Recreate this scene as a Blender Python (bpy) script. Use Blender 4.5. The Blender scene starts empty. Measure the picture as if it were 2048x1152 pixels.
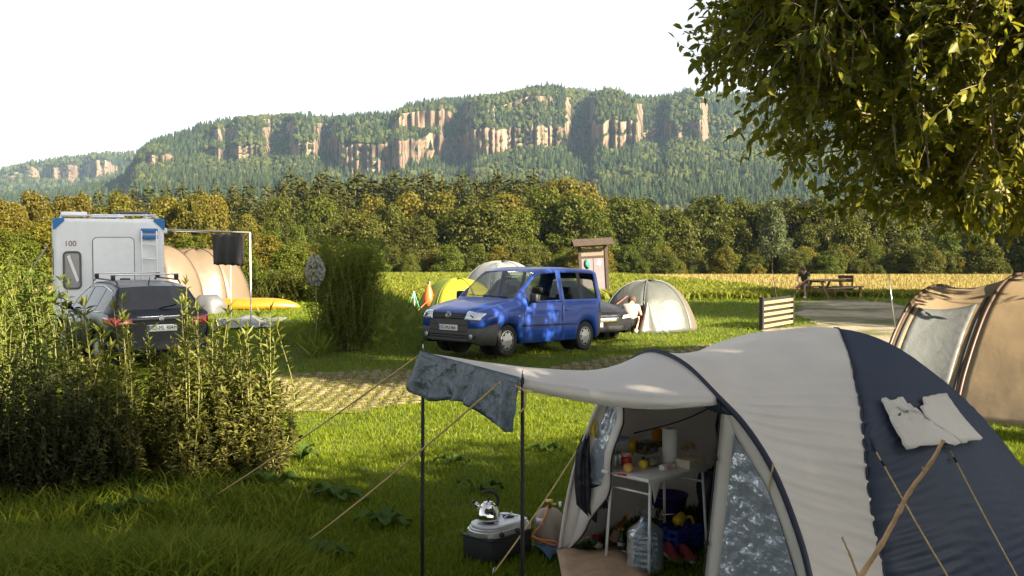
import bpy, bmesh, math, random
import numpy as np
from mathutils import Vector, Matrix, noise as mnoise
random.seed(7); RNG = np.random.default_rng(11)
R = math.radians
SC = bpy.context.scene
COL = SC.collection

# ------------------------------------------------------------------ camera
FPX = 2100.0                       # focal length in pixels of the 2048 wide photograph
PITCH = math.atan(96 / FPX)
CAMZ = 2.37
cam_d = bpy.data.cameras.new('camera'); cam = bpy.data.objects.new('camera', cam_d); COL.objects.link(cam)
cam.location = (0, 0, CAMZ); cam.rotation_euler = (math.pi / 2 - PITCH, 0, 0)
cam_d.sensor_width = 36; cam_d.lens = 36 * FPX / 2048
cam_d.clip_start = .05; cam_d.clip_end = 20000
SC.camera = cam
# ------------------------------------------------------------------ world, sun, exposure
SUN_EL = R(26); SUN_AZ = (0.80, -0.60)           # direction towards the sun, seen from the place
w = bpy.data.worlds.new('World'); SC.world = w; w.use_nodes = True
nt = w.node_tree; nt.nodes.clear()
sky = nt.nodes.new('ShaderNodeTexSky'); sky.sky_type = 'NISHITA'; sky.sun_disc = False
sky.sun_elevation = SUN_EL; sky.sun_rotation = math.atan2(SUN_AZ[0], SUN_AZ[1])
sky.air_density = 1.0; sky.dust_density = 2.5; sky.ozone_density = 1.0; sky.altitude = 200
hs = nt.nodes.new('ShaderNodeHueSaturation'); hs.inputs['Saturation'].default_value = .18
bg = nt.nodes.new('ShaderNodeBackground'); bg.inputs['Strength'].default_value = .056
wo = nt.nodes.new('ShaderNodeOutputWorld')
nt.links.new(sky.outputs[0], hs.inputs['Color']); nt.links.new(hs.outputs[0], bg.inputs['Color']); nt.links.new(bg.outputs[0], wo.inputs['Surface'])
sun_d = bpy.data.lights.new('sun', 'SUN'); sun_d.energy = 5.0; sun_d.angle = R(.6); sun_d.color = (1.0, .84, .62)
sun = bpy.data.objects.new('sun', sun_d); COL.objects.link(sun)
SUNV = Vector((SUN_AZ[0] * math.cos(SUN_EL), SUN_AZ[1] * math.cos(SUN_EL), math.sin(SUN_EL)))
sun.rotation_euler = SUNV.to_track_quat('Z', 'Y').to_euler(); sun.location = (30, -20, 25)
SC.view_settings.view_transform = 'Standard'; SC.view_settings.look = 'None'
SC.view_settings.gamma = 1; SC.view_settings.exposure = 2.3; SC.view_settings.use_curve_mapping = False
SC.render.engine = 'CYCLES'
SC.cycles.use_denoising = True
try: SC.cycles.denoiser = 'OPENIMAGEDENOISE'
except Exception: pass
SC.cycles.max_bounces = 6; SC.cycles.diffuse_bounces = 3; SC.cycles.glossy_bounces = 3
SC.cycles.transmission_bounces = 4; SC.cycles.transparent_max_bounces = 8; SC.cycles.volume_bounces = 0
SC.cycles.caustics_reflective = False; SC.cycles.caustics_refractive = False
SC.cycles.sample_clamp_indirect = 6; SC.cycles.blur_glossy = .5

# ------------------------------------------------------------------ picking points of the place
_fw = Vector((0, math.cos(PITCH), -math.sin(PITCH))); _up = Vector((0, math.sin(PITCH), math.cos(PITCH)))
def ray(px, py):
    return Vector(((px - 1024) / FPX, 0, 0)) + _up * ((576 - py) / FPX) + _fw
def at(px, py, d):
    v = ray(px, py); return Vector((0, 0, CAMZ)) + v * (d / v.y)
def gnd(px, py, z=0.):
    v = ray(px, py); return Vector((0, 0, CAMZ)) + v * ((z - CAMZ) / v.z)
def hz(px, d, z):                                   # a point over column px at distance d and height z
    return Vector(((px - 1024) / FPX * d * 1.0, d, z))

# ------------------------------------------------------------------ materials
def _nodes(name):
    m = bpy.data.materials.new(name); m.use_nodes = True; n = m.node_tree; n.nodes.clear()
    out = n.nodes.new('ShaderNodeOutputMaterial'); return m, n, out
def rgba(c, k=1.): return (c[0] * k, c[1] * k, c[2] * k, 1)
def add_bump(n, bsdf, scale, strength, coord, detail=4, dist=.02, sock='Normal', stretch=None):
    tx = n.nodes.new('ShaderNodeTexNoise'); tx.inputs['Scale'].default_value = scale; tx.inputs['Detail'].default_value = detail
    src = coord
    if stretch:
        mp = n.nodes.new('ShaderNodeMapping'); mp.inputs['Scale'].default_value = stretch
        n.links.new(coord, mp.inputs['Vector']); src = mp.outputs[0]
    n.links.new(src, tx.inputs['Vector'])
    b = n.nodes.new('ShaderNodeBump'); b.inputs['Strength'].default_value = strength; b.inputs['Distance'].default_value = dist
    n.links.new(tx.outputs['Fac'], b.inputs['Height']); n.links.new(b.outputs[0], bsdf.inputs[sock])
def M(name, col, rough=.6, metal=0., var=.12, vs=6., col2=None, bump=0., bs=40., bdist=.01, spec=.5, coat=0., coord='Object', detail=5, stretch=None, sheen=0.):
    m, n, out = _nodes(name)
    p = n.nodes.new('ShaderNodeBsdfPrincipled'); n.links.new(p.outputs[0], out.inputs[0])
    p.inputs['Roughness'].default_value = rough; p.inputs['Metallic'].default_value = metal
    p.inputs['Specular IOR Level'].default_value = spec
    p.inputs['Coat Weight'].default_value = coat
    tc = n.nodes.new('ShaderNodeTexCoord'); co = tc.outputs[coord]
    if var or col2:
        tx = n.nodes.new('ShaderNodeTexNoise'); tx.inputs['Scale'].default_value = vs; tx.inputs['Detail'].default_value = detail
        n.links.new(co, tx.inputs['Vector'])
        rp = n.nodes.new('ShaderNodeValToRGB'); rp.color_ramp.elements[0].position = .3; rp.color_ramp.elements[1].position = .7
        rp.color_ramp.elements[0].color = rgba(col, 1 - var); rp.color_ramp.elements[1].color = rgba(col2 if col2 else col, 1 + var)
        n.links.new(tx.outputs['Fac'], rp.inputs[0]); n.links.new(rp.outputs[0], p.inputs['Base Color'])
    else:
        p.inputs['Base Color'].default_value = rgba(col)
    if bump: add_bump(n, p, bs, bump, co, dist=bdist, stretch=stretch)
    return m
def LM(name, col, col2, trans=.35, rough=.5, gloss=.03, objvar=.0):
    """leaf: diffuse + translucent + a little gloss, colour varies leaf by leaf"""
    m, n, out = _nodes(name)
    g = n.nodes.new('ShaderNodeNewGeometry')
    mx = n.nodes.new('ShaderNodeMix'); mx.data_type = 'RGBA'
    mx.inputs[6].default_value = rgba(col, .46); mx.inputs[7].default_value = rgba(col2, .46)
    n.links.new(g.outputs['Random Per Island'], mx.inputs[0]); c = mx.outputs[2]
    if objvar:
        oi = n.nodes.new('ShaderNodeObjectInfo')
        mr = n.nodes.new('ShaderNodeMapRange'); mr.inputs[3].default_value = .5 - objvar * .08; mr.inputs[4].default_value = .5 + objvar * .08
        n.links.new(oi.outputs['Random'], mr.inputs[0])
        mv = n.nodes.new('ShaderNodeMapRange'); mv.inputs[3].default_value = 1 - objvar; mv.inputs[4].default_value = 1 + objvar
        ad = n.nodes.new('ShaderNodeMath'); ad.operation = 'FRACT'; mu = n.nodes.new('ShaderNodeMath'); mu.operation = 'MULTIPLY'; mu.inputs[1].default_value = 7.31
        n.links.new(oi.outputs['Random'], mu.inputs[0]); n.links.new(mu.outputs[0], ad.inputs[0]); n.links.new(ad.outputs[0], mv.inputs[0])
        h = n.nodes.new('ShaderNodeHueSaturation'); n.links.new(mr.outputs[0], h.inputs['Hue']); n.links.new(mv.outputs[0], h.inputs['Value'])
        n.links.new(c, h.inputs['Color']); c = h.outputs[0]
    d = n.nodes.new('ShaderNodeBsdfDiffuse'); t = n.nodes.new('ShaderNodeBsdfTranslucent'); gl = n.nodes.new('ShaderNodeBsdfGlossy')
    gl.inputs['Roughness'].default_value = max(rough, .5); gl.inputs['Color'].default_value = (.9, .9, .85, 1)
    n.links.new(c, d.inputs[0]); n.links.new(c, t.inputs[0])
    a = n.nodes.new('ShaderNodeMixShader'); a.inputs[0].default_value = trans; n.links.new(d.outputs[0], a.inputs[1]); n.links.new(t.outputs[0], a.inputs[2])
    b = n.nodes.new('ShaderNodeMixShader'); b.inputs[0].default_value = gloss * .3; n.links.new(a.outputs[0], b.inputs[1]); n.links.new(gl.outputs[0], b.inputs[2])
    n.links.new(b.outputs[0], out.inputs[0]); return m
def GLASS(name, tint=(.75, .85, .82), gloss=.14, rough=.03, bump=0., bs=30, bdist=.02, milk=0., milkc=(.4, .45, .5)):
    """thin sheet: see-through with a reflecting skin"""
    m, n, out = _nodes(name)
    t = n.nodes.new('ShaderNodeBsdfTransparent'); t.inputs[0].default_value = rgba(tint)
    g = n.nodes.new('ShaderNodeBsdfGlossy'); g.inputs['Roughness'].default_value = rough
    lw = n.nodes.new('ShaderNodeLayerWeight'); lw.inputs[0].default_value = .35
    mr = n.nodes.new('ShaderNodeMapRange'); mr.inputs[3].default_value = gloss; mr.inputs[4].default_value = min(1, gloss + .6)
    n.links.new(lw.outputs['Fresnel'], mr.inputs[0])
    x = n.nodes.new('ShaderNodeMixShader'); n.links.new(mr.outputs[0], x.inputs[0]); n.links.new(t.outputs[0], x.inputs[1]); n.links.new(g.outputs[0], x.inputs[2])
    if milk:
        df = n.nodes.new('ShaderNodeBsdfDiffuse'); df.inputs[0].default_value = rgba(milkc); y = n.nodes.new('ShaderNodeMixShader'); y.inputs[0].default_value = milk
        n.links.new(x.outputs[0], y.inputs[1]); n.links.new(df.outputs[0], y.inputs[2]); x = y
    n.links.new(x.outputs[0], out.inputs[0])
    if bump:
        tc = n.nodes.new('ShaderNodeTexCoord'); add_bump(n, g, bs, bump, tc.outputs['Object'], dist=bdist, detail=3)
    return m
def FABRIC(name, col, trans=.25, rough=.75, var=.05, vs=3., gloss=.05, wr=.25, wdist=.02, ws=6, stretch=(1, 1, 1), weave=0):
    """tent cloth: lets some light through, fine slack creases"""
    m, n, out = _nodes(name)
    tc = n.nodes.new('ShaderNodeTexCoord')
    tx = n.nodes.new('ShaderNodeTexNoise'); tx.inputs['Scale'].default_value = vs; tx.inputs['Detail'].default_value = 5
    n.links.new(tc.outputs['Object'], tx.inputs['Vector'])
    rp = n.nodes.new('ShaderNodeValToRGB'); rp.color_ramp.elements[0].position = .3; rp.color_ramp.elements[1].position = .7
    rp.color_ramp.elements[0].color = rgba(col, 1 - var); rp.color_ramp.elements[1].color = rgba(col, 1 + var)
    n.links.new(tx.outputs['Fac'], rp.inputs[0])
    d = n.nodes.new('ShaderNodeBsdfDiffuse'); t = n.nodes.new('ShaderNodeBsdfTranslucent'); g = n.nodes.new('ShaderNodeBsdfGlossy'); g.inputs['Roughness'].default_value = .45
    n.links.new(rp.outputs[0], d.inputs[0]); n.links.new(rp.outputs[0], t.inputs[0])
    mp = n.nodes.new('ShaderNodeMapping'); mp.inputs['Scale'].default_value = stretch; n.links.new(tc.outputs['Object'], mp.inputs['Vector'])
    tb = n.nodes.new('ShaderNodeTexNoise'); tb.inputs['Scale'].default_value = ws; tb.inputs['Detail'].default_value = 3; n.links.new(mp.outputs[0], tb.inputs['Vector'])
    b = n.nodes.new('ShaderNodeBump'); b.inputs['Strength'].default_value = wr; b.inputs['Distance'].default_value = wdist; n.links.new(tb.outputs['Fac'], b.inputs['Height'])
    for s in (d, t, g): n.links.new(b.outputs[0], s.inputs['Normal'])
    a = n.nodes.new('ShaderNodeMixShader'); a.inputs[0].default_value = trans; n.links.new(d.outputs[0], a.inputs[1]); n.links.new(t.outputs[0], a.inputs[2])
    c = n.nodes.new('ShaderNodeMixShader'); c.inputs[0].default_value = gloss; n.links.new(a.outputs[0], c.inputs[1]); n.links.new(g.outputs[0], c.inputs[2])
    n.links.new(c.outputs[0], out.inputs[0]); return m

# ------------------------------------------------------------------ mesh helpers
def link(name, me, mat=None, parent=None):
    o = bpy.data.objects.new(name, me); COL.objects.link(o)
    if mat is not None and me is not None and len(me.materials) == 0: me.materials.append(mat)
    if parent is not None: o.parent = parent
    return o
def np_mesh(name, V, F, mat=None, smooth=False):
    """V (n,3), F (m,k) with k = 3 or 4 -> mesh data"""
    V = np.asarray(V, dtype=np.float32); F = np.asarray(F, dtype=np.int32)
    me = bpy.data.meshes.new(name); k = F.shape[1]
    me.vertices.add(len(V)); me.vertices.foreach_set('co', V.ravel())
    me.loops.add(F.size); me.loops.foreach_set('vertex_index', F.ravel())
    me.polygons.add(len(F)); me.polygons.foreach_set('loop_start', np.arange(0, F.size, k, dtype=np.int32))
    try: me.polygons.foreach_set('loop_total', np.full(len(F), k, dtype=np.int32))
    except Exception: pass
    if smooth: me.polygons.foreach_set('use_smooth', np.ones(len(F), dtype=bool))
    me.update(calc_edges=True)
    if mat is not None: me.materials.append(mat)
    return me
def grid_faces(nu, nv, cu=False, cv=False):
    I = np.arange(nu if cu else nu - 1)[:, None]; J = np.arange(nv if cv else nv - 1)[None, :]
    a = I * nv + J; b = ((I + 1) % nu) * nv + J; c = ((I + 1) % nu) * nv + (J + 1) % nv; d = I * nv + (J + 1) % nv
    return np.stack([a, b, c, d], -1).reshape(-1, 4)
def tag(o, label=None, cat=None, group=None, kind=None):
    if label: o['label'] = label
    if cat: o['category'] = cat
    if group: o['group'] = group
    if kind: o['kind'] = kind
    return o
def thing(name, label, cat, loc=(0, 0, 0), rz=0., group=None):
    o = bpy.data.objects.new(name, None); COL.objects.link(o); o.location = loc; o.rotation_euler = (0, 0, rz); o.empty_display_size = .2
    return tag(o, label, cat, group)
def copy_tree(o, parent=None):
    c = o.copy(); COL.objects.link(c)
    if parent is not None: c.parent = parent
    for ch in list(o.children): copy_tree(ch, c)
    return c
class MB:
    def __init__(s): s.v = []; s.f = []; s.sm = []
    def add(s, vs, fs, smooth=False, mtx=None):
        n = len(s.v)
        s.v.extend([tuple(mtx @ Vector(v)) if mtx is not None else tuple(v) for v in vs])
        s.f.extend([tuple(i + n for i in f) for f in fs]); s.sm.extend([smooth] * len(fs)); return s
    def box(s, c, d, rz=0., rx=0., ry=0., taper=1.):
        x, y, z = d[0] / 2, d[1] / 2, d[2] / 2; t = taper
        vs = [(-x, -y, -z), (x, -y, -z), (x, y, -z), (-x, y, -z), (-x * t, -y * t, z), (x * t, -y * t, z), (x * t, y * t, z), (-x * t, y * t, z)]
        m = Matrix.Translation(c) @ Matrix.Rotation(rz, 4, 'Z') @ Matrix.Rotation(ry, 4, 'Y') @ Matrix.Rotation(rx, 4, 'X')
        return s.add(vs, [(3, 2, 1, 0), (4, 5, 6, 7), (0, 1, 5, 4), (1, 2, 6, 5), (2, 3, 7, 6), (3, 0, 4, 7)], False, m)
    def rbox(s, c, d, r=.02, rz=0., seg=3, rx=0., ry=0.):
        """box with rounded edges"""
        bm = bmesh.new(); bmesh.ops.create_cube(bm, size=1.); bmesh.ops.scale(bm, vec=d, verts=bm.verts)
        bmesh.ops.bevel(bm, geom=bm.edges[:], offset=r, segments=seg, profile=.5, affect='EDGES')
        m = Matrix.Translation(c) @ Matrix.Rotation(rz, 4, 'Z') @ Matrix.Rotation(ry, 4, 'Y') @ Matrix.Rotation(rx, 4, 'X')
        bm.verts.index_update()
        s.add([v.co for v in bm.verts], [[v.index for v in f.verts] for f in bm.faces], True, m); bm.free(); return s
    def tube(s, pts, r, n=8, caps=True, smooth=True):
        P = [Vector(p) for p in pts]; k = len(P)
        rr = [r] * k if not hasattr(r, '__len__') else list(r)
        vs = []; prev = None
        for i in range(k):
            t = (P[min(i + 1, k - 1)] - P[max(i - 1, 0)])
            t = t.normalized() if t.length > 1e-9 else Vector((0, 0, 1))
            if prev is None:
                a = Vector((0, 0, 1)) if abs(t.z) < .9 else Vector((1, 0, 0)); u = t.cross(a).normalized()
            else:
                u = prev - t * prev.dot(t); u = u.normalized() if u.length > 1e-6 else t.orthogonal().normalized()
            prev = u; w_ = t.cross(u)
            for j in range(n):
                a = 2 * math.pi * j / n; vs.append(P[i] + (u * math.cos(a) + w_ * math.sin(a)) * rr[i])
        fs = []
        for i in range(k - 1):
            for j in range(n): fs.append((i * n + j, i * n + (j + 1) % n, (i + 1) * n + (j + 1) % n, (i + 1) * n + j))
        s.add(vs, fs, smooth)
        if caps:
            b = len(s.v) - k * n
            s.f.append(tuple(b + j for j in range(n - 1, -1, -1))); s.f.append(tuple(b + (k - 1) * n + j for j in range(n))); s.sm += [False, False]
        return s
    def lathe(s, prof, c=(0, 0, 0), n=24, mtx=None, smooth=True, sx=1., sy=1.):
        vs = []
        for r_, z in prof:
            for j in range(n):
                a = 2 * math.pi * j / n; vs.append((r_ * math.cos(a) * sx, r_ * math.sin(a) * sy, z))
        k = len(prof); fs = []
        for i in range(k - 1):
            for j in range(n): fs.append((i * n + j, i * n + (j + 1) % n, (i + 1) * n + (j + 1) % n, (i + 1) * n + j))
        if prof[0][0] > 1e-4: fs.append(tuple(range(n - 1, -1, -1)))
        if prof[-1][0] > 1e-4: fs.append(tuple((k - 1) * n + j for j in range(n)))
        m = Matrix.Translation(c)
        if mtx is not None: m = m @ mtx
        return s.add(vs, fs, smooth, m)
    def grid(s, P, cu=False, smooth=True):
        """P: list of rows of points"""
        nu, nv = len(P), len(P[0])
        vs = [p for row in P for p in row]
        return s.add(vs, [tuple(f) for f in grid_faces(nu, nv, cu).tolist()], smooth)
    def prism(s, poly, y0, y1, mtx=None, smooth=False):
        """poly in xz, extruded along y"""
        n = len(poly)
        vs = [(p[0], y0, p[1]) for p in poly] + [(p[0], y1, p[1]) for p in poly]
        fs = [tuple(range(n)), tuple(range(2 * n - 1, n - 1, -1))] + [(j, j + n, (j + 1) % n + n, (j + 1) % n) for j in range(n)]
        return s.add(vs, fs, smooth, mtx)
    def mesh(s, name, mat=None, fixn=True):
        me = bpy.data.meshes.new(name); me.from_pydata([tuple(v) for v in s.v], [], s.f)
        for p, q in zip(me.polygons, s.sm): p.use_smooth = q
        if fixn:
            bm = bmesh.new(); bm.from_mesh(me); bmesh.ops.recalc_face_normals(bm, faces=bm.faces); bm.to_mesh(me); bm.free()
        if mat is not None: me.materials.append(mat)
        me.update(); return me
    def build(s, name, mat, parent=None, solid=0., bevel=0., loc=None, rz=None, sub=0, fixn=True):
        o = link(name, s.mesh(name, mat, fixn), None, parent)
        if solid: md = o.modifiers.new('thick', 'SOLIDIFY'); md.thickness = solid; md.offset = 0
        if bevel: md = o.modifiers.new('edge', 'BEVEL'); md.width = bevel; md.segments = 2; md.limit_method = 'ANGLE'; md.angle_limit = R(40)
        if sub: md = o.modifiers.new('sub', 'SUBSURF'); md.levels = sub; md.render_levels = sub
        if loc is not None: o.location = loc
        if rz is not None: o.rotation_euler = (0, 0, rz)
        return o
def text_obj(name, s, size, mat, parent, mtx, depth=.002, align='CENTER', sx=1.):
    c = bpy.data.curves.new(name, 'FONT'); c.body = s; c.size = size; c.extrude = depth; c.align_x = align; c.align_y = 'CENTER'
    t = bpy.data.objects.new(name, c); COL.objects.link(t)
    dg = bpy.context.evaluated_depsgraph_get(); me = bpy.data.meshes.new_from_object(t.evaluated_get(dg))
    bpy.data.objects.remove(t); bpy.data.curves.remove(c)
    if sx != 1: me.transform(Matrix.Diagonal((sx, 1, 1, 1)))
    me.name = name; me.materials.clear(); me.materials.append(mat); me.transform(mtx)
    return link(name, me, None, parent)
def spline(pts, n=8):
    """Catmull-Rom through pts"""
    P = [Vector(p) for p in pts]; out = []
    for i in range(len(P) - 1):
        a = P[i - 1] if i else P[0] * 2 - P[1]; b, c = P[i], P[i + 1]; d = P[i + 2] if i + 2 < len(P) else P[-1] * 2 - P[-2]
        for k in range(n):
            t = k / n
            out.append(.5 * ((2 * b) + (c - a) * t + (2 * a - 5 * b + 4 * c - d) * t * t + (3 * b - a - 3 * c + d) * t ** 3))
    out.append(P[-1]); return out
def unit(a): return a / np.maximum(np.linalg.norm(a, axis=-1, keepdims=True), 1e-9)
def leaves_np(P, D, N, L, W, fold=.18, droop=0.):
    """leaf blades: base P, direction D, face normal N, length L, width W -> V, F (folded diamonds)"""
    D = unit(D); S = unit(np.cross(D, N)); N = np.cross(S, D); n = len(P)
    L = np.broadcast_to(np.asarray(L, float).reshape(-1, 1), (n, 1)); W = np.broadcast_to(np.asarray(W, float).reshape(-1, 1), (n, 1))
    mid = P + D * L * .45
    a = mid + S * W * .5 + N * W * fold; b = mid - S * W * .5 + N * W * fold; t = P + D * L - N * L * droop
    V = np.stack([P, a, t, b], 1).reshape(-1, 3); i = np.arange(n)[:, None] * 4
    F = np.concatenate([i + np.array([[0, 1, 2]]), i + np.array([[0, 2, 3]])], 0)
    return V, F
def leaves6_np(P, D, N, L, W, fold=.16, droop=.12):
    """rounder leaf blades of six corners"""
    D = unit(D); S = unit(np.cross(D, N)); N = np.cross(S, D); n = len(P); L = np.asarray(L, float).reshape(-1, 1); W = np.asarray(W, float).reshape(-1, 1)
    q = lambda u, v, dz: P + D * L * u + S * W * v * .5 + N * (W * fold * abs(v) - L * droop * u * u + dz * 0)
    V = np.stack([q(0, 0, 0), q(.3, .92, 0), q(.66, .88, 0), q(1, 0, 0), q(.66, -.88, 0), q(.3, -.92, 0)], 1).reshape(-1, 3); i = np.arange(n)[:, None] * 6
    F = np.concatenate([i + np.array([[0, 1, 2]]), i + np.array([[0, 2, 3]]), i + np.array([[0, 3, 4]]), i + np.array([[0, 4, 5]])], 0); return V, F
def rnd_dir(n): return unit(RNG.normal(size=(n, 3)))
def interp(x, xs, ys): return np.interp(x, xs, ys)
def nz(x, y, z=0., s=1.): return mnoise.noise((x * s, y * s, z * s))
# ================================================================== the ground and the land
ZY = ([-400, 60, 68, 150, 200, 300, 600, 900, 6000], [0, 0, -.05, -2.8, -4.2, -7, -14, -20, -20])
def gza(x, y):
    x = np.asarray(x, float); y = np.asarray(y, float)
    z = np.interp(y, *ZY)
    z = z + .92 * np.exp(-(((x + 3.05) / 1.25) ** 2 + ((y - 24.4) / 1.3) ** 2) ** 1.3)          # grassy mound behind the bush
    z = z + .30 * np.exp(-(((x + 4.4) / 2.2) ** 2 + ((y - 24.6) / 1.4) ** 2))
    z = z - .13 * np.exp(-(((x - 1.9) / 1.7) ** 2 + ((y - 23.6) / 1.7) ** 2))                     # shallow dip under the van's tail
    b1 = np.clip((8.3 - y) / 3.2, 0, 1); b2 = np.clip((-.5 - x) / 1.3, 0, 1); z = z + .55 * b1 * b1 * (3 - 2 * b1) * b2 * b2 * (3 - 2 * b2)   # grassy bank in the near left corner
    near = np.clip((40 - y) / 10, 0, 1) * np.clip((y + 2) / 4, 0, 1) * np.clip((14 - np.abs(x)) / 3, 0, 1)
    return z + near * .018 * (np.sin(x * 1.7 + y * .6) + np.sin(y * 1.3 - x * .8))
def gz(x, y): return float(gza(x, y))
def G(px, py, dz=0.):                                # ground point under a pixel, on the real surface
    v = ray(px, py); o = Vector((0, 0, CAMZ)); k = 3.
    while k < 200:
        p = o + v * k
        if p.z <= gz(p.x, p.y): break
        k += .03 if k < 40 else .2
    return Vector((p.x, p.y, gz(p.x, p.y) + dz))
def inpoly(X, Y, poly):
    r = np.zeros(np.shape(X), bool); n = len(poly)
    for i in range(n):
        x0, y0 = poly[i]; x1, y1 = poly[(i + 1) % n]
        c = ((y0 > Y) != (y1 > Y)) & (X < (x1 - x0) * (Y - y0) / (y1 - y0 + 1e-12) + x0); r ^= c
    return r
def gpoly(pts): return [tuple(gnd(*p)[:2]) for p in pts]
POLY_PAVE = gpoly([(440, 825), (500, 752), (860, 742), (1060, 742), (1250, 712), (1420, 690), (1560, 686), (1480, 736), (1200, 765), (900, 802), (700, 822)])
POLY_GRAV = gpoly([(1600, 604), (1690, 599), (1780, 606), (1870, 626), (2150, 650), (2150, 735), (1800, 735), (1580, 690), (1500, 668), (1540, 655), (1640, 650), (1590, 630)])
POLY_CROP = gpoly([(560, 603), (1170, 600), (1330, 600), (1545, 598), (1560, 590), (1480, 575), (1330, 562), (1230, 552), (900, 546.5), (560, 545)])

def ground_mat(name, cols, scales, rough=.9, bump=.6, bs=30, bd=.03):
    m, n, out = _nodes(name)
    p = n.nodes.new('ShaderNodeBsdfPrincipled'); p.inputs['Roughness'].default_value = rough; p.inputs['Specular IOR Level'].default_value = .15
    n.links.new(p.outputs[0], out.inputs[0])
    tc = n.nodes.new('ShaderNodeTexCoord'); co = tc.outputs['Object']; c = None
    for k, s in enumerate(scales):
        t = n.nodes.new('ShaderNodeTexNoise'); t.inputs['Scale'].default_value = s; t.inputs['Detail'].default_value = 6; t.inputs['Roughness'].default_value = .6
        n.links.new(co, t.inputs['Vector'])
        rp = n.nodes.new('ShaderNodeValToRGB'); rp.color_ramp.elements[0].position = .42; rp.color_ramp.elements[1].position = .6
        n.links.new(t.outputs['Fac'], rp.inputs[0])
        mx = n.nodes.new('ShaderNodeMix'); mx.data_type = 'RGBA'; n.links.new(rp.outputs[0], mx.inputs[0])
        if c is None: mx.inputs[6].default_value = rgba(cols[0])
        else: n.links.new(c, mx.inputs[6])
        mx.inputs[7].default_value = rgba(cols[k + 1]); c = mx.outputs[2]
    n.links.new(c, p.inputs['Base Color']); add_bump(n, p, bs, bump, co, dist=bd); return m
MAT_lawn = ground_mat('lawn_soil', [(.06, .09, .010), (.10, .12, .016), (.05, .075, .009)], [.8, 7.])
MAT_pave = ground_mat('turf_paver_soil', [(.15, .125, .055), (.09, .10, .027), (.19, .155, .075)], [1.2, 9.])
MAT_grav = ground_mat('gravel', [(.29, .245, .175), (.18, .16, .13), (.36, .30, .21), (.09, .10, .035)], [2.5, 30., .35], bs=60)
MAT_wheat = ground_mat('ripe_field', [(.28, .225, .072), (.23, .19, .057), (.31, .25, .09)], [.12, 1.5], bs=8, bd=.08)
MAT_crop = ground_mat('crop_soil', [(.08, .12, .016), (.06, .09, .014), (.11, .14, .02)], [.3, 2.5])

def nonuni(lo, hi, fine, flo, fhi, grow=1.25):
    a = list(np.arange(flo, fhi + 1e-6, fine)); s = fine
    while a[-1] < hi: s *= grow; a.append(min(hi, a[-1] + s))
    s = fine
    while a[0] > lo: s *= grow; a.insert(0, max(lo, a[0] - s))
    return np.array(a)
gx = nonuni(-5000, 5000, .25, -9, 9)
gy = np.unique(np.concatenate([nonuni(-300, 6000, .25, 5, 30), [60, 68, 150, 200, 300, 600, 900]]))
XX, YY = np.meshgrid(gx, gy, indexing='ij')
V = np.stack([XX, YY, gza(XX, YY)], -1).reshape(-1, 3)
tag(link('ground', np_mesh('ground', V, grid_faces(len(gx), len(gy)), MAT_lawn, True)), kind='structure')
def sheet(name, poly, mat, dz, step):
    xs = [p[0] for p in poly]; ys = [p[1] for p in poly]
    ax = np.arange(min(xs) - step, max(xs) + step * 2, step); ay = np.arange(min(ys) - step, max(ys) + step * 2, step)
    X, Y = np.meshgrid(ax, ay, indexing='ij'); F = grid_faces(len(ax), len(ay))
    Vv = np.stack([X, Y, gza(X, Y) + dz], -1).reshape(-1, 3)
    c = Vv[F].mean(1); k = inpoly(c[:, 0] + .12 * np.sin(c[:, 1] * 3), c[:, 1] + .2 * np.sin(c[:, 0] * 2.1), poly); F = F[k]
    u, inv = np.unique(F, return_inverse=True)
    return tag(link(name, np_mesh(name, Vv[u], inv.reshape(F.shape), mat, True)), kind='structure')
sheet('pavement', POLY_PAVE, MAT_pave, .014, .125)
sheet('gravel_path', POLY_GRAV, MAT_grav, .014, .25)
fx = nonuni(-160, 160, 2., -60, 60); fy = np.array([46.5, 52, 60, 68, 90, 120, 150, 168])
XX, YY = np.meshgrid(fx, fy, indexing='ij'); V = np.stack([XX, YY + np.where(YY < 47, .8 * np.sin(XX * .9), 0), gza(XX, YY) + .02], -1).reshape(-1, 3)
tag(link('ripe_field', np_mesh('ripe_field', V, grid_faces(len(fx), len(fy)), MAT_wheat, True)), kind='structure')
sheet('green_field', POLY_CROP, MAT_crop, .034, 1.)

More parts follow.
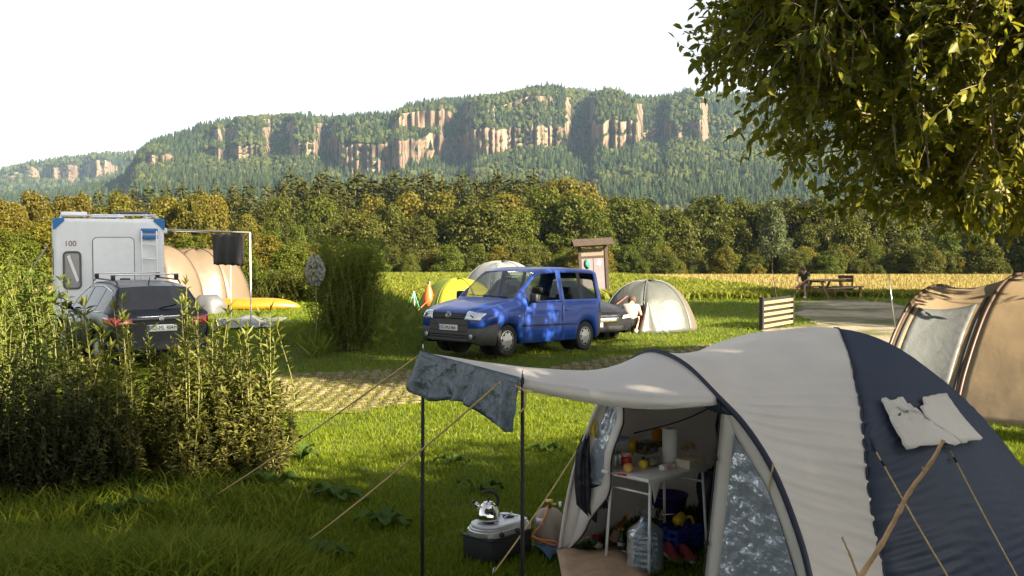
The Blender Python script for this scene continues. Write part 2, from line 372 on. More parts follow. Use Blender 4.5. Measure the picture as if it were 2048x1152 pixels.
# ------------------------------------------------------------------ the hills with their sandstone cliffs
def rock_forest_mat(name, rock, floor):
    m, n, out = _nodes(name)
    p = n.nodes.new('ShaderNodeBsdfPrincipled'); p.inputs['Roughness'].default_value = .9; p.inputs['Specular IOR Level'].default_value = .1; n.links.new(p.outputs[0], out.inputs[0])
    g = n.nodes.new('ShaderNodeNewGeometry'); sp = n.nodes.new('ShaderNodeSeparateXYZ'); n.links.new(g.outputs['True Normal'], sp.inputs[0])
    tc = n.nodes.new('ShaderNodeTexCoord')
    t = n.nodes.new('ShaderNodeTexNoise'); t.inputs['Scale'].default_value = .05; t.inputs['Detail'].default_value = 6
    mp = n.nodes.new('ShaderNodeMapping'); mp.inputs['Scale'].default_value = (1, 1, .35); n.links.new(tc.outputs['Object'], mp.inputs[0]); n.links.new(mp.outputs[0], t.inputs[0])
    rp = n.nodes.new('ShaderNodeValToRGB'); e = rp.color_ramp.elements
    e[0].position = .36; e[0].color = rgba(rock, .22); e[1].position = .68; e[1].color = rgba(rock, 1.25)
    x = e.new(.5); x.color = rgba((rock[0] * .8, rock[1] * .72, rock[2] * .66)); n.links.new(t.outputs['Fac'], rp.inputs[0])
    mr = n.nodes.new('ShaderNodeMapRange'); mr.inputs[1].default_value = .42; mr.inputs[2].default_value = .56; n.links.new(sp.outputs['Z'], mr.inputs[0])
    mx = n.nodes.new('ShaderNodeMix'); mx.data_type = 'RGBA'; n.links.new(mr.outputs[0], mx.inputs[0]); n.links.new(rp.outputs[0], mx.inputs[6]); mx.inputs[7].default_value = rgba(floor)
    n.links.new(mx.outputs[2], p.inputs['Base Color']); add_bump(n, p, .12, .8, mp.outputs[0], dist=6, detail=6); return m
MAT_hill = rock_forest_mat('sandstone_hill', (.185, .138, .098), (.018, .03, .011))

SKY = np.array([(-500, 380), (-300, 362), (0, 338), (60, 324), (120, 314), (220, 303), (275, 300)], float)
SKYM = np.array([(-700, 402), (0, 392), (140, 382), (225, 366), (250, 352), (262, 335), (276, 312), (292, 296), (310, 283), (350, 268), (400, 248), (450, 238), (500, 230), (580, 225), (640, 230), (700, 231), (760, 227), (800, 226), (826, 210),
                 (880, 200), (940, 193), (1000, 187), (1050, 178), (1100, 172), (1150, 175), (1185, 184), (1200, 180), (1215, 177), (1240, 181), (1262, 196), (1300, 194), (1345, 189), (1372, 177),
                 (1400, 184), (1450, 188), (1520, 187), (1600, 190), (1700, 195), (1850, 205), (2048, 215), (2300, 235), (2700, 260)], float)
# lower cliff band: column, y of its top, y of its foot, bulge towards the valley (0 recess .. 1 nose)
LOW = np.array([(-700, 412, 416, .3), (0, 404, 408, .3), (225, 380, 386, .3), (255, 352, 362, .5), (275, 308, 336, .9), (330, 306, 332, .8), (352, 318, 326, .2), (425, 302, 310, .4), (440, 296, 324, .8), (458, 306, 316, .3), (480, 292, 326, .9), (528, 290, 318, .9), (545, 306, 314, .15),
                (575, 296, 304, .3), (590, 288, 318, .85), (630, 286, 316, .9), (648, 300, 316, .1), (668, 266, 318, .3), (686, 292, 352, 1.25), (740, 288, 356, 1.35), (800, 286, 352, 1.3), (822, 280, 330, 1.0), (880, 268, 322, .85), (890, 276, 322, .3),
                (920, 276, 326, .05), (940, 268, 324, .45), (948, 264, 320, .95), (1000, 256, 314, .95), (1040, 258, 298, .85), (1130, 250, 296, .8), (1142, 256, 304, .3), (1178, 262, 308, .1), (1190, 248, 304, .95),
                (1230, 242, 303, 1.05), (1272, 246, 292, .95), (1284, 262, 286, .25), (1325, 258, 288, .05), (1342, 246, 286, .6), (1398, 244, 284, .7), (1415, 262, 282, .2), (1600, 262, 276, .3), (1750, 256, 270, .7), (1900, 262, 276, .2), (2700, 300, 310, .4)], float)
UPP = np.array([(-700, 408, 410), (0, 398, 400), (250, 368, 370), (300, 300, 302), (780, 262, 264), (806, 228, 258), (850, 222, 264), (898, 224, 256), (912, 242, 246), (1000, 214, 222), (1060, 193, 208), (1100, 194, 208), (1112, 206, 211), (1180, 214, 217), (1300, 226, 232), (1330, 224, 236), (1420, 220, 224), (2700, 280, 283)], float)
LOWF = np.array([(-500, 395, 400, .3), (0, 352, 360, .5), (20, 338, 362, .9), (75, 336, 362, .8), (90, 346, 360, .1), (112, 336, 366, 1.), (150, 332, 366, .9), (165, 344, 360, .1), (196, 322, 354, 1.), (215, 322, 356, .9), (232, 334, 352, .2), (275, 334, 346, .4), (400, 345, 352, .4)], float)
def build_hill(name, cols, skyc, low, upp, D, span, foot):
    U = cols; ys = np.interp(U, skyc[:, 0], skyc[:, 1])
    lt = np.interp(U, low[:, 0], low[:, 1]); lb = np.interp(U, low[:, 0], low[:, 2]); bul = np.interp(U, low[:, 0], low[:, 3])
    lt = np.maximum(lt, ys + 13); lb = np.maximum(lb, lt + 4)
    def n1(s, seed):                                   # smooth 1-D noise over columns
        r = np.random.default_rng(seed); k = np.arange(U[0] - s, U[-1] + 3 * s, s); v = r.uniform(-1, 1, len(k)); t = (U - k[0]) / s; i = t.astype(int); f = t - i; f = f * f * (3 - 2 * f)
        return v[i] * (1 - f) + v[i + 1] * f
    fis = n1(12, 1) * .5 + n1(5, 2) * .4 + np.sign(n1(17, 3)) * .4
    hi = np.clip((lb - lt) / 30, 0, 1.4)
    dl = D - bul * span * .5 + n1(60, 4) * 14 + fis * 17 * np.minimum(hi, 1) + n1(26, 12) * 16 * np.minimum(hi, 1)
    lt = lt + (n1(7, 8) * 3.5 + n1(19, 10) * 5) * np.minimum(hi, 1); lb = lb + n1(16, 9) * 3
    zz = lambda y, d: CAMZ + (480 - y) * d / FPX
    rows_d, rows_z = [], []
    def row(d, z): rows_d.append(d * np.ones_like(U)); rows_z.append(z * np.ones_like(U))
    zf = zz(lb, dl)
    for t in np.linspace(0, 1, 24)[:-1]:               # wooded talus
        d = foot + (dl - foot) * t; row(d, -24 + (zf + 24) * (t ** 1.15) + (n1(40, 20 + int(t * 6)) * 5 * math.sin(math.pi * t)))
    ncl = 9
    for k in range(ncl):                                # cliff face with ledges
        t = k / (ncl - 1); lg = n1(9, 40 + k) * 5.0 * np.minimum(hi, 1)
        row(dl + t * (3 + 9 * (1 - np.minimum(hi, 1)) * 4) + lg * (0 < k < ncl - 1) + (4 if t > .55 else 0), zz(lb + (lt - lb) * t, dl))
    top = zz(lt, dl)
    if upp is not None:
        ut = np.interp(U, upp[:, 0], upp[:, 1]); ub = np.interp(U, upp[:, 0], upp[:, 2])
        ub = np.minimum(ub, lt - 3); ut = np.minimum(ut, ub - 2); ut = np.maximum(ut, ys + 6); ub = np.maximum(ub, ut + 2)
        uh = np.clip((ub - ut) / 25, 0, 1.2); du = dl + 70 + 120 * (lt - ub) / 60 + (n1(6, 60) * 7 + n1(13, 61) * 8) * uh
        zb = zz(ub, du)
        for t in np.linspace(0, 1, 7)[1:]:
            row(dl + 8 + (du - dl - 8) * t, top + (zb - top) * t)
        for k in range(1, 5): row(du + k * 1.4, zz(ub + (ut - ub) * k / 4, du))
        dl2, top2 = du + 6, zz(ut, du)
    else: dl2, top2 = dl + 10, top
    dr = dl2 + 190; zr = zz(ys + 11, dr)
    for t in np.linspace(0, 1, 9)[1:]: row(dl2 + 190 * t, top2 + (zr - top2) * (1 - (1 - t) ** 1.4) + n1(30, 80 + int(t * 8)) * 3 * math.sin(math.pi * t))
    for t in (.2, .5, 1.): row(dr + 400 * t, zr - 130 * t * t)
    dd = np.array(rows_d).T; z = np.array(rows_z).T
    X = (U[:, None] - 1024) / FPX * dd
    V = np.stack([X, dd, z], -1); F = grid_faces(*dd.shape)[:, ::-1]
    tag(link(name, np_mesh(name, V.reshape(-1, 3), F, MAT_hill, False)), kind='structure')
    return V.reshape(-1, 3), F
HV, HF = build_hill('hill', np.concatenate([np.arange(-700, 240, 6.), np.arange(240, 1650, 2.), np.arange(1650, 2700, 6.)]), SKYM, LOW, UPP, 1760, 430, 640)
FV, FF = build_hill('hill', np.arange(-500, 420, 3.), SKY, LOWF, None, 2850, 260, 1500)

# ------------------------------------------------------------------ woods: prototypes far off, one mass on each hillside
MAT_hillA = LM('hillside_spruce_needles', (.042, .066, .027), (.066, .090, .033), trans=.1, gloss=.0, objvar=.3)
MAT_hillB = LM('hillside_beech_leaves', (.066, .097, .028), (.105, .122, .036), trans=.15, gloss=.0, objvar=.3)
PROTO = bpy.data.collections.new('hillside_tree_kinds')
def hill_spruce(seed):
    r = np.random.default_rng(seed); V = []; F = []; n = 7
    for k in range(5):
        z0 = .12 + k * .17; rr = .26 * (1 - k / 5.6); b = len(V)
        for j in range(n):
            a = 2 * math.pi * (j + .5 * (k % 2)) / n; q = rr * r.uniform(.7, 1.25); V.append((q * math.cos(a), q * math.sin(a), z0 + r.uniform(-.03, .03)))
        V.append((0, 0, z0 + .30))
        for j in range(n): F.append((b + j, b + (j + 1) % n, b + n))
    return np_mesh('spruce', V, F, MAT_hillA)
def hill_beech(seed):
    bm = bmesh.new(); bmesh.ops.create_icosphere(bm, subdivisions=2, radius=.5); r = random.Random(seed)
    for v in bm.verts:
        k = .75 + .5 * abs(mnoise.noise(v.co * 4 + Vector((seed, 0, 0)))) + r.uniform(-.08, .12)
        v.co = Vector((v.co.x * .78 * k, v.co.y * .78 * k, .5 + v.co.z * k * .95))
    me = bpy.data.meshes.new('beech'); bm.to_mesh(me); bm.free(); me.materials.append(MAT_hillB); return me
for k in range(6):
    o = bpy.data.objects.new('hill_tree_kind', hill_spruce(k) if k < 4 else hill_beech(k)); PROTO.objects.link(o)
def scatter_group():
    ng = bpy.data.node_groups.new('wood_scatter', 'GeometryNodeTree')
    ng.interface.new_socket('Geometry', in_out='INPUT', socket_type='NodeSocketGeometry'); ng.interface.new_socket('Geometry', in_out='OUTPUT', socket_type='NodeSocketGeometry')
    N = ng.nodes; gi = N.new('NodeGroupInput'); go = N.new('NodeGroupOutput'); ip = N.new('GeometryNodeInstanceOnPoints'); ci = N.new('GeometryNodeCollectionInfo')
    ci.inputs['Collection'].default_value = PROTO; ci.inputs['Separate Children'].default_value = True; ci.inputs['Reset Children'].default_value = True
    ip.inputs['Pick Instance'].default_value = True
    def na(nm, t): a = N.new('GeometryNodeInputNamedAttribute'); a.data_type = t; a.inputs[0].default_value = nm; return a
    ai = na('kind_index', 'INT'); asz = na('tree_size', 'FLOAT_VECTOR'); ar = na('tree_turn', 'FLOAT_VECTOR')
    L = ng.links; L.new(gi.outputs[0], ip.inputs['Points']); L.new(ci.outputs[0], ip.inputs['Instance'])
    L.new([s for s in ai.outputs if s.enabled][0], ip.inputs['Instance Index']); L.new([s for s in asz.outputs if s.enabled][0], ip.inputs['Scale'])
    L.new([s for s in ar.outputs if s.enabled][0], ip.inputs['Rotation']); L.new(ip.outputs[0], go.inputs[0]); return ng
NG = scatter_group()
def wood(name, P, H, kinds, label, cat='forest'):
    n = len(P); me = bpy.data.meshes.new(name); me.vertices.add(n); me.vertices.foreach_set('co', np.asarray(P, np.float32).ravel())
    a = me.attributes.new('kind_index', 'INT', 'POINT'); a.data.foreach_set('value', np.asarray(kinds, np.int32))
    w_ = H * RNG.uniform(.75, 1.2, n)
    a = me.attributes.new('tree_size', 'FLOAT_VECTOR', 'POINT'); a.data.foreach_set('vector', np.stack([w_, w_, H], 1).astype(np.float32).ravel())
    t = np.zeros((n, 3), np.float32); t[:, 2] = RNG.uniform(0, 6.28, n); t[:, :2] = RNG.normal(0, .03, (n, 2))
    a = me.attributes.new('tree_turn', 'FLOAT_VECTOR', 'POINT'); a.data.foreach_set('vector', t.ravel())
    o = link(name, me); md = o.modifiers.new('wood', 'NODES'); md.node_group = NG
    return tag(o, label, cat, kind='stuff')
def on_slopes(V, F, n, dmax, seed, zmin=.5, keep=None):
    r = np.random.default_rng(seed); A, B, C, D_ = (V[F[:, i]] for i in range(4))
    nrm = np.cross(B - A, D_ - A); ar = np.linalg.norm(nrm, axis=1); nzv = np.abs(nrm[:, 2]) / np.maximum(ar, 1e-6)
    c = (A + C) / 2; wgt = ar * np.clip((nzv - zmin) / .12, 0.02, 1) * (c[:, 1] < dmax)
    near = np.clip(c[:, 1] / 1500, .35, 1.2); wgt = wgt * near
    if keep is not None: wgt = wgt * keep
    i = r.choice(len(F), n, p=wgt / wgt.sum()); u = r.random((n, 1)); v = r.random((n, 1))
    P = A[i] * (1 - u) * (1 - v) + B[i] * u * (1 - v) + C[i] * u * v + D_[i] * (1 - u) * v
    return P
nrow = 54; P = on_slopes(HV, HF, 44000, 2160, 3)
patch = np.array([nz(p[0], p[1], 0, .006) + .5 * nz(p[0], p[1], 9, .02) for p in P])
steep_up = P[:, 2] > 95
k = np.where(patch + np.where(steep_up, .12, -.12) + RNG.normal(0, .15, len(P)) > .05, RNG.integers(4, 6, len(P)), RNG.integers(0, 4, len(P)))
H = np.where(k < 4, RNG.uniform(9, 16, len(P)), RNG.uniform(7, 11.5, len(P))); P[:, 2] -= 1.5
wood('hill_forest', P, H, k, 'mixed forest covering the cliff-studded hill', 'forest')
P = on_slopes(FV, FF, 7000, 3300, 4); k = RNG.integers(0, 6, len(P)); H = RNG.uniform(11, 19, len(P))
wood('hill_forest', P, H, k, 'hazy forest on the farthest low hill at the left')
# ================================================================== trees and shrubs
MAT_bark = M('bark', (.10, .075, .05), .9, var=.3, vs=8, bump=.8, bs=18, bdist=.02, stretch=(1, 1, .3))
MAT_twig = M('pale_twig', (.24, .19, .12), .8, var=.25, vs=12)
def crown_blobs(rad, n, seed, egg=0., low=0., lump=.34):
    """centres and radii of foliage clumps filling an egg shaped crown around the origin"""
    r = np.random.default_rng(seed); d = unit(r.normal(size=(n * 2, 3))); d = d[d[:, 2] > -.85][:n]
    q = r.uniform(.25, 1., (len(d), 1)) ** .45
    P = d * q * np.array(rad); P[:, :2] *= (1 - egg * (P[:, 2:3] / rad[2])); P[:, :2] *= np.where(P[:, 2:3] < 0, 1 + .35 * np.clip(-P[:, 2:3] / rad[2], 0, 1), 1); S = r.uniform(.6, 1.15, len(d)) * lump * min(rad[0], rad[1])
    return P, S
def clump_leaves(P, S, per, L, seed, flat=.75, aspect=.62):
    """small blades on the outer skin of every clump"""
    r = np.random.default_rng(seed); n = len(P) * per; i = np.repeat(np.arange(len(P)), per)
    d = unit(r.normal(size=(n, 3)) + np.array([0, 0, .35])); q = r.uniform(.55, 1.1, (n, 1))
    C = P[i] + d * q * S[i][:, None] * np.array([1, 1, flat])
    N = unit(d + r.normal(0, .55, (n, 3)) + np.array([0, 0, .4])); D = unit(np.cross(N, r.normal(size=(n, 3))))
    D[:, 2] -= .25; ln = L * r.uniform(.6, 1.4, n)
    return leaves_np(C, D, N, ln, ln * aspect, fold=.12)
def limb_mesh(base, tips, r0, seed, n=6, sway=.12):
    mb = MB(); rr = random.Random(seed)
    for t in tips:
        t = Vector(t); b = Vector(base[0]); u = rr.uniform(.35, .95); s = b.lerp(Vector(base[1]), u); L = (t - s).length
        mid = s.lerp(t, .5) + Vector((rr.uniform(-1, 1), rr.uniform(-1, 1), rr.uniform(.2, 1.))) * L * sway
        ra = r0 * (1 - .7 * u) * .6
        mb.tube(spline([s, mid, t], 4), [ra * (1 - .85 * k / 8) for k in range(9)], n, False)
    return mb
def broad_proto(seed, h, rad, mat, nb=80, per=110, L=.5, egg=.15, bare=.16):
    """broadleaf tree of height h: (trunk mesh, crown mesh)"""
    cz = h - rad[2] * .98
    P, S = crown_blobs(rad, nb, seed, egg); V, F = clump_leaves(P, S, per, L, seed + 50); V = V + np.array([0, 0, cz])
    crown = np_mesh('crown', V, F, mat)
    mb = limb_mesh([(0, 0, h * bare), (0, 0, cz + rad[2] * .5)], (P[:16] * .8 + np.array([0, 0, cz])).tolist(), .022 * h, seed)
    mb.tube(spline([(0, 0, -.5), (.02 * h * math.sin(seed), .01 * h, h * .3), (0, 0, cz), (0, 0, cz + rad[2] * .6)], 5), [.026 * h * (1 - .8 * k / 15) for k in range(16)], 8)
    return mb.mesh('trunk', MAT_bark), crown
def conifer_proto(seed, h, rad, mat, tiers=26, L=.7):
    r = np.random.default_rng(seed); Ps, Ds, Ls = [], [], []
    for k in range(tiers):
        t = k / tiers; z = h * (.10 + .88 * t); rr = rad * (1 - t) ** .62 * r.uniform(.8, 1.12) + .12; nb = int(11 - 5 * t)
        for j in range(nb):
            a = 2 * math.pi * (j + r.random()) / nb; q = rr * r.uniform(.75, 1.15); o = np.array([math.cos(a), math.sin(a), 0])
            for s in np.linspace(.25, 1, max(3, int(q / .38))):
                for e in range(2):
                    sd = np.array([-o[1], o[0], 0]) * r.normal(0, .16 + .2 * (1 - s)) * q
                    Ps.append(o * q * s + sd + [0, 0, z - .28 * q * s ** 1.5 + r.normal(0, .06)]); Ds.append(o + sd * .8 + [0, 0, -.35 + r.normal(0, .25)]); Ls.append(L * r.uniform(.6, 1.2))
    for e in range(14): Ps.append([0, 0, h * (.9 + .007 * e)]); Ds.append([r.normal(0, .4), r.normal(0, .4), 1.]); Ls.append(L * .7)
    Ps, Ds, Ls = np.array(Ps), np.array(Ds), np.array(Ls)
    V, F = leaves_np(Ps, Ds, unit(np.array([[0, 0, 1.]]) + r.normal(0, .35, Ps.shape)), Ls, Ls * .62, fold=-.15)
    mb = MB(); mb.tube([(0, 0, -.5), (0, 0, h * .5), (0, 0, h * .97)], [.016 * h, .011 * h, .02], 7)
    return mb.mesh('trunk', MAT_bark), np_mesh('crown', V, F, mat)
LEAF_oak = LM('oak_leaves', (.090, .120, .018), (.160, .165, .024), .3, objvar=.18)
LEAF_lime = LM('lime_leaves', (.12, .17, .018), (.19, .215, .026), .35, objvar=.15)
LEAF_gold = LM('yellowing_leaves', (.19, .18, .022), (.27, .225, .03), .35, objvar=.15)
LEAF_grey = LM('willow_grey_leaves', (.115, .155, .055), (.170, .200, .075), .3, objvar=.1)
LEAF_pine = LM('spruce_needles', (.085, .105, .022), (.15, .15, .034), .2, gloss=.02, objvar=.22)
KINDS = {
    'oak': [broad_proto(s, 12, (4.7, 4.7, 6.0), LEAF_oak, 100, 120, .46, .1) for s in (1, 2, 3)],
    'lime': [broad_proto(s, 12, (4.5, 4.5, 6.0), LEAF_lime, 100, 120, .44, .2) for s in (4, 5)],
    'gold': [broad_proto(s, 12, (4.5, 4.5, 6.0), LEAF_gold, 100, 120, .44, .2) for s in (6, 7)],
    'grey': [broad_proto(8, 12, (4.4, 4.4, 5.6), LEAF_grey, 90, 115, .42, .3, .06)],
    'spruce': [conifer_proto(s, 18, 4.3, LEAF_pine, 26, .85) for s in (9, 10, 11)],
}
BASEH = {'oak': 12, 'lime': 12, 'gold': 12, 'grey': 12, 'spruce': 18}
KIND_NAME = {'oak': ('oak_tree', 'dark green round-crowned tree'), 'lime': ('lime_tree', 'fresh green dense-crowned tree'), 'gold': ('birch_tree', 'yellowing olive-gold tree'), 'grey': ('willow_tree', 'pale grey-green tree'), 'spruce': ('spruce_tree', 'dark pointed conifer')}
ORD = ['first', 'second', 'third', 'fourth', 'fifth', 'sixth', 'seventh', 'eighth', 'ninth', 'tenth', 'eleventh', 'twelfth', 'thirteenth', 'fourteenth', 'fifteenth', 'sixteenth', 'seventeenth', 'eighteenth', 'nineteenth', 'twentieth']
for _t, _w in (('twenty', 'twentieth'), ('thirty', 'thirtieth'), ('forty', 'fortieth'), ('fifty', 'fiftieth'), ('sixty', 'sixtieth'), ('seventy', 'seventieth'), ('eighty', 'eightieth'), ('ninety', 'ninetieth')):
    if _w != 'twentieth': ORD.append(_w)
    ORD += [_t + '-' + o for o in ORD[:9]]
TREES = []      # kind, column px, top y, distance, width factor, row
def T(kind, d, lst, wf=1.):
    for px, top in lst: TREES.append((kind, px, top, d + random.uniform(-4, 4), wf * random.uniform(.92, 1.1)))
# the woods' front edge along the field, left to right
T('gold', 92, [(-60, 380), (20, 402), (95, 425)], .8); T('gold', 118, [(60, 385), (150, 392), (240, 388), (330, 396), (395, 392)], .85); T('gold', 120, [(425, 388), (500, 430)], .6); T('lime', 100, [(545, 440), (595, 452), (470, 470)], .62)
T('lime', 140, [(640, 395), (560, 400)], .7); T('oak', 128, [(655, 445), (720, 425), (830, 432)], .95); T('gold', 140, [(745, 395), (890, 386), (815, 388)], .85); T('oak', 134, [(775, 412), (905, 420)], .95)
T('oak', 128, [(965, 405), (860, 470)], 1.); T('lime', 132, [(1085, 382), (1150, 392), (1035, 420)], 1.); T('gold', 138, [(1020, 388), (1225, 438)], .75); T('oak', 132, [(1290, 400), (1345, 420), (1245, 398), (990, 480)], .9)
T('lime', 126, [(1295, 428), (1200, 440)], .8); T('oak', 140, [(1420, 395), (1490, 398), (1560, 402), (1625, 398)], .9); T('grey', 124, [(1545, 418)], .72); T('oak', 128, [(1460, 440), (1700, 432), (1620, 450)], .9)
T('oak', 138, [(1755, 425), (1830, 430), (1930, 425), (2010, 420), (2090, 415)], .9); T('lime', 122, [(1815, 448), (1890, 452), (1955, 450)], .72); T('oak', 120, [(2030, 440), (2110, 430)], .9)
T('spruce', 176, [(572, 362), (605, 352), (640, 346), (676, 352), (712, 344), (745, 350), (780, 346), (815, 344), (850, 342), (885, 352), (920, 358), (955, 354), (990, 350), (1025, 348), (1065, 352)], 1.)
T('spruce', 160, [(590, 385), (560, 392), (530, 398), (618, 380), (655, 374), (692, 376), (733, 380), (870, 380), (945, 376), (1000, 374)], .95)
T('spruce', 190, [(200, 378), (235, 372), (270, 374), (300, 368), (335, 370), (365, 366), (400, 372), (435, 368), (470, 366), (500, 362), (535, 366), (165, 382), (120, 384)], .95)
T('spruce', 200, [(x_, 352 + 14 * math.sin(x_)) for x_ in range(560, 1080, 23)], 1.)
T('spruce', 128, [(500, 420), (530, 410), (465, 415), (575, 430), (620, 440)], .8)
T('gold', 210, [(1100, 362), (1135, 360), (1170, 372), (1060, 370)], .8); T('spruce', 215, [(1210, 385), (1250, 388), (1300, 390), (1390, 388), (1440, 390), (1540, 392), (1590, 388), (1660, 402), (1720, 405)], .9)
T('lime', 50, [(-30, 455), (40, 468), (330, 488), (385, 474), (480, 486), (580, 488), (650, 508)], 1.25); T('gold', 52, [(0, 430), (85, 445), (430, 462), (530, 470), (620, 490)], 1.2)
cnt = {}
for kind, px, top, d, wf in sorted(TREES, key=lambda t: t[1]):
    c = cnt.get(kind, 0); cnt[kind] = c + 1
    tr, cr = KINDS[kind][c % len(KINDS[kind])]
    x = (px - 1024) / FPX * d; zb = gz(x, d); h = CAMZ + (480 - top) * d / FPX - zb; s = h / BASEH[kind]
    nm, ds = KIND_NAME[kind]
    pos = '' if kind == 'grey' else ', ' + ORD[c] + ' such from the left'
    root = thing(nm, ds + (' of the far wood' if kind == 'spruce' else ' behind the field') + pos, 'tree', (x, d, zb), random.uniform(0, 6.28), 'trees of the wood behind the field')
    root.scale = (s * wf, s * wf, s)
    link('trunk', tr, None, root); link('crown', cr, None, root)
# undergrowth closing the foot of the wood, and the wood behind the front rows
PROTO2 = bpy.data.collections.new('wood_tree_kinds')
for kd in ('oak', 'lime', 'spruce', 'gold'):
    me = KINDS[kd][0][1].copy(); me.transform(Matrix.Scale(1 / BASEH[kd], 4)); o = bpy.data.objects.new('wood_tree_kind', me); PROTO2.objects.link(o)
NG2 = NG.copy(); [nd for nd in NG2.nodes if nd.type == 'COLLECTION_INFO'][0].inputs['Collection'].default_value = PROTO2
n = 620; px = RNG.uniform(-120, 2180, n); d = RNG.uniform(112, 150, n); x = (px - 1024) / FPX * d
o = wood('wood_undergrowth', np.stack([x, d, gza(x, d) - .8], 1), RNG.uniform(2.0, 4.6, n), RNG.choice([0, 0, 1, 3], n), 'shrubs and saplings filling the foot of the wood'); o.modifiers[0].node_group = NG2
n = 900; px = RNG.uniform(-200, 2300, n); d = RNG.uniform(225, 560, n); x = (px - 1024) / FPX * d
o = wood('far_forest', np.stack([x, d, gza(x, d) - .8], 1), np.clip(RNG.uniform(14, 19, n), 0, 17 + d * .02), RNG.choice([0, 2, 2, 2, 3], n), 'mass of treetops between the field and the hills'); o.modifiers[0].node_group = NG2

# ------------------------------------------------------------------ the big walnut at the right, and its neighbours that stand outside the picture and shade the lawn
LEAF_wal = LM('walnut_leaves', (.22, .28, .016), (.60, .56, .035), .55, rough=.35, gloss=.07)
def walnut(name, loc, rad, h0, h1, nb, twigs, per, L, label, seed, clip=None, off=(0, 0), upper=None):
    r = np.random.default_rng(seed); c = np.array([off[0], off[1], (h0 + h1) / 2]); rz = (h1 - h0) / 2
    tips = []
    while len(tips) < nb:
        d = unit(r.normal(size=3)); q = r.uniform(.2, 1) ** .4; p = c + d * q * np.array([rad[0], rad[1], rz])
        if upper and r.random() < upper[3]: p = np.array([off[0], off[1], (upper[0] + upper[1]) / 2]) + d * q * np.array([upper[2], upper[2], (upper[1] - upper[0]) / 2])
        if clip is not None and not clip(p + np.array(loc)): continue
        tips.append(p)
    tips = np.array(tips); hub = np.array([0, 0, h0 + .8])
    # limbs: cluster tips by direction
    nl = 13; seeds = tips[r.choice(nb, nl, replace=False)]; own = np.argmin(((tips[:, None] - seeds[None]) ** 2).sum(-1), 1)
    mb = MB(); tw = MB(); LP, LD = [], []
    limbs = []
    for k in range(nl):
        cen = tips[own == k].mean(0); e = hub + (cen - hub) * .92; s = np.array([0, 0, h0 * .75 + (k % 5) * .35])
        pts = spline([s, s + (e - s) * .4 + np.array([0, 0, .5]), s + (e - s) * .75 + np.array([0, 0, .25]), e], 6); limbs.append(np.array([list(p) for p in pts]))
        mb.tube(pts, [.15 * (1 - .85 * i / len(pts)) for i in range(len(pts))], 8, False)
    for i, t in enumerate(tips):
        lb = limbs[own[i]]; dd = ((lb - t) ** 2).sum(1) + np.linspace(1.5, 0, len(lb)); j = int(np.argmin(dd)); s = lb[j]; v = t - s; ln = np.linalg.norm(v)
        mid = s + v * .55 + r.normal(0, .1, 3) * ln + np.array([0, 0, .16 * ln])
        pts = spline([s, mid, t + np.array([0, 0, -.08 * ln])], 5)
        tw.tube(pts, [.022 * (1 - .8 * q / len(pts)) + .003 for q in range(len(pts))], 4, False)
        for q in range(twigs):
            b = np.array(pts[int(r.integers(5, len(pts)))]); dr = unit(v / max(ln, .1) * .5 + r.normal(size=3) * .8 + np.array([0, 0, -.15])); tl = r.uniform(.3, .6) * (L / .13)
            e = b + dr * tl + np.array([0, 0, -.08]); m_ = b + dr * tl * .5 + r.normal(0, .03, 3)
            tw.tube([b, m_, e], [.005, .004, .002], 3, False)
            for g in range(per):
                u = (g + .6) / per; LP.append(b + (e - b) * u); LD.append(dr * .7 + r.normal(size=3) * .7 + np.array([0, 0, -.35]))
    LP, LD = np.array(LP), np.array(LD); nn = len(LP)
    ln = L * r.uniform(.6, 1.35, nn); N = unit(np.array([[.15, -.3, .8]]) + r.normal(0, .55, (nn, 3)))
    V, F = leaves6_np(LP, LD, N, ln, ln * r.uniform(.40, .56, nn))
    root = thing(name, label, 'tree', loc)
    mb.tube(spline([(0, 0, -.4), (.05, .1, h0 * .5), (0, 0, h0 + .4), (-.1, 0, h0 + 2.2)], 6), [.30 * (1 - .55 * i / 19) for i in range(19)], 12)
    mb.build('trunk', MAT_bark, root); tw.build('branches', MAT_twig, root, fixn=False); link('crown', np_mesh('crown', V, F, LEAF_wal), None, root)
    return root
OUT = [(1412, -400), (1418, 10), (1445, 42), (1408, 78), (1392, 112), (1440, 132), (1520, 150), (1560, 190), (1520, 215), (1500, 262), (1480, 292), (1540, 308), (1600, 298), (1660, 272), (1730, 300), (1690, 340), (1640, 362), (1640, 388), (1690, 402), (1760, 410), (1850, 420), (1990, 420), (2400, 470), (3400, 520), (3400, -400)]
def wclip(p):                                       # hanging edge on the camp side; unseen boughs thinned to let sun through
    if p[1] > 16.5 and p[2] < 8 and random.random() > .25: return False
    if p[1] < 1 or p[0] > .5 * p[1] + .8: return random.random() < (.10 if p[1] < 15 else .5)
    px = 1024 + FPX * p[0] / p[1]; py = 480 - FPX * (p[2] - CAMZ) / p[1]
    return bool(inpoly(np.array(px), np.array(py), OUT))
walnut('walnut_tree', (8.2, 15.2, 0), (6.1, 4.4), 2.5, 8.6, 1250, 7, 9, .15, 'large walnut tree whose leafy branches hang into the upper right corner', 21, wclip, upper=(8., 11.5, 3.8, .15))
LEAF_shade = LM('maple_leaves', (.07, .11, .016), (.11, .14, .02), .35)
def shade_tree(seed, h, rad): return broad_proto(seed, h, rad, LEAF_shade, 120, 130, .30, .1, .3)
SH = [shade_tree(31, 9, (4.6, 4.6, 3.6)), shade_tree(32, 9, (4.4, 4.4, 3.4))]
def place_shade(k, loc, s, rz, label, sz=None):
    root = thing('maple_tree', label, 'tree', loc, rz, 'trees standing around the camp'); root.scale = (s, s, sz or s)
    link('trunk', SH[k][0], None, root); link('crown', SH[k][1], None, root)
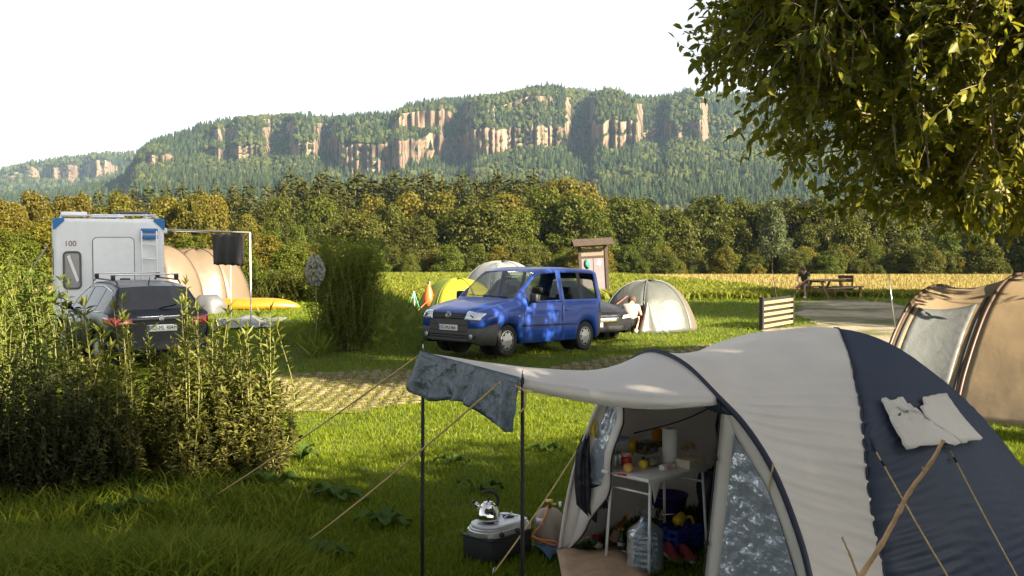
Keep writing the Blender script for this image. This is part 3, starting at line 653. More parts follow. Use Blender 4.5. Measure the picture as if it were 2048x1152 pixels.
place_shade(0, (11.4, .2, 0), 1.0, .4, 'maple behind the camera at the right, shading the grey and navy tent', .84)
place_shade(1, (14.8, -2.4, 0), 1.0, 4.2, 'added unseen maple behind the camera at the far right, doubling the shade on the tent', .96)  # added out of view to keep sun flecks off the tent
place_shade(1, (12.0, -8.6, 0), 1.1, 2.0, 'maple farther behind the camera, shading the lower left lawn', 1.4)
place_shade(1, (22, 25.5, 0), 1.05, 1.1, 'maple right of the gravel path, outside the picture')
place_shade(0, (27, 33.5, 0), 1.05, 3.1, 'maple beyond the gravel path, outside the picture')
SH.append(broad_proto(33, 12, (4.8, 4.8, 3.7), LEAF_shade, 130, 130, .32, .1, .35))  # high crowns added out of view to darken the foreground's sky light
for i_, (x_, y_, lb_) in enumerate([(4.6, -3.0, 'added unseen maple holding back sky light, just behind the camera at the right'), (-3.6, -3.2, 'added unseen maple holding back sky light, just behind the camera at the left'), (.6, -8.5, 'added unseen maple holding back sky light, straight behind the camera')]): place_shade(2, (x_, y_, 0), 1.0, 1.3 * i_, lb_)
SH.append(broad_proto(34, 18.5, (4.8, 4.8, 3.4), LEAF_shade, 140, 130, .34, .1, .45))  # invented tall tree, crown set high to shade the motorhome but not the walnut
place_shade(3, (13.5, 6.8, 0), 1.0, .7, 'added unseen very tall maple right of the picture, shading the motorhome')
# ================================================================== grass, weeds, shrubs
def blades_np(X, Y, Z, h, wd, lean, seed, seg=2):
    r = np.random.default_rng(seed); n = len(X); a = r.uniform(0, 2 * np.pi, n); b = r.uniform(0, 2 * np.pi, n)
    B = np.stack([X, Y, Z], 1); S = np.stack([np.cos(a), np.sin(a), np.zeros(n)], 1) * (wd / 2)[:, None]
    O = np.stack([np.cos(b), np.sin(b), np.zeros(n)], 1) * (lean * h)[:, None]
    up = np.array([0, 0, 1.]); hh = h[:, None]
    if seg == 1:
        V = np.stack([B - S, B + S, B + O + up * hh], 1).reshape(-1, 3); return V, np.arange(3 * n).reshape(-1, 3)
    M_ = B + O * .35 + up * hh * .6; Tt = B + O + up * hh * .92
    V = np.stack([B - S, B + S, M_ - S * .75, M_ + S * .75, Tt], 1).reshape(-1, 3); i = np.arange(n)[:, None] * 5
    F = np.concatenate([i + np.array([[0, 1, 3]]), i + np.array([[0, 3, 2]]), i + np.array([[2, 3, 4]])], 0); return V, F
MAT_blade = LM('grass_blades', (.22, .35, .014), (.44, .52, .032), .45, gloss=.03)
MAT_long = LM('tall_grass_blades', (.17, .29, .014), (.50, .55, .06), .4, gloss=.03)
MAT_dry = LM('worn_grass_blades', (.24, .25, .045), (.42, .37, .11), .3, gloss=.02)
MAT_cropl = LM('crop_leaves', (.25, .31, .028), (.40, .43, .065), .35, gloss=.03)
MAT_straw = LM('ripe_straw', (.48, .39, .125), (.62, .51, .19), .3, gloss=.02)
def frame_pts(n, d0, d1, seed, p0=-420, p1=2420, pw=1.):
    """random ground points in the field of view, density falling with distance"""
    r = np.random.default_rng(seed); d = d0 * (d1 / d0) ** (r.random(n) ** pw); px = r.uniform(p0, p1, n)
    return (px - 1024) / FPX * d, d
def keep_out(X, Y): return inpoly(X, Y, POLY_GRAV) | inpoly(X, Y, POLY_CROP) | (Y > 46.5)
def TENT_OUT(X, Y): return inpoly(X, Y, TENT_FOOT)
TENT_FOOT = [(2.1, 8.4), (3.0, 6.6), (4.6, 7.6), (4.6, 9.6), (3.2, 9.6)]
X, Y = frame_pts(255000, 4.6, 15.5, 1, pw=.75); k = ~keep_out(X, Y) & ~TENT_OUT(X, Y); X, Y = X[k], Y[k]; n = len(X)
cl = np.array([mnoise.noise((x * 1.3, y * 1.3, 0)) for x, y in zip(X[::1], Y[::1])])
inp = inpoly(X, Y, POLY_PAVE); k = ~inp | (RNG.random(n) < .35); X, Y, cl = X[k], Y[k], cl[k]; n = len(X)
V, F = blades_np(X, Y, gza(X, Y) - .005, RNG.uniform(.035, .075, n) * (1 + .5 * cl), RNG.uniform(.006, .012, n), RNG.uniform(.2, .9, n), 2)
tag(link('lawn_grass', np_mesh('lawn_grass', V, F, MAT_blade)), 'short lawn grass in front of and around the grey and navy tent', 'grass', kind='stuff')
X, Y = frame_pts(150000, 15.2, 47, 3); k = ~keep_out(X, Y); X, Y = X[k], Y[k]; n = len(X); inp = inpoly(X, Y, POLY_PAVE)
sp = ((X + 3.2) / 2.4) ** 2 + ((Y - 24.2) / 2.2) ** 2 < 1
far = np.clip(Y / 20, .8, 2.2); hh = RNG.uniform(.04, .085, n) * far ** .7 * np.where(sp, 2.6, 1.)
k = ~inp | (RNG.random(n) < .55); V, F = blades_np(X[k], Y[k], gza(X[k], Y[k]) - .005, hh[k], (RNG.uniform(.012, .022, n) * far)[k], RNG.uniform(.2, 1., n)[k], 4, 1)
tag(link('meadow_grass', np_mesh('meadow_grass', V, F, MAT_blade)), 'rougher grass between the parked cars and the fields', 'grass', kind='stuff')
X, Y = frame_pts(150000, 14, 30, 5); k = inpoly(X, Y, POLY_PAVE); X, Y = X[k], Y[k]; n = len(X)
V, F = blades_np(X, Y, gza(X, Y) + .012, RNG.uniform(.02, .05, n), RNG.uniform(.012, .02, n), RNG.uniform(.4, 1.2, n), 6, 1)
tag(link('worn_grass', np_mesh('worn_grass', V, F, MAT_dry)), 'dry worn grass sprouting in the turf pavers', 'grass', kind='stuff')
# long grass on the bank in the lower left corner and at the hedge's foot
X, Y = frame_pts(66000, 4.4, 11.2, 7, -420, 760); px = 1024 + FPX * X / Y
dens = np.clip(.55 + .9 * np.array([mnoise.noise((x * 1.1, y * 1.1, 4)) for x, y in zip(X, Y)]) - np.clip((px - 480) / 260, 0, 1) - np.clip((Y - 9.7) / 2.5, 0, .5), 0, 1)
k = RNG.random(len(X)) < dens; X, Y = X[k], Y[k]; n = len(X)
V, F = blades_np(X, Y, gza(X, Y), RNG.uniform(.07, .27, n), RNG.uniform(.009, .018, n), RNG.uniform(.3, 1.3, n), 8)
tag(link('tall_grass', np_mesh('tall_grass', V, F, MAT_long)), 'tall uncut grass on the bank in the lower left corner', 'grass', kind='stuff')
# crops
def crop(name, pts, hgt, wd, mat, label, seed, seg=1, lean=.5):
    X, Y = pts; n = len(X); V, F = blades_np(X, Y, gza(X, Y) + .02, RNG.uniform(.6, 1.2, n) * hgt, RNG.uniform(.6, 1.3, n) * wd, RNG.uniform(.1, 1, n) * lean, seed, seg)
    tag(link(name, np_mesh(name, V, F, mat)), label, 'crop', kind='stuff')
X, Y = frame_pts(115000, 38, 82, 9, 500, 1650); k = inpoly(X, Y, POLY_CROP); crop('green_crop', (X[k], Y[k]), .34, .10, MAT_cropl, 'bright green crop growing in the field behind the blue van', 10, 2, 1.)
X, Y = frame_pts(110000, 46.5, 150, 11, -150, 2300, 1.4); k = ~inpoly(X, Y, POLY_CROP); crop('ripe_crop', (X[k], Y[k]), .22, .07, MAT_straw, 'ripe yellow grain stubble beyond the picnic table', 12, 1, .7)
X, Y = frame_pts(16000, 40, 45.5, 13, 1480, 2150); Y2 = Y + np.sin(X * .8); k = ~inpoly(X, Y, POLY_GRAV) & (Y2 > 42.6); crop('field_margin', (X[k], Y[k]), .26, .09, MAT_cropl, 'green weedy strip between the gravel path and the ripe field', 14, 2, .8)

# ------------------------------------------------------------------ turf pavers, too small to pick apart: one mass of concrete studs
MAT_paver = M('turf_paver_concrete', (.20, .165, .09), .9, var=.3, vs=14, bump=.4, bs=60)
X, Y = np.meshgrid(np.arange(-6, 12, .20), np.arange(12, 27, .20), indexing='ij'); Y = Y + .10 * ((np.arange(X.shape[0]) % 2)[:, None]); X = X.ravel(); Y = Y.ravel()
X, Y = X + RNG.normal(0, .006, len(X)), Y + RNG.normal(0, .006, len(X)); k = inpoly(X, Y, POLY_PAVE) & (RNG.random(len(X)) < .93); X, Y = X[k], Y[k]; Z = gza(X, Y) + RNG.uniform(.016, .028, len(X))
q = np.array([(-.085, 0), (-.04, -.075), (.04, -.075), (.085, 0), (.04, .075), (-.04, .075)])
Vt = np.stack([X[:, None] + q[None, :, 0], Y[:, None] + q[None, :, 1], np.repeat(Z[:, None], 6, 1)], -1); Vb = Vt - np.array([0, 0, .05]); Vb[..., :2] += q[None] * .12
V = np.concatenate([Vt, Vb], 1).reshape(-1, 3); b = np.arange(len(X))[:, None] * 12
F = np.concatenate([b + np.array([[0, 1, 2, 3]]), b + np.array([[0, 3, 4, 5]])] + [b + np.array([[j, j + 6, (j + 1) % 6 + 6, (j + 1) % 6]]) for j in range(6)], 0)
tag(link('turf_pavers', np_mesh('turf_pavers', V, F, MAT_paver)), 'tan honeycomb concrete turf pavers under and in front of the van', 'pavers', kind='stuff')

# ------------------------------------------------------------------ shrubs made of leafy stems
LEAF_shoot = LM('shoot_leaves', (.21, .28, .028), (.42, .44, .06), .45, rough=.35, gloss=.08)
LEAF_olive = LM('hedge_leaves', (.21, .26, .042), (.48, .45, .11), .4, rough=.4, gloss=.07)
LEAF_dark = LM('privet_leaves', (.06, .09, .022), (.15, .17, .038), .3, rough=.35, gloss=.08)
LEAF_bush = LM('broom_leaves', (.25, .37, .036), (.44, .53, .065), .4, gloss=.04)
LEAF_pale = LM('nettle_leaves', (.17, .26, .035), (.25, .33, .06), .45, gloss=.05)
MAT_stem = M('green_stem', (.15, .15, .045), .7, var=.2); MAT_stemd = M('dark_stem', (.07, .06, .03), .8, var=.2)
def stems_shrub(name, label, loc, stems, H, base_r, top_r, nleaf, L, Wr, mat, seed, group=None, up=.5, cat='shrub', bend=.12, start=.15, stem_r=.006, hvar=.25, smat=None):
    r = np.random.default_rng(seed); P, D = [], []; sb = MB()
    for k in range(stems):
        a = r.uniform(0, 6.283); q = math.sqrt(r.random()); b = np.array([math.cos(a), math.sin(a), 0]) * base_r * q; a2 = a + r.normal(0, .5)
        t = np.array([math.cos(a2), math.sin(a2), 0]) * top_r * q * r.uniform(.6, 1.1) + np.array([0, 0, H * r.uniform(1 - hvar, 1.)])
        m_ = (b + t) / 2 + np.append(r.normal(0, bend * H * .3, 2), 0); pts = spline([b, m_, t], 5)
        sb.tube(pts, [stem_r * (1 - .7 * i / len(pts)) for i in range(len(pts))], 4, False, False)
        A = np.array([list(p) for p in pts])
        for g in range(nleaf):
            u = start + (1 - start) * (g + r.random()) / nleaf; f = u * (len(A) - 1); i = min(int(f), len(A) - 2); p = A[i] + (A[i + 1] - A[i]) * (f - i)
            ang = g * 2.4 + r.normal(0, .3); P.append(p); D.append([math.cos(ang), math.sin(ang), up + r.normal(0, .35)])
        for e in range(3): P.append(A[-1]); D.append([r.normal(0, .35), r.normal(0, .35), 1])
    P, D = np.array(P), np.array(D); n = len(P); ln = L * r.uniform(.55, 1.25, n); N = unit(np.array([[0, 0, 1.]]) - D * .4 + r.normal(0, .25, (n, 3)))
    V, F = leaves_np(P, D, N, ln, ln * Wr, fold=.2, droop=.15)
    root = thing(name, label, cat, loc, 0, group)
    sb.build('stems', smat or MAT_stem, root, fixn=False); link('leaves', np_mesh('leaves', V, F, mat), None, root); return root
def on(px, d): x = (px - 1024) / FPX * d; return (x, d, gz(x, d) - .02)
def top_h(top, d, z0=0): return CAMZ + (480 - top) * d / FPX - z0
# tall single shoots of the hedge
for i, (px, top, d) in enumerate(sorted([(112, 585, 10.4), (150, 545, 10.0), (188, 640, 10.3), (245, 592, 10.1), (292, 655, 10.5), (318, 700, 10.2), (372, 560, 10.0), (392, 605, 10.3), (432, 612, 10.5), (468, 668, 10.4), (500, 626, 10.2), (541, 622, 10.3), (225, 690, 9.8), (345, 690, 10.6)])):
    stems_shrub('willow_shoot', f'tall leafy shoot rising from the hedge, {ORD[i]} from the left', on(px, d), 4 if i % 3 else 5, top_h(top, d), .07, .17, 36, .125, .24, LEAF_shoot, 100 + i, 'tall shoots rising from the hedge', up=.75, cat='plant', start=.3, stem_r=.008, hvar=.2)
# the hedge itself
for i, (px, d, h, rr) in enumerate([(215, 10.2, 1.15, .45), (290, 10.6, 1.25, .42), (360, 10.1, 1.2, .45), (425, 10.5, 1.25, .42), (480, 10.2, 1.1, .4), (525, 10.4, .95, .3), (150, 10.8, 1.3, .45), (390, 11.0, 1.35, .4)]):
    stems_shrub('hedge_shrub', ['olive hedge shrub right beside the dark small-leaved one', 'olive hedge shrub below the red tail lamp of the estate car', 'sunlit olive hedge shrub in the middle of the hedge', 'sunlit tan hedge shrub below the estate car plate', 'hedge shrub with shaded foot near the hedge end', 'last small shrub at the right end of the hedge', 'back hedge shrub in front of the estate car wheel', 'back hedge shrub just below the car bumper'][i],
                on(px, d), 74, h, rr * .55, rr, 62, .072, .40, LEAF_olive, 130 + i, 'shrubs of the hedge', up=.2, bend=.4, start=.0, stem_r=.0035, hvar=.6, smat=MAT_stemd)
for i, (px, d, h, rr) in enumerate([(20, 9.6, 1.35, .5), (105, 9.5, 1.2, .45), (190, 9.7, .95, .35), (-60, 9.8, 1.4, .5)]):
    stems_shrub('privet_shrub', ['dark small-leaved shrub at the left edge of the picture', 'dark small-leaved shrub with pale sunlit tips at the left', 'lower dark shrub between the privet and the hedge', 'dark shrub cut by the left picture edge'][i], on(px, d), 110, h, rr * .6, rr, 60, .055, .5, LEAF_dark, 150 + i, 'dark shrubs at the left', up=.15, bend=.4, start=.0, stem_r=.0035, hvar=.65, smat=MAT_stemd)
stems_shrub('broom_bush', 'large round green bush of fine upright stems on the grassy mound', on(693, 22.4), 270, 2.35, .5, .86, 70, .105, .26, LEAF_bush, 170, up=.7, bend=.25, start=.04, stem_r=.006, hvar=.35)
stems_shrub('laurel_bush', 'dark green bush at the far left edge beside the motorhome', on(-10, 15.5), 110, 2.25, .45, .55, 60, .09, .3, LEAF_bush, 171, up=.8, bend=.3, start=.04, hvar=.4)
stems_shrub('nettle_clump', 'pale yellow-green leafy clump left of the motorhome', on(72, 13.4), 26, 1.95, .2, .3, 30, .12, .5, LEAF_pale, 172, up=.2, bend=.25, start=.2, cat='plant')
stems_shrub('nettle_clump', 'small bright green leafy clump among the dark shrubs at the left', on(62, 9.7), 14, 1.45, .12, .2, 20, .07, .6, LEAF_pale, 173, up=.2, bend=.25, start=.5, cat='plant')
for i, (px, d, h, w_) in enumerate([(515, 41, 1.15, 1.1), (562, 41.5, 1.2, 1.1), (612, 41, 1.2, 1.1), (660, 40, 1.3, 1.1), (470, 42.5, 1.3, 1.1)]):
    stems_shrub('clipped_hedge_bush', ['hedge bush above the tip of the orange canoe', 'hedge bush right of the orange canoe', 'hedge bush below the white flower spike', 'hedge bush half hidden by the round broom bush', 'hedge bush behind the hanging black cloth'][i], on(px, d), 90, h, .6, w_, 30, .13, .5, LEAF_oak if i % 2 else LEAF_lime, 180 + i, 'hedge behind the canoe', up=.3, bend=.3, start=.03, hvar=.35)
# white flower spike
MAT_petal = LM('white_petals', (.78, .76, .72), (.9, .86, .80), .3)
r_ = np.random.default_rng(5); x, y, z = on(630, 21.3); root = thing('yucca_flower', 'tall white flower spike left of the round broom bush', 'flower', (x, y, z))
mb = MB(); mb.tube([(0, 0, 0), (.02, 0, 1.), (0, 0, 2.25)], [.02, .016, .008], 6); mb.build('stem', MAT_stem, root)
zt = r_.uniform(0, 1, 260); rr = .16 * np.sin(np.pi * np.clip(zt, .05, .95)) ** .7; a = r_.uniform(0, 6.28, 260); P = np.stack([rr * np.cos(a), rr * np.sin(a), 1.52 + zt * .6], 1); D = np.stack([np.cos(a), np.sin(a), -1.2 + 0 * a], 1)
V, F = leaves_np(P, D, rnd_dir(260), .08, .06, fold=.3); link('blossom', np_mesh('blossom', V, F, MAT_petal), None, root)
P = np.stack([r_.normal(0, .1, 40), r_.normal(0, .1, 40), np.full(40, .05)], 1); D = np.concatenate([r_.normal(0, .6, (40, 2)), np.ones((40, 1))], 1); V, F = leaves_np(P, D, rnd_dir(40), .6, .05); link('leaves', np_mesh('leaves', V, F, LEAF_bush), None, root)
# broad-leaved docks in the lawn
LEAF_dock = LM('dock_leaves', (.11, .22, .045), (.19, .30, .06), .3, rough=.5, gloss=.04)
def dock(px, py, s, seed, label):
    r = np.random.default_rng(seed); p = G(px, py); mb = MB()
    for k in range(int(r.integers(6, 9))):
        a = k * 2.4 + r.normal(0, .3); L = s * r.uniform(.7, 1.15); w_ = L * r.uniform(.36, .46); el = r.uniform(.35, .9); rows = []
        for i in range(8):
            u = i / 7; hw = w_ * .5 * math.sin(math.pi * min(1, u * .93 + .07)) ** .75 * (.0 if i in (0, 7) else 1) + .003; rad = .03 + L * u * math.cos(el * (1 - .5 * u)); zz = .02 + L * (math.sin(el) * u - .55 * u * u)
            row = []
            for v in (-1, -.5, 0, .5, 1):
                ww = hw * v * (1 + .12 * math.sin(9 * u + k)); row.append((rad * math.cos(a) - ww * math.sin(a), rad * math.sin(a) + ww * math.cos(a), max(.01, zz) + abs(v) * hw * .35 + .012 * math.sin(11 * u + 3 * v)))
            rows.append(row)
        mb.grid(rows)
    o = mb.build('dock_plant', LEAF_dock, fixn=False); o.location = p; o.scale = (1, 1, 1.5); tag(o, label, 'weed', 'broad-leaved weeds in the lawn')
for i, (px, py, s, lb) in enumerate([(548, 975, .24, 'broad-leaved weed right of the hedge, beside the long rope'), (598, 925, .22, 'broad-leaved weed just below the sunlit lawn, near the hedge end'), (672, 1000, .20, 'broad-leaved weed in the shaded lawn left of the front pole'), (235, 1035, .24, 'large broad-leaved weed below the dark shrubs'), (300, 985, .20, 'broad-leaved weed at the foot of the hedge, in half light'), (272, 1085, .18, 'small broad-leaved weed in the tall grass of the bank'),
        (362, 1138, .20, 'broad-leaved weed cut by the lower picture edge'), (765, 1050, .18, 'broad-leaved weed left of the left awning pole'), (640, 1115, .16, 'small weed near the rope peg'), (170, 905, .24, 'broad-leaved weed under the dark shrubs at the left'), (60, 1010, .26, 'broad-leaved weed cut by the left picture edge'), (1090, 905, .14, 'small weed right of the right awning pole'), (905, 930, .14, 'small broad-leaved weed between the two awning poles'), (960, 985, .15, 'broad-leaved weed behind the kettle')]):
    dock(px, py, s * 1.3, 300 + i, lb)
# ================================================================== the grey and navy dome tent with its awning
FAB_beige = FABRIC('grey_beige_tent_cloth', (.78, .73, .67), .22, wr=.25, ws=9, wdist=.02, stretch=(1, 1, 1))
FAB_navy = FABRIC('navy_tent_cloth', (.055, .068, .105), .10, wr=.3, ws=9, wdist=.02, gloss=.03)
FAB_navyd = FABRIC('dark_navy_cloth', (.018, .024, .050), .05, wr=.3)
FAB_inner = FABRIC('grey_inner_tent_cloth', (.27, .28, .33), .15)
FAB_flap = FABRIC('awning_cloth', (.76, .72, .69), .28, wr=.25, ws=4, wdist=.02)
FAB_skirt = FABRIC('blue_grey_crumpled_cloth', (.075, .110, .135), .12, var=.45, vs=14, wr=1.0, ws=14, wdist=.03, gloss=.10)
PLASTIC = GLASS('crumpled_clear_film', (.42, .48, .58), .26, .25, bump=.6, bs=26, bdist=.02, milk=.48, milkc=(.42, .48, .58))
ROPE = M('tan_rope', (.62, .44, .20), .8, var=.25, vs=60, bump=.5, bs=200)
BLACKPOLE = M('black_pole', (.015, .015, .018), .4, var=.1)
BLACKSTRAP = M('black_strap', (.012, .012, .015), .7)
STEEL = M('steel', (.55, .55, .56), .3, 1., var=.08)
TC = np.array([1.07, 6.955]); TA = unit(np.array([.78, .625])); TN = np.array([TA[1], -TA[0]]); HW = 1.135
HOOP = np.array([(0, 0), (.045, .45), (.1, .80), (.2, 1.23), (.288, 1.45), (.36, 1.57), (.44, 1.617), (.55, 1.555), (.674, 1.375), (.77, 1.22), (.859, 1.0), (.93, .72), (.985, .40), (1.012, 0)])
_hp = np.array([list(p) for p in spline([(a, 0, b) for a, b in HOOP], 6)])[:, [0, 2]]
def smooth(a, b, x): t = np.clip((x - a) / (b - a), 0, 1); return t * t * (3 - 2 * t)
_S = [0, .3, .8, 1.2, 1.75, 2.0, 2.5, 3.0, 3.5, 4.0, 4.5, 5.0, 5.4]; _H = [1.617, 1.575, 1.60, 1.68, 1.70, 1.65, 1.42, 1.08, .70, .37, .15, .05, .02]
_W = [1.135, 1.22, 1.40, 1.47, 1.42, 1.38, 1.28, 1.15, 1.0, .85, .65, .45, .3]
def crv(xs, ys, s):                                   # smooth interpolation
    e = .12; return (np.interp(s - e, xs, ys) + np.interp(s, xs, ys) * 2 + np.interp(s + e, xs, ys)) / 4 if s > e else np.interp(s, xs, ys)
def fly(s, th):
    """point of the fly at distance s along the tent, th 0 (far foot) .. 1 (near foot)"""
    H, W_ = crv(_S, _H, s), crv(_S, _W, s)
    # the hoop's own outline, blending into the dome's
    j = th * (len(_hp) - 1); i = min(int(j), len(_hp) - 2); f = j - i; t0, h0 = _hp[i] + (_hp[i + 1] - _hp[i]) * f
    a = math.pi * th; c1 = -math.copysign(abs(math.cos(a)) ** .92, math.cos(a)); h1 = math.sin(a) ** (.86 + .40 * float(smooth(1.0, 2.2, s)))
    b = float(smooth(.05, 1.1, s)); c = ((2 * t0 - 1) * (1 - b) + c1 * b) * W_; h = (h0 / 1.617 * (1 - b) + h1 * b) * H
    low = float(smooth(.54, .80, th)) * (.35 + .65 * float(smooth(-.25, .35, mnoise.noise((s * 1.7 + 3, th * 3.5, 11)))))
    q1 = 1 - abs(math.sin(112 * (th - .115 * s) + 1.6 * mnoise.noise((s * 1.5, th * 4, 0)))); q2 = 1 - abs(math.sin(197 * (th - .13 * s) + 2 * mnoise.noise((s * 2.5, th * 6, 3))))
    wr = low * math.sin(math.pi / 2 * min(1, s * 2.2 + .06)) * (.034 * q1 ** 2.0 + .014 * q2 ** 1.8 - .010) * (1 - .65 * float(smooth(.95, 1.6, s))) if s < 4.6 else 0.
    n_ = mnoise.noise((s * 1.4, th * 5, 7)) * .02 * min(1, s)
    c += (wr + n_) * (1 if th > .5 else -1); h += (wr + n_) * .6 * (1 if h > .15 else 0)
    p = TC + TA * s + TN * c; return Vector((p[0], p[1], max(h, 0)))
def hoop_plane(px, py):                                # where a line of sight meets the hoop's plane: (t, height)
    v = ray(px, py); n2 = TA; k = (TC[0] * n2[0] + TC[1] * n2[1]) / (v.x * n2[0] + v.y * n2[1]); p = Vector((0, 0, CAMZ)) + v * k
    return ((np.dot(np.array([p.x, p.y]) - TC, TN) / HW + 1) / 2, p.z)
def hp(t, h, out=0.): p = TC + TN * HW * (2 * t - 1) - TA * out; return Vector((p[0], p[1], h))
TENT = thing('dome_tent', 'grey and navy dome tent with open porch in the right foreground', 'tent', (TC[0], TC[1], 0))
_off = Vector((TC[0], TC[1], 0))
def tp(mb, name, mat, parent=TENT, **k):
    """build a mesh given in place coordinates as a child of the tent"""
    mb.v = [tuple(Vector(v) - _off) for v in mb.v] if parent is not None else mb.v
    return mb.build(name, mat, parent, **k)
_sx, _sy = [1680, 1700, 1720, 1731, 1745, 1760, 1776, 1790], [655, 712, 790, 880, 1000, 1080, 1152, 1240]
_sth = np.linspace(.5, 1, 26); _ss = []
for th in _sth:                                        # where the pole sleeve runs over the dome
    best = (9e9, 0)
    for s_ in np.linspace(.25, 2.2, 60):
        p = fly(s_, th); ppx, ppy = 1024 + FPX * p.x / p.y, 480 - FPX * (p.z - CAMZ) / p.y
        e = abs(ppx - np.interp(ppy, _sy, _sx)); best = min(best, (e, s_))
    _ss.append(best[1])
_ss[0] = max(_ss[0], 1.75); _ss = np.convolve(np.pad(_ss, 2, mode='edge'), [.1, .2, .4, .2, .1], 'valid')
def seam(th): return float(np.interp(th, _sth, _ss)) if th >= .5 else float(_ss[0] + (1.98 - _ss[0]) * min(1, (.5 - th) * 8))
nth = 300
g = [[fly(seam(j / (nth - 1)) * i / 30, j / (nth - 1)) for j in range(nth)] for i in range(31)]
mb = MB(); mb.grid(g); front = tp(mb, 'front_fly', FAB_beige, solid=.003, fixn=False); front['label'] = 'grey-beige front half of the fly'
g = [[fly(seam(j / (nth - 1)) + (5.4 - seam(j / (nth - 1))) * (i / 46) , j / (nth - 1)) for j in range(nth)] for i in range(47)]
mb = MB(); mb.grid(g); back = tp(mb, 'rear_fly', FAB_navy, solid=.003, fixn=False); back['label'] = 'navy rear half of the fly'
# hoop pole in its navy sleeve, with the broad navy shoulder patch
mb = MB(); mb.tube([hp(t, h, .012) for t, h in _hp if t >= .2], .019, 8); tp(mb, 'hoop_sleeve', FAB_navyd); mb = MB(); mb.tube([hp(t, h, .010) for t, h in _hp if t <= .205], .014, 8); tp(mb, 'hoop_sleeve', FAB_beige)
mb = MB(); mb.tube([fly(seam(.5 + .5 * i / 40) , .5 + .5 * i / 40) + Vector((0, 0, .004)) for i in range(41)], .007, 6); tp(mb, 'seam_piping', FAB_navyd)
mb = MB(); ta, tb = .60, .735; rows = []
def hoop_h(t, right=True):
    k = np.argmax(_hp[:, 1]); q = _hp[k:] if right else _hp[:k + 1]; return float(np.interp(t, q[:, 0], q[:, 1]))
def hoop_t(h, right=True):
    k = np.argmax(_hp[:, 1]); q = _hp[k:][::-1] if right else _hp[:k + 1]; return float(np.interp(h, q[:, 1], q[:, 0]))
for i in range(9):
    t = ta + (tb - ta) * i / 8; h = hoop_h(t); wd = .09 * math.sin(math.pi * (i + .4) / 8.8); rows.append([hp(t, h - .005, .016), hp(t - wd * .5, h - wd * .9, .02)])
mb.grid(rows); tp(mb, 'shoulder_patch', FAB_navy, solid=.003)
# the awning: the door panel held out on two poles
AL, AR = at(846, 705, 6.29), at(1045, 758, 5.64)
rows = []
for i in range(25):
    u = i / 24; row = []
    for j in range(25):
        v = j / 24; tt = .29 + (.674 - .29) * v; k = np.argmax(_hp[:, 1]); hh = hoop_h(tt, tt > _hp[k, 0]); a = hp(tt, hh, .02); b = AL.lerp(AR, v)
        e = u ** .8; p = a.lerp(b, u); chord = hp(.29, 1.45).lerp(hp(.674, 1.375), v); arch = (a.z - chord.z) * (1 - min(1, u / .42)) ** 1.6
        base = chord.z + (b.z - chord.z) * u; p.z = base + arch - .085 * math.sin(math.pi * u) * (.35 + .65 * math.sin(math.pi * v)) + .006 * mnoise.noise((u * 5, v * 3, 1)); row.append(p)
    rows.append(row)
mb = MB(); mb.grid(rows); AWN = tp(mb, 'awning', FAB_flap, solid=.003, fixn=False)
mb = MB(); e0 = [r[-1] for r in rows]; mb.grid([[p + Vector((0, 0, .004)), p - TA_ * 0 + Vector((.0, -.01, -.055 * math.sin(math.pi * min(1, .15 + i / 24))))] if False else [p, p + Vector((.004, -.012, -.05 - .035 * math.sin(math.pi * i / 24)))] for i, p in enumerate(e0)]); tp(mb, 'awning_hem', FAB_flap, solid=.003)
rows = []                                              # crumpled blue-grey curtain hung over the front edge
dirp = (AR - AL).normalized(); outv = Vector((-TA[0], -TA[1], 0))
for i in range(41):
    u = i / 40; row = []
    top = AL.lerp(AR, u) + Vector((0, 0, .012))
    for j in range(13):
        v = j / 12; p = top + Vector((0, 0, -.235 * v * (1 + .12 * math.sin(u * 9)) - (.03 * v if u > .93 else 0))) + outv * (.02 + .10 * v * (.5 + .5 * u)) + dirp * ((-.07 if u < .5 else .05) * v * abs(2 * u - 1) ** 2)
        p += outv * (.020 * v * math.sin(u * 31 + 3 * mnoise.noise((u * 4, v * 2, 5)))) + outv * .03 * v * mnoise.noise((u * 9, v * 4, 2)); row.append(p)
    rows.append(row)
mb = MB(); mb.grid(rows); tp(mb, 'awning_curtain', FAB_skirt, solid=.003, fixn=False)
for A_, nm in ((AL, 'left'), (AR, 'right')):
    b = Vector((A_.x + (.0 if nm == 'right' else -.012), A_.y, gz(A_.x, A_.y) - .03)); mb = MB(); mb.tube([b, b.lerp(A_, .45), b.lerp(A_, .9), A_ + Vector((0, 0, .01))], [.0115, .0115, .010, .009], 8)
    tp(mb, 'awning_pole', BLACKPOLE); mb = MB(); mb.tube([A_ + Vector((0, 0, .01)), A_ + Vector((0, 0, .05))], [.005, .004], 6); tp(mb, 'pole_tip', STEEL)
def rope(a, b, parent=TENT, r=.0055, sag=.02, slider=None):
    pts = [a.lerp(b, i / 10) - Vector((0, 0, sag * math.sin(math.pi * i / 10))) for i in range(11)]; mb = MB(); mb.tube(pts, r, 6); o = tp(mb, 'guy_rope', ROPE, parent)
    if slider is not None:
        c = a.lerp(b, slider); d = (b - a).normalized(); mb = MB(); mb.tube([c - d * .02, c + d * .02], .009, 6); tp(mb, 'rope_slider', BLACKSTRAP, parent)
    return o
def peg(p, d, parent=TENT):
    mb = MB(); mb.tube([p + Vector((0, 0, -.08)), p + Vector((0, 0, .03)), p + Vector((0, 0, .05)) + d * .02, p + Vector((0, 0, .04)) + d * .035], .004, 6); tp(mb, 'tent_peg', STEEL, parent)
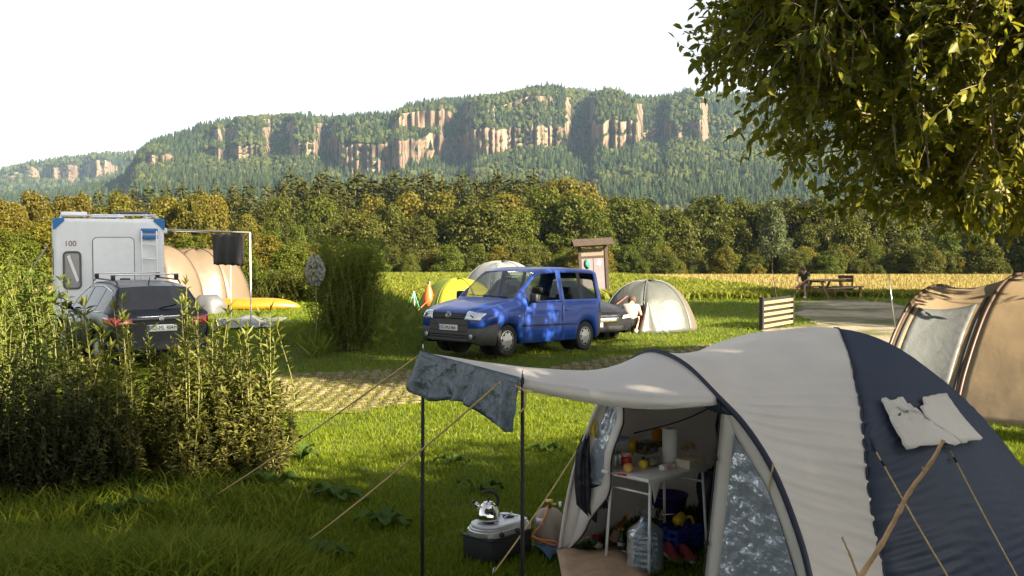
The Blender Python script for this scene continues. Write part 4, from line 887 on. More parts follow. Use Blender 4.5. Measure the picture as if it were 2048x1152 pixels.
for a, b, sl in ((AL, G(414, 1010, .03), .47), (AR + Vector((-.12, -.14, .0)), G(602, 1102, .03), None), (hp(*hoop_plane(1158, 895)), G(985, 1160, .03), None)):
    rope(a, b, slider=sl); peg(b - Vector((0, 0, .02)), (a - b).normalized())
mb = MB(); q = AR + Vector((-.04, -.03, -.03)); mb.tube(spline([q, q + Vector((.05, -.02, -.03)), q + Vector((.055, -.03, -.10)), q + Vector((.02, -.03, -.15))], 5), .0045, 6); tp(mb, 'rope_end', ROPE)
# right-hand porch panel with the clear crumpled window
OPEN = [hoop_plane(*p) for p in ((1447, 800), (1440, 880), (1428, 1000), (1412, 1152))]; OPEN = [(a, b) for a, b in OPEN] + [(OPEN[-1][0] - .004, 0)]
WL = [hoop_plane(*p) for p in ((1474, 868), (1464, 960), (1455, 1050), (1444, 1152))] + [(.655, 0.16), (.655, 0)]; WR = [hoop_plane(*p) for p in ((1474, 868), (1510, 925), (1540, 975), (1568, 1050), (1598, 1152))] + [(.96, .16), (.96, 0)]
def lin(L, h): q = sorted((b, a) for a, b in L); return float(np.interp(h, [x for x, _ in q], [y for _, y in q]))
hs_ = np.linspace(0, OPEN[0][1], 40); apex = WL[0][1]; A_, B_, W_g = [], [], []
for h in hs_:
    to, th_ = lin(OPEN, h), hoop_t(min(h, 1.36)) - .006; hole = .16 < h < apex
    tm = lin(WL, apex); w0, w1 = (lin(WL, h), lin(WR, h)) if h <= apex else (tm + (to - tm) * 0, tm)
    if h > apex: w0 = w1 = (to + th_) / 2
    bul = lambda t: .01 + .03 * math.sin(math.pi * min(1, max(0, (t - to) / max(.01, th_ - to)))) * math.sin(math.pi * min(1, h / 1.3))
    A_.append([hp(to + (w0 - to) * q, h, bul(to + (w0 - to) * q)) for q in (0, .5, 1)]); B_.append([hp(w1 + (th_ - w1) * q, h, bul(w1 + (th_ - w1) * q)) for q in (0, .33, .66, 1)])
    if h <= apex + .02: W_g.append((h, w0, w1))
mb = MB(); mb.grid(A_); mb.grid(B_); tp(mb, 'porch_panel', FAB_beige, solid=.003)
rows = []
for i in range(70):
    h = apex * i / 69; w0, w1 = lin(WL, h), lin(WR, h); row = []
    for j in range(50):
        t = w0 + (w1 - w0) * j / 49; cr = .016 * mnoise.noise((t * 16, h * 9, 1)) + .012 * abs(mnoise.noise((t * 34, h * 20, 2))) + .006 * abs(mnoise.noise((t * 80, h * 50, 4))); edge = min(1, j / 4, (49 - j) / 4)
        row.append(hp(t, h, .03 + cr * edge))
    rows.append(row)
mb = MB(); mb.grid(rows); tp(mb, 'clear_window', PLASTIC, fixn=False)
mb = MB(); mb.tube([hp(t, h, .022) for t, h in [(lin(OPEN, x), x) for x in hs_]], .006, 6); tp(mb, 'door_zip', BLACKSTRAP)
for h in (.98, .42): mb = MB(); t = lin(OPEN, h); mb.rbox(hp(t, h, .03), (.03, .015, .03), .004); tp(mb, 'toggle', BLACKSTRAP)
a = hp(*hoop_plane(1553, 926), .03); b = G(1488, 1235, .02); rope(a, b, slider=.25); peg(b, (a - b).normalized())
# left-hand porch panel, half drawn aside, with its own window
RE = [hoop_plane(*p) for p in ((1238, 790), (1236, 850), (1222, 930), (1202, 1000), (1168, 1062), (1122, 1112))]
hs_ = np.linspace(.02, RE[0][1], 30); A_ = []; Wn = []; B_ = []
for h in hs_:
    t0 = hoop_t(h, False) + .004; t1 = max(lin(RE, h), t0 + .004); q0, q1 = (t0 + (t1 - t0) * .22, t0 + (t1 - t0) * .72) if h > .55 else (t0 + (t1 - t0) * .45, t0 + (t1 - t0) * .45)
    dp = lambda t: -.03 - .05 * math.sin(9 * h + 14 * t) * (t - t0) / .2
    A_.append([hp(t0, h, .0), hp((t0 + q0) / 2, h, dp((t0 + q0) / 2)), hp(q0, h, dp(q0))]); B_.append([hp(q1, h, dp(q1)), hp((t1 + q1) / 2, h, dp((t1 + q1) / 2)), hp(t1, h, dp(t1))])
    if h > .55: Wn.append([hp(q0 + (q1 - q0) * k / 11, h, dp(q0 + (q1 - q0) * k / 11) + .025 * mnoise.noise((k * 1.7, h * 17, 3))) for k in range(12)])
mb = MB(); mb.grid(A_); mb.grid(B_); tp(mb, 'porch_panel', FAB_beige, solid=.003); mb = MB(); mb.grid(Wn); tp(mb, 'clear_window', PLASTIC, fixn=False)
mb = MB(); mb.tube([r[-1] for r in B_], .006, 6); tp(mb, 'door_zip', BLACKSTRAP)
# inner tent wall with its rolled navy door, and the cord across the porch
rows = [[Vector((p_.x, p_.y, .02 + (max(.05, p_.z * .97 - .02) - .02) * j / 10)) for j in range(11)] for p_ in [(lambda f: Vector((TC[0] + TA[0] * 1.93 + (f.x - TC[0] - TA[0] * 1.93) * .97, TC[1] + TA[1] * 1.93 + (f.y - TC[1] - TA[1] * 1.93) * .97, f.z)))(fly(1.93, .02 + .96 * q / 40)) for q in range(41)]]
mb = MB(); mb.grid(rows); tp(mb, 'inner_tent_wall', FAB_inner, solid=.003)
def tcpt(s, c, z): p = TC + TA * s + TN * c; return Vector((p[0], p[1], z))
mb = MB(); mb.grid([[tcpt(1.90 - .02 * j, -1.10 + .38 * i / 8 + .05 * math.sin(j), 1.40 - .9 * j / 8 * (1 - .35 * i / 8)) + Vector((0, 0, -.25 * (i / 8 - .5) ** 2)) for j in range(9)] for i in range(9)]); tp(mb, 'rolled_door', FAB_navyd, solid=.02)
mb = MB(); mb.tube(spline([fly(.95, .14), tcpt(1.1, -.9, .93), tcpt(1.9, -1.15, .98)], 8), .006, 6); tp(mb, 'porch_cord', BLACKSTRAP)
mb = MB(); mb.tube(spline([tcpt(1.9, -.75, 1.0), tcpt(1.92, -.68, .7), tcpt(1.94, -.72, .4), tcpt(1.93, -.4, .1)], 8), .008, 6); tp(mb, 'power_cable', BLACKSTRAP)
# window awnings sewn on the navy fly (an M shape), guy ropes
from mathutils.bvhtree import BVHTree
bm_v = [fly(seam(j / (nth - 1)) + (5.4 - seam(j / (nth - 1))) * (i / 46), j / (nth - 1)) for i in range(47) for j in range(nth)]
BVH = BVHTree.FromPolygons(bm_v, [tuple(f) for f in grid_faces(47, nth).tolist()])
def on_fly(px, py, off=.012):
    d = ray(px, py).normalized(); h = BVH.ray_cast(Vector((0, 0, CAMZ)), d); n = h[1] if h[1].dot(d) < 0 else -h[1]; return h[0] + n * off
def flap(c0, c1, n=10, bulge=.03):
    """surface between two boundary polylines given on the fly"""
    L0, L1 = spline([Vector((a, b, 0)) for a, b in c0], 6), spline([Vector((a, b, 0)) for a, b in c1], 6); m_ = min(len(L0), len(L1)); rows = []
    for i in range(m_):
        a, b = L0[round(i * (len(L0) - 1) / (m_ - 1))], L1[round(i * (len(L1) - 1) / (m_ - 1))]; rows.append([on_fly(*(a.lerp(b, j / n))[:2], .034 + bulge * (i / (m_ - 1)) ** 2 + .0015 * math.sin(3 * i + 2 * j)) for j in range(n + 1)])
    mb = MB(); mb.grid(rows); return tp(mb, 'window_flap', FAB_beige, solid=.003)
flap([(1757, 804), (1772, 838), (1800, 905)], [(1800, 801), (1840, 836), (1903, 890)]); flap([(1839, 798), (1842, 838), (1906, 891)], [(1885, 792), (1915, 838), (1950, 886)])
for p0, p1, sl in (((1751, 908), (2000, 1335), .06), ((1896, 905), (2130, 1330), .05)):
    a = on_fly(*p0, .02); b = G(*p1, .02); rope(a, b, slider=sl, r=.005); peg(b, (a - b).normalized())
a = on_fly(1751, 908, .02); mb = MB(); mb.add([on_fly(1733, 862, .004), on_fly(1731, 900, .004), a], [(0, 1, 2)]); tp(mb, 'rope_tab', FAB_navyd, solid=.003)

# ================================================================== the sand-coloured tunnel tent behind it at the right
FAB_sand = FABRIC('sand_tent_cloth', (.28, .215, .135), .22, wr=.25, ws=5, wdist=.03)
FAB_greyw = FABRIC('grey_window_cloth', (.13, .145, .15), .2, wr=.5, ws=5, wdist=.04, gloss=.04)
FAB_brown = FABRIC('brown_sleeve_cloth', (.055, .032, .022), .05)
SA = Vector((.7071, -.7071, 0)); SP = Vector((.7071, .7071, 0)); S2 = Vector((5.6, 13.5, 0))
HK1 = [(0, 0), (.22, .5), (.46, .93), (.9, 1.36), (1.4, 1.6), (2.0, 1.69), (2.6, 1.6), (3.1, 1.36), (3.54, .93), (3.8, .5), (4.0, 0)]
HK2 = [(.30, 0), (.60, .52), (.98, 1.03), (1.45, 1.48), (1.97, 1.77), (2.6, 1.87), (3.2, 1.78), (3.8, 1.48), (4.2, 1.03), (4.5, .52), (4.7, 0)]
ST = thing('tunnel_tent', 'sand-coloured tunnel tent with brown hoops and grey window behind the navy tent', 'tent', S2)
def hk(L): return np.array([list(p) for p in spline([(a, 0, b) for a, b in L], 5)])[:, [0, 2]]
K1, K2 = hk(HK1), hk(HK2)
def sfly(l, i, n=51):
    """l: metres along the tent, 0 at the second hoop"""
    j = i / (n - 1) * (len(K1) - 1); a = int(min(j, len(K1) - 2)); f = j - a; k1 = K1[a] * (1 - f) + K1[a + 1] * f; k2 = K2[a] * (1 - f) + K2[a + 1] * f
    if l < 0: t = l / -.95; kk = k2 * (1 - t) + k1 * t; sag = .10 * math.sin(math.pi * t)
    else: t = min(1, l / 2.4); kk = k2 * 1.; sag = .05 * math.sin(math.pi * t)
    c = (i / (n - 1)); h = kk[1] - sag * math.sin(math.pi * c) * 1.; k = kk[0] + sag * .8 * math.cos(math.pi * c)
    wr = .012 * mnoise.noise((l * 2.5, c * 14, 2)) + .008 * math.sin(c * 60 + 5 * mnoise.noise((l * 2, c * 4, 6))) * math.sin(math.pi * t)
    return S2 + SA * l + SP * (k - wr * (c < .5)) + Vector((0, 0, max(0, h + wr * .3)))
def st(mb, name, mat, **k): mb.v = [tuple(Vector(v) - S2) for v in mb.v]; return mb.build(name, mat, ST, **k)
mb = MB(); mb.grid([[sfly(-.95 + .95 * i / 16, j) for j in range(51)] for i in range(17)]); st(mb, 'porch_fly', FAB_sand, solid=.003, fixn=False)
mb = MB(); mb.grid([[sfly(2.4 * i / 24, j) for j in range(51)] for i in range(25)]); st(mb, 'main_fly', FAB_sand, solid=.003, fixn=False)
for l in (-.95, 0, 2.4): mb = MB(); mb.tube([sfly(l, j) + Vector((0, 0, .004)) - SA * .01 for j in range(51)], .026, 7); st(mb, 'hoop_sleeve', FAB_brown)
mb = MB(); mb.grid([[sfly(-.83 + .66 * i / 12, j) - SP * .012 for j in range(4, 17)] for i in range(13)]); st(mb, 'window', FAB_greyw, solid=.003)
for l0 in (-.90, -.10): mb = MB(); mb.grid([[sfly(l0 + .035 * i, j) - SP * .016 for j in range(2, 18)] for i in range(2)]); st(mb, 'zip_flap', BLACKSTRAP, solid=.004)
mb = MB(); mb.grid([[sfly(-.95, j) + SP * .01 for j in range(51)], [sfly(-.95, j) * .0 + (S2 - SA * 1.25 + SP * (2.0 + (sfly(-.95, j) - S2).dot(SP) * .05 - .1)) for j in range(51)]]); st(mb, 'end_fly', FAB_sand, solid=.003)
mb = MB(); mb.grid([[sfly(2.4, j) for j in range(51)], [S2 + SA * 3.6 + SP * (2.5 + .3 * (j / 50 - .5)) for j in range(51)]]); st(mb, 'rear_fly', FAB_sand, solid=.003)
_o = _off; _off = S2
rope(at(1778, 548, 14.6), G(1800, 700, .02), ST, .004); rope(at(1778, 548, 14.6), G(1740, 624, .02), ST, .003); mb = MB(); p = at(1778, 548, 14.6); mb.tube([p, p + Vector((.06, 0, -.5)), p + Vector((.28, .0, -1.85))], .007, 6); st(mb, 'guy_pole', STEEL)
_off = _o
# ================================================================== camp kitchen: things around, on and under the table
WHITEP = M('white_plastic', (.72, .70, .66), .45, var=.05); WHITEM = M('white_painted_metal', (.70, .70, .70), .4)
CREAM = M('cream_card', (.62, .56, .42), .7); TAN = M('cardboard', (.42, .28, .17), .85, var=.15, vs=10, bump=.3, bs=60)
YELL = M('yellow_plastic', (.70, .46, .02), .4); ORNG = M('orange_plastic', (.72, .28, .02), .45); REDP = M('red_plastic', (.50, .03, .03), .4); PINK = M('pink_lid', (.68, .36, .34), .45)
BLUEP = M('blue_plastic', (.02, .035, .28), .4); LBLUE = M('pale_blue_lid', (.22, .34, .55), .4); PURP = M('purple_plastic', (.07, .03, .20), .45)
BLACKM = M('black_card', (.010, .010, .012), .6, var=.2); ALU = M('brushed_aluminium', (.62, .63, .64), .35, .9, var=.06, bump=.1, bs=120, stretch=(1, 20, 1)); CHROME = M('polished_steel', (.75, .74, .72), .06, 1., var=.02)
KHAKI = M('khaki_gas_bottle', (.24, .20, .15), .5, var=.18, vs=9); RUBBER = M('orange_hose', (.62, .20, .06), .5); BROWN = M('brown_glass', (.16, .08, .02), .15); GREENG = M('green_glass', (.03, .10, .04), .12)
DENIM = M('blue_cloth', (.035, .075, .13), .85, var=.25, vs=10, bump=.5, bs=40); CLEAR = GLASS('clear_plastic', (.80, .86, .86), .10, .08); JUG = GLASS('bluish_water_canister', (.62, .76, .84), .10, .15, bump=.2, bs=20, milk=.25, milkc=(.35, .48, .55)); FILM = GLASS('thin_bag_film', (.86, .90, .92), .06, .3, bump=.6, bs=30, bdist=.02, milk=.12, milkc=(.6, .65, .68))
NUTS = M('nuts', (.30, .17, .08), .7, var=.5, vs=40); LEMON = M('lemon_yellow', (.72, .50, .03), .45, var=.1); APPLE = M('apple_skin', (.62, .16, .05), .35, var=.2, vs=10, col2=(.72, .48, .12)); PAPER = M('white_paper', (.80, .77, .72), .85, var=.03, bump=.3, bs=80); GREYC = M('grey_can', (.33, .36, .33), .4, .4)
SHOE = M('dark_red_leather', (.24, .03, .03), .5, var=.15); SOLE = M('pale_sole', (.6, .55, .48), .7); NAVYC = FABRIC('navy_jacket_cloth', (.012, .012, .022), .03, wr=.6, ws=12); YELC = FABRIC('yellow_cloth', (.62, .48, .03), .35, wr=.4)
BARKS = M('peeled_stick', (.52, .33, .17), .75, var=.3, vs=14, bump=.5, bs=60); INKRED = M('red_print', (.60, .08, .04), .6)
# table
TB = [gnd(1213, 940, .70), gnd(1286, 965, .70), gnd(1416, 934, .70)]; TB.append(TB[0] + TB[2] - TB[1]); tc_ = (TB[0] + TB[2]) / 2; tc_.z = 0
ex = (TB[2] - TB[1]); tl, trz = ex.length, math.atan2(ex.y, ex.x); twd = (TB[0] - TB[1]).length; TG = gz(tc_.x, tc_.y)
tab = thing('camping_table', 'white folding camping table inside the tent porch', 'table', (tc_.x, tc_.y, TG), trz)
mb = MB(); mb.rbox((0, 0, .69), (tl, twd, .028), .010); mb.build('table_top', WHITEP, tab)
mb = MB(); mb.box((0, twd / 2 - .03, .668), (tl - .08, .02, .016)); mb.box((0, -twd / 2 + .03, .668), (tl - .08, .02, .016)); mb.build('frame', WHITEM, tab)
for sx in (-1, 1):
    for sy in (-1, 1): mb = MB(); mb.tube([(sx * (tl / 2 - .07), sy * (twd / 2 - .045), .672), (sx * (tl / 2 - .03), sy * (twd / 2 - .02), -.01)], .011, 8); mb.build('leg', WHITEM, tab)
    mb = MB(); mb.tube([(sx * (tl / 2 - .065), -twd / 2 + .04, .58), (sx * (tl / 2 - .065), twd / 2 - .04, .58)], .008, 8); mb.build('cross_bar', WHITEM, tab)
ZT = TG + .705
def tpos(px, py, h=0.): p = gnd(px, py, ZT + h); return Vector((p.x, p.y, ZT))
def lathe_thing(name, label, cat, loc, prof, mat, n=24, rz=0, parts=()):
    """parts: (name, profile, material)"""
    if not parts: mb = MB(); mb.lathe(prof, n=n); o = mb.build(name, mat); o.location = loc; o.rotation_euler[2] = rz; return tag(o, label, cat)
    t = thing(name, label, cat, loc, rz); mb = MB(); mb.lathe(prof, n=n); mb.build('body', mat, t)
    for nm, pr, mt in parts: mb = MB(); mb.lathe(pr, n=n); mb.build(nm, mt, t)
    return t
lathe_thing('paper_towel_roll', 'white paper towel roll standing on the camping table', 'paper roll', tpos(1340, 929), [(.022, 0), (.058, 0), (.058, .268), (.022, .268), (.022, .02)], PAPER, 28, parts=[('core', [(.0215, .01), (.0215, .269), (.019, .269), (.019, .01)], TAN)])
t = thing('cream_box', 'flat cream box beside the paper towel roll', 'box', tpos(1381, 933), trz); mb = MB(); mb.rbox((0, 0, .025), (.19, .13, .05), .004); mb.build('tray', CREAM, t); mb = MB(); mb.rbox((0, 0, .056), (.194, .134, .012), .003); mb.build('lid', CREAM, t)
r0 = random.Random(3); t = thing('onion_net', 'small net of onions lying on the cream box', 'onions', tpos(1374, 920) + Vector((0, 0, .064))); ONI = M('onion_skin', (.50, .33, .18), .5, var=.4, vs=30)
for k in range(8): mb = MB(); mb.lathe([(0, -.020), (.016, -.012), (.022, .002), (.013, .016), (.004, .022), (0, .030)], (r0.gauss(0, .030), r0.gauss(0, .022), .022 + .03 * (k // 4)), 10); mb.build('onion', ONI, t)
t = thing('food_container', 'milky food container with pale blue lid at the back of the table', 'container', tpos(1237, 912), trz); mb = MB(); mb.rbox((0, 0, .065), (.13, .11, .13), .015); mb.build('body', M('milky_plastic', (.50, .50, .48), .4), t); mb = MB(); mb.rbox((0, 0, .138), (.14, .12, .022), .008); mb.build('lid', LBLUE, t)
for k, (px, py) in enumerate(((1261, 909), (1268, 903))):
    lathe_thing('yellow_beaker', ['front yellow beaker stack left of the glass box', 'rear yellow beaker stack left of the glass box'][k], 'cup', tpos(px, py), [(.026, 0), (.034, .05), (.036, .052), (.028, .054), (.035, .10), (.037, .104), (.03, .104)], YELL)['group'] = 'yellow beakers on the table'
t = thing('glass_box', 'clear box of nuts and biscuits in the middle of the table', 'container', tpos(1294, 907), trz); mb = MB(); mb.rbox((0, 0, .045), (.16, .11, .085), .012); mb.build('body', CLEAR, t); mb = MB()
for k in range(22): mb.lathe([(0, -.012), (.013, -.006), (.014, .004), (0, .012)], (r0.uniform(-.06, .06), r0.uniform(-.04, .04), .018 + .05 * r0.random()), 7)
mb.build('nuts', NUTS, t); mb = MB(); mb.rbox((0, 0, .092), (.165, .115, .010), .004); mb.build('lid', CLEAR, t)
mb = MB(); mb.rbox((0, 0, .045), (.09, .06, .09), .006); o = mb.build('orange_packet', ORNG); o.location = tpos(1316, 893) + Vector((0, 0, .05)); o.rotation_euler[2] = trz; tag(o, 'orange packet behind the paper towel roll', 'packet')
mb = MB(); mb.rbox((0, 0, .025), (.12, .08, .05), .005); o = mb.build('snack_carton', M('brown_carton', (.28, .17, .09), .7)); o.location = tpos(1316, 893); o.rotation_euler[2] = trz; tag(o, 'brown carton under the orange packet', 'carton')
for k, (px, py) in enumerate(((1221, 938), (1230, 934), (1238, 931))): lathe_thing('drink_can', ['front-left grey tin at the table edge', 'middle grey tin at the table edge', 'rear grey tin beside the pink jar'][k], 'tin', tpos(px, py), [(.024, 0), (.026, .006), (.026, .085), (.023, .092), (0, .092)], GREYC)['group'] = 'grey tins on the table'
lathe_thing('jam_jar', 'round red jam jar with pink lid near the table edge', 'jar', tpos(1252, 931), [(.030, 0), (.040, .012), (.042, .05), (.034, .072)], REDP, parts=[('lid', [(.040, .072), (.042, .078), (.040, .098), (0, .10)], PINK)])
lathe_thing('apple', 'red and yellow apple in front of the pink-lidded jar', 'apple', tpos(1256, 944), [(0, .006), (.02, .0), (.034, .018), (.037, .036), (.028, .058), (.010, .064), (0, .058)], APPLE, 18)
lathe_thing('lemon_bottle', 'round yellow squeeze bottle with black cap on the table front', 'bottle', tpos(1286, 937), [(.012, 0), (.030, .010), (.038, .032), (.030, .055), (.012, .066)], LEMON, parts=[('cap', [(.014, .066), (.014, .085), (0, .087)], BLACKM)])
t = thing('bread_bag', 'crumpled clear bag of bread beside the yellow bottle', 'bag', tpos(1306, 931), trz); mb = MB(); mb.rbox((0, 0, .028), (.085, .06, .05), .022); mb.build('bread', M('bread_crust', (.45, .31, .16), .8, var=.2, vs=20), t); mb = MB(); mb.rbox((0, 0, .032), (.11, .08, .062), .02); mb.build('film', FILM, t)
t = thing('sugar_packet', 'white packet with red lettering in front of the paper roll', 'packet', tpos(1334, 938), trz); mb = MB(); mb.rbox((0, 0, .018), (.13, .05, .036), .006); mb.build('pack', PAPER, t); text_obj('lettering', 'IZIO', .034, INKRED, t, Matrix.Translation((0, -.0258, .018)) @ Matrix.Rotation(math.pi / 2, 4, 'X'), .0008)
t = thing('kitchen_knife', 'small knife with red handle on the near corner of the table', 'knife', tpos(1253, 953), 2.6); mb = MB(); mb.tube([(0, 0, .009), (.07, 0, .009)], .008, 6); mb.build('handle', REDP, t); mb = MB(); mb.prism([(.07, .004), (.15, .006), (.13, .014), (.07, .016)], -.001, .001); mb.build('blade', STEEL, t)
t = tag((lambda mb: mb.build('pennant', FAB_beige, solid=.003))((lambda mb: mb.grid([[tuple((gnd(1303, 962, ZT - .03).lerp(gnd(1327, 957, ZT - .03), j / 4).lerp(gnd(1310, 960, ZT - .03), i / 6)) + Vector((0, .02, -.17 * i / 6)))for j in range(5)] for i in range(7)]))(MB())), 'small beige pennant hanging below the table edge', 'pennant')
# on the ground under the table
def gp(px, py): return G(px, py)
p = gp(1290, 1146); t = thing('water_canister', 'bluish ribbed water canister in a knotted clear bag before the table', 'canister', p, .3)
prof = [(.085, 0), (.105, .01)]
for k in range(6): prof += [(.115, .03 + k * .042), (.106, .045 + k * .042), (.106, .052 + k * .042), (.115, .066 + k * .042)]
prof += [(.09, .30), (.03, .325), (.03, .345), (0, .345)]
mb = MB(); mb.lathe(prof, n=28); mb.build('canister_body', JUG, t); mb = MB(); mb.lathe([(.034, .33), (.034, .36), (0, .362)]); mb.build('cap', LBLUE, t)
rows = []
for i in range(22):
    u = i / 21; rr = .128 * (1 - smooth(.62, .9, u) * .82) + (.05 * smooth(.9, 1, u)); rows.append([((rr + .012 * mnoise.noise((3 * math.cos(a), 3 * math.sin(a), u * 7))) * math.cos(a), (rr + .014 * mnoise.noise((4 * math.cos(a), 4 * math.sin(a), u * 6 + 5))) * math.sin(a), .01 + .44 * u + (.03 * math.sin(3 * a) * smooth(.9, 1, u))) for a in np.linspace(0, 2 * math.pi, 40)])
mb = MB(); mb.grid(rows); mb.build('bag', FILM, t, fixn=False)
p = gp(1357, 1103); t = thing('blue_crate', 'blue plastic crate with openwork sides under the table', 'crate', p, trz)
mb = MB(); W2, D2, H2 = .15, .11, .19
for sx, sy, w_, a in ((0, -D2, W2 * 2, 0), (0, D2, W2 * 2, 0), (-W2, 0, D2 * 2, math.pi / 2), (W2, 0, D2 * 2, math.pi / 2)):
    for z in (.02, .075, .13, .18): mb.box((sx, sy, z), (w_, .012, .024), a)
    for q in (-.44, -.15, .15, .44): mb.box((sx + math.cos(a) * w_ * q, sy + math.sin(a) * w_ * q, .1), (.016, .0105, .19), a)
mb.build('wall', BLUEP, t); mb = MB(); mb.box((0, 0, .01), (W2 * 2, D2 * 2, .008)); mb.build('floor', BLUEP, t)
lathe_thing('yellow_mug', 'orange-yellow mug lying on top of the blue crate', 'mug', p + Vector((-.03, -.02, .225)), [(.03, 0), (.036, .01), (.04, .085), (.036, .085), (.03, .012), (0, .012)], YELL).rotation_euler = (0, 1.2, .6)
mb = MB(); mb.tube(spline([(.0, 0, .0), (.03, 0, .05), (.08, 0, .06), (.11, 0, .01)], 6), .012, 7); o = mb.build('yellow_brush', YELL); o.location = p + Vector((.02, .0, .19)); o.rotation_euler[2] = .4; tag(o, 'curved yellow brush handle at the right of the crate', 'brush')
mb = MB(); mb.lathe([(0, -.012), (.03, -.008), (.048, .004), (.05, .012), (.046, .010), (.028, -.003), (0, -.006)], sx=1.2); mb.tube([(.05, 0, .01), (.12, .0, .05), (.17, 0, .04)], .005, 6); o = mb.build('ladle', CHROME); o.location = p + Vector((-.16, .02, .27)); o.rotation_euler = (1.1, .2, .5); tag(o, 'shiny steel ladle above the water canister', 'ladle')
p = gp(1322, 1072); p = Vector((p.x + .12, p.y + .45, gz(p.x, p.y))); t = lathe_thing('purple_tub', 'purple plastic washing-up tub behind the blue crate', 'tub', p, [(.11, 0), (.14, .10), (.165, .22), (.172, .22), (.172, .232), (.158, .232), (.13, .05), (0, .02)], PURP, 28)
mb = MB(); rows = []
for i in range(12): u = i / 11; rows.append([((.17 + .03 * math.sin(3 * a + u * 4)) * math.cos(a) * (1 - .35 * abs(2 * u - 1) ** 3), (.10 + .02 * math.sin(5 * a)) * math.sin(a) * (1 - .3 * abs(2 * u - 1) ** 3), .52 * u) for a in np.linspace(0, 2 * math.pi, 28)])
mb.grid(rows); o = mb.build('navy_bag', FAB_navyd); q = tcpt(1.35, -.75, 0); o.location = (q.x, q.y, gz(q.x, q.y)); tag(o, 'dark navy clothes bag standing behind the table legs', 'bag')
for k, px in enumerate((1345, 1374)):
    q = gp(px, 1119); t = thing('red_shoe', ['left dark red shoe in front of the blue crate', 'right dark red shoe in front of the blue crate'][k], 'shoe', q, -1.35 + .15 * k, 'pair of red shoes'); rows = []
    for i in range(10):
        u = i / 9; wv = .038 * (1 - .35 * abs(u - .72) * 1.6) * (1 if u < .97 else .6); hv = .085 - .055 * smooth(.3, .95, u); rows.append([(.24 * (u - .5), wv * math.cos(a), .02 + hv * max(0, math.sin(a)) ** .7) for a in np.linspace(0, math.pi, 11)])
    mb = MB(); mb.grid(rows); mb.f += [tuple(range(11)), tuple(range(109, 98, -1))]; mb.sm += [True, True]; mb.build('upper', SHOE, t); mb = MB(); mb.rbox((0, 0, .011), (.25, .075, .022), .01); mb.build('sole', SOLE, t); mb = MB(); mb.lathe([(.026, .08), (.034, .092), (.026, .097)], (-.075, 0, 0), 14); mb.build('collar', SHOE, t)
def bottle(px, py, mat, tilt, label, s=1., rz=0., lab=None):
    q = gp(px, py); t = lathe_thing('bottle', label, 'bottle', q + Vector((0, 0, .0)), [(.0, 0), (.036 * s, 0), (.037 * s, .15 * s), (.03 * s, .185 * s), (.014 * s, .215 * s), (.013 * s, .27 * s), (0, .27 * s)], mat, parts=[('label_band', [(.0375 * s, .05 * s), (.0378 * s, .06 * s), (.0378 * s, .12 * s), (.0375 * s, .13 * s)], lab or CREAM), ('cap', [(.0145 * s, .25 * s), (.0145 * s, .275 * s), (0, .276 * s)], ORNG)]); t.rotation_euler = (0, tilt, rz); t['group'] = 'bottles beside the table'; t.location.z += .03 * abs(math.sin(tilt)); return t
bottle(1222, 1098, BROWN, .45, 'brown bottle with tan label leaning right under the table', 1.05, .1, TAN); bottle(1240, 1112, GREENG, .1, 'green glass bottle next to the water canister', .75, .2); bottle(1207, 1106, GREENG, -.9, 'green bottle lying near the red cup', .7, .4)
lathe_thing('red_cup', 'red cup standing left of the bottles on the porch floor', 'cup', gp(1193, 1092), [(.03, 0), (.038, .075), (.034, .075), (.027, .006), (0, .006)], REDP)
lathe_thing('preserving_jar', 'small clear jar in front of the bottles', 'jar', gp(1250, 1122), [(.03, 0), (.034, .01), (.034, .08), (.026, .095), (0, .097)], CLEAR)
# cardboard, stove, kettle, gas
rows = [[tuple(G(*(Vector((1113, 1122, 0)).lerp(Vector((1245, 1116, 0)), j / 8).lerp(Vector((1135, 1230, 0)).lerp(Vector((1330, 1215, 0)), j / 8), i / 8))[:2], .075 + .012 * math.sin(j * 1.1 + i))) for j in range(9)] for i in range(9)]
mb = MB(); mb.grid(rows); tag(mb.build('cardboard_sheet', TAN, solid=.006), 'flattened brown cardboard sheet lying at the porch entrance', 'cardboard')
B0, B1, B2 = G(914, 1122), G(982, 1135), G(1064, 1108); bx_ = (B2 - B1); brz = math.atan2(bx_.y, bx_.x); bl, bw = bx_.length, max(.26, (B0 - B1).length); bc = B1 + bx_ / 2 + Vector((-math.sin(brz), math.cos(brz), 0)) * bw / 2
t = thing('black_crate', 'black box serving as a stand under the camping stove', 'box', (bc.x, bc.y, gz(bc.x, bc.y) - .01), brz); mb = MB(); mb.rbox((0, 0, .10), (bl, bw, .20), .012); mb.build('case', BLACKM, t); mb = MB(); mb.rbox((0, 0, .196), (bl + .012, bw + .012, .02), .006); mb.build('rim', BLACKM, t)
zb = gz(bc.x, bc.y) + .197; t = thing('camping_stove', 'silver two-flame camping stove on the black box', 'stove', (bc.x, bc.y, zb), brz)
def slab(L, W_, z0, z1, r):
    q = []
    for cx, a0 in ((L / 2 - r * .35, -math.pi / 2), (-L / 2 + r, math.pi / 2)):
        rr = r * .35 if cx > 0 else r
        for k in range(9): a = a0 + math.pi * k / 8; q.append((cx + rr * math.cos(a) * (1 if cx > 0 else 1), (W_ / 2) * math.sin(a)))
    return [(x, y, z0) for x, y in q], [(x, y, z1) for x, y in q]
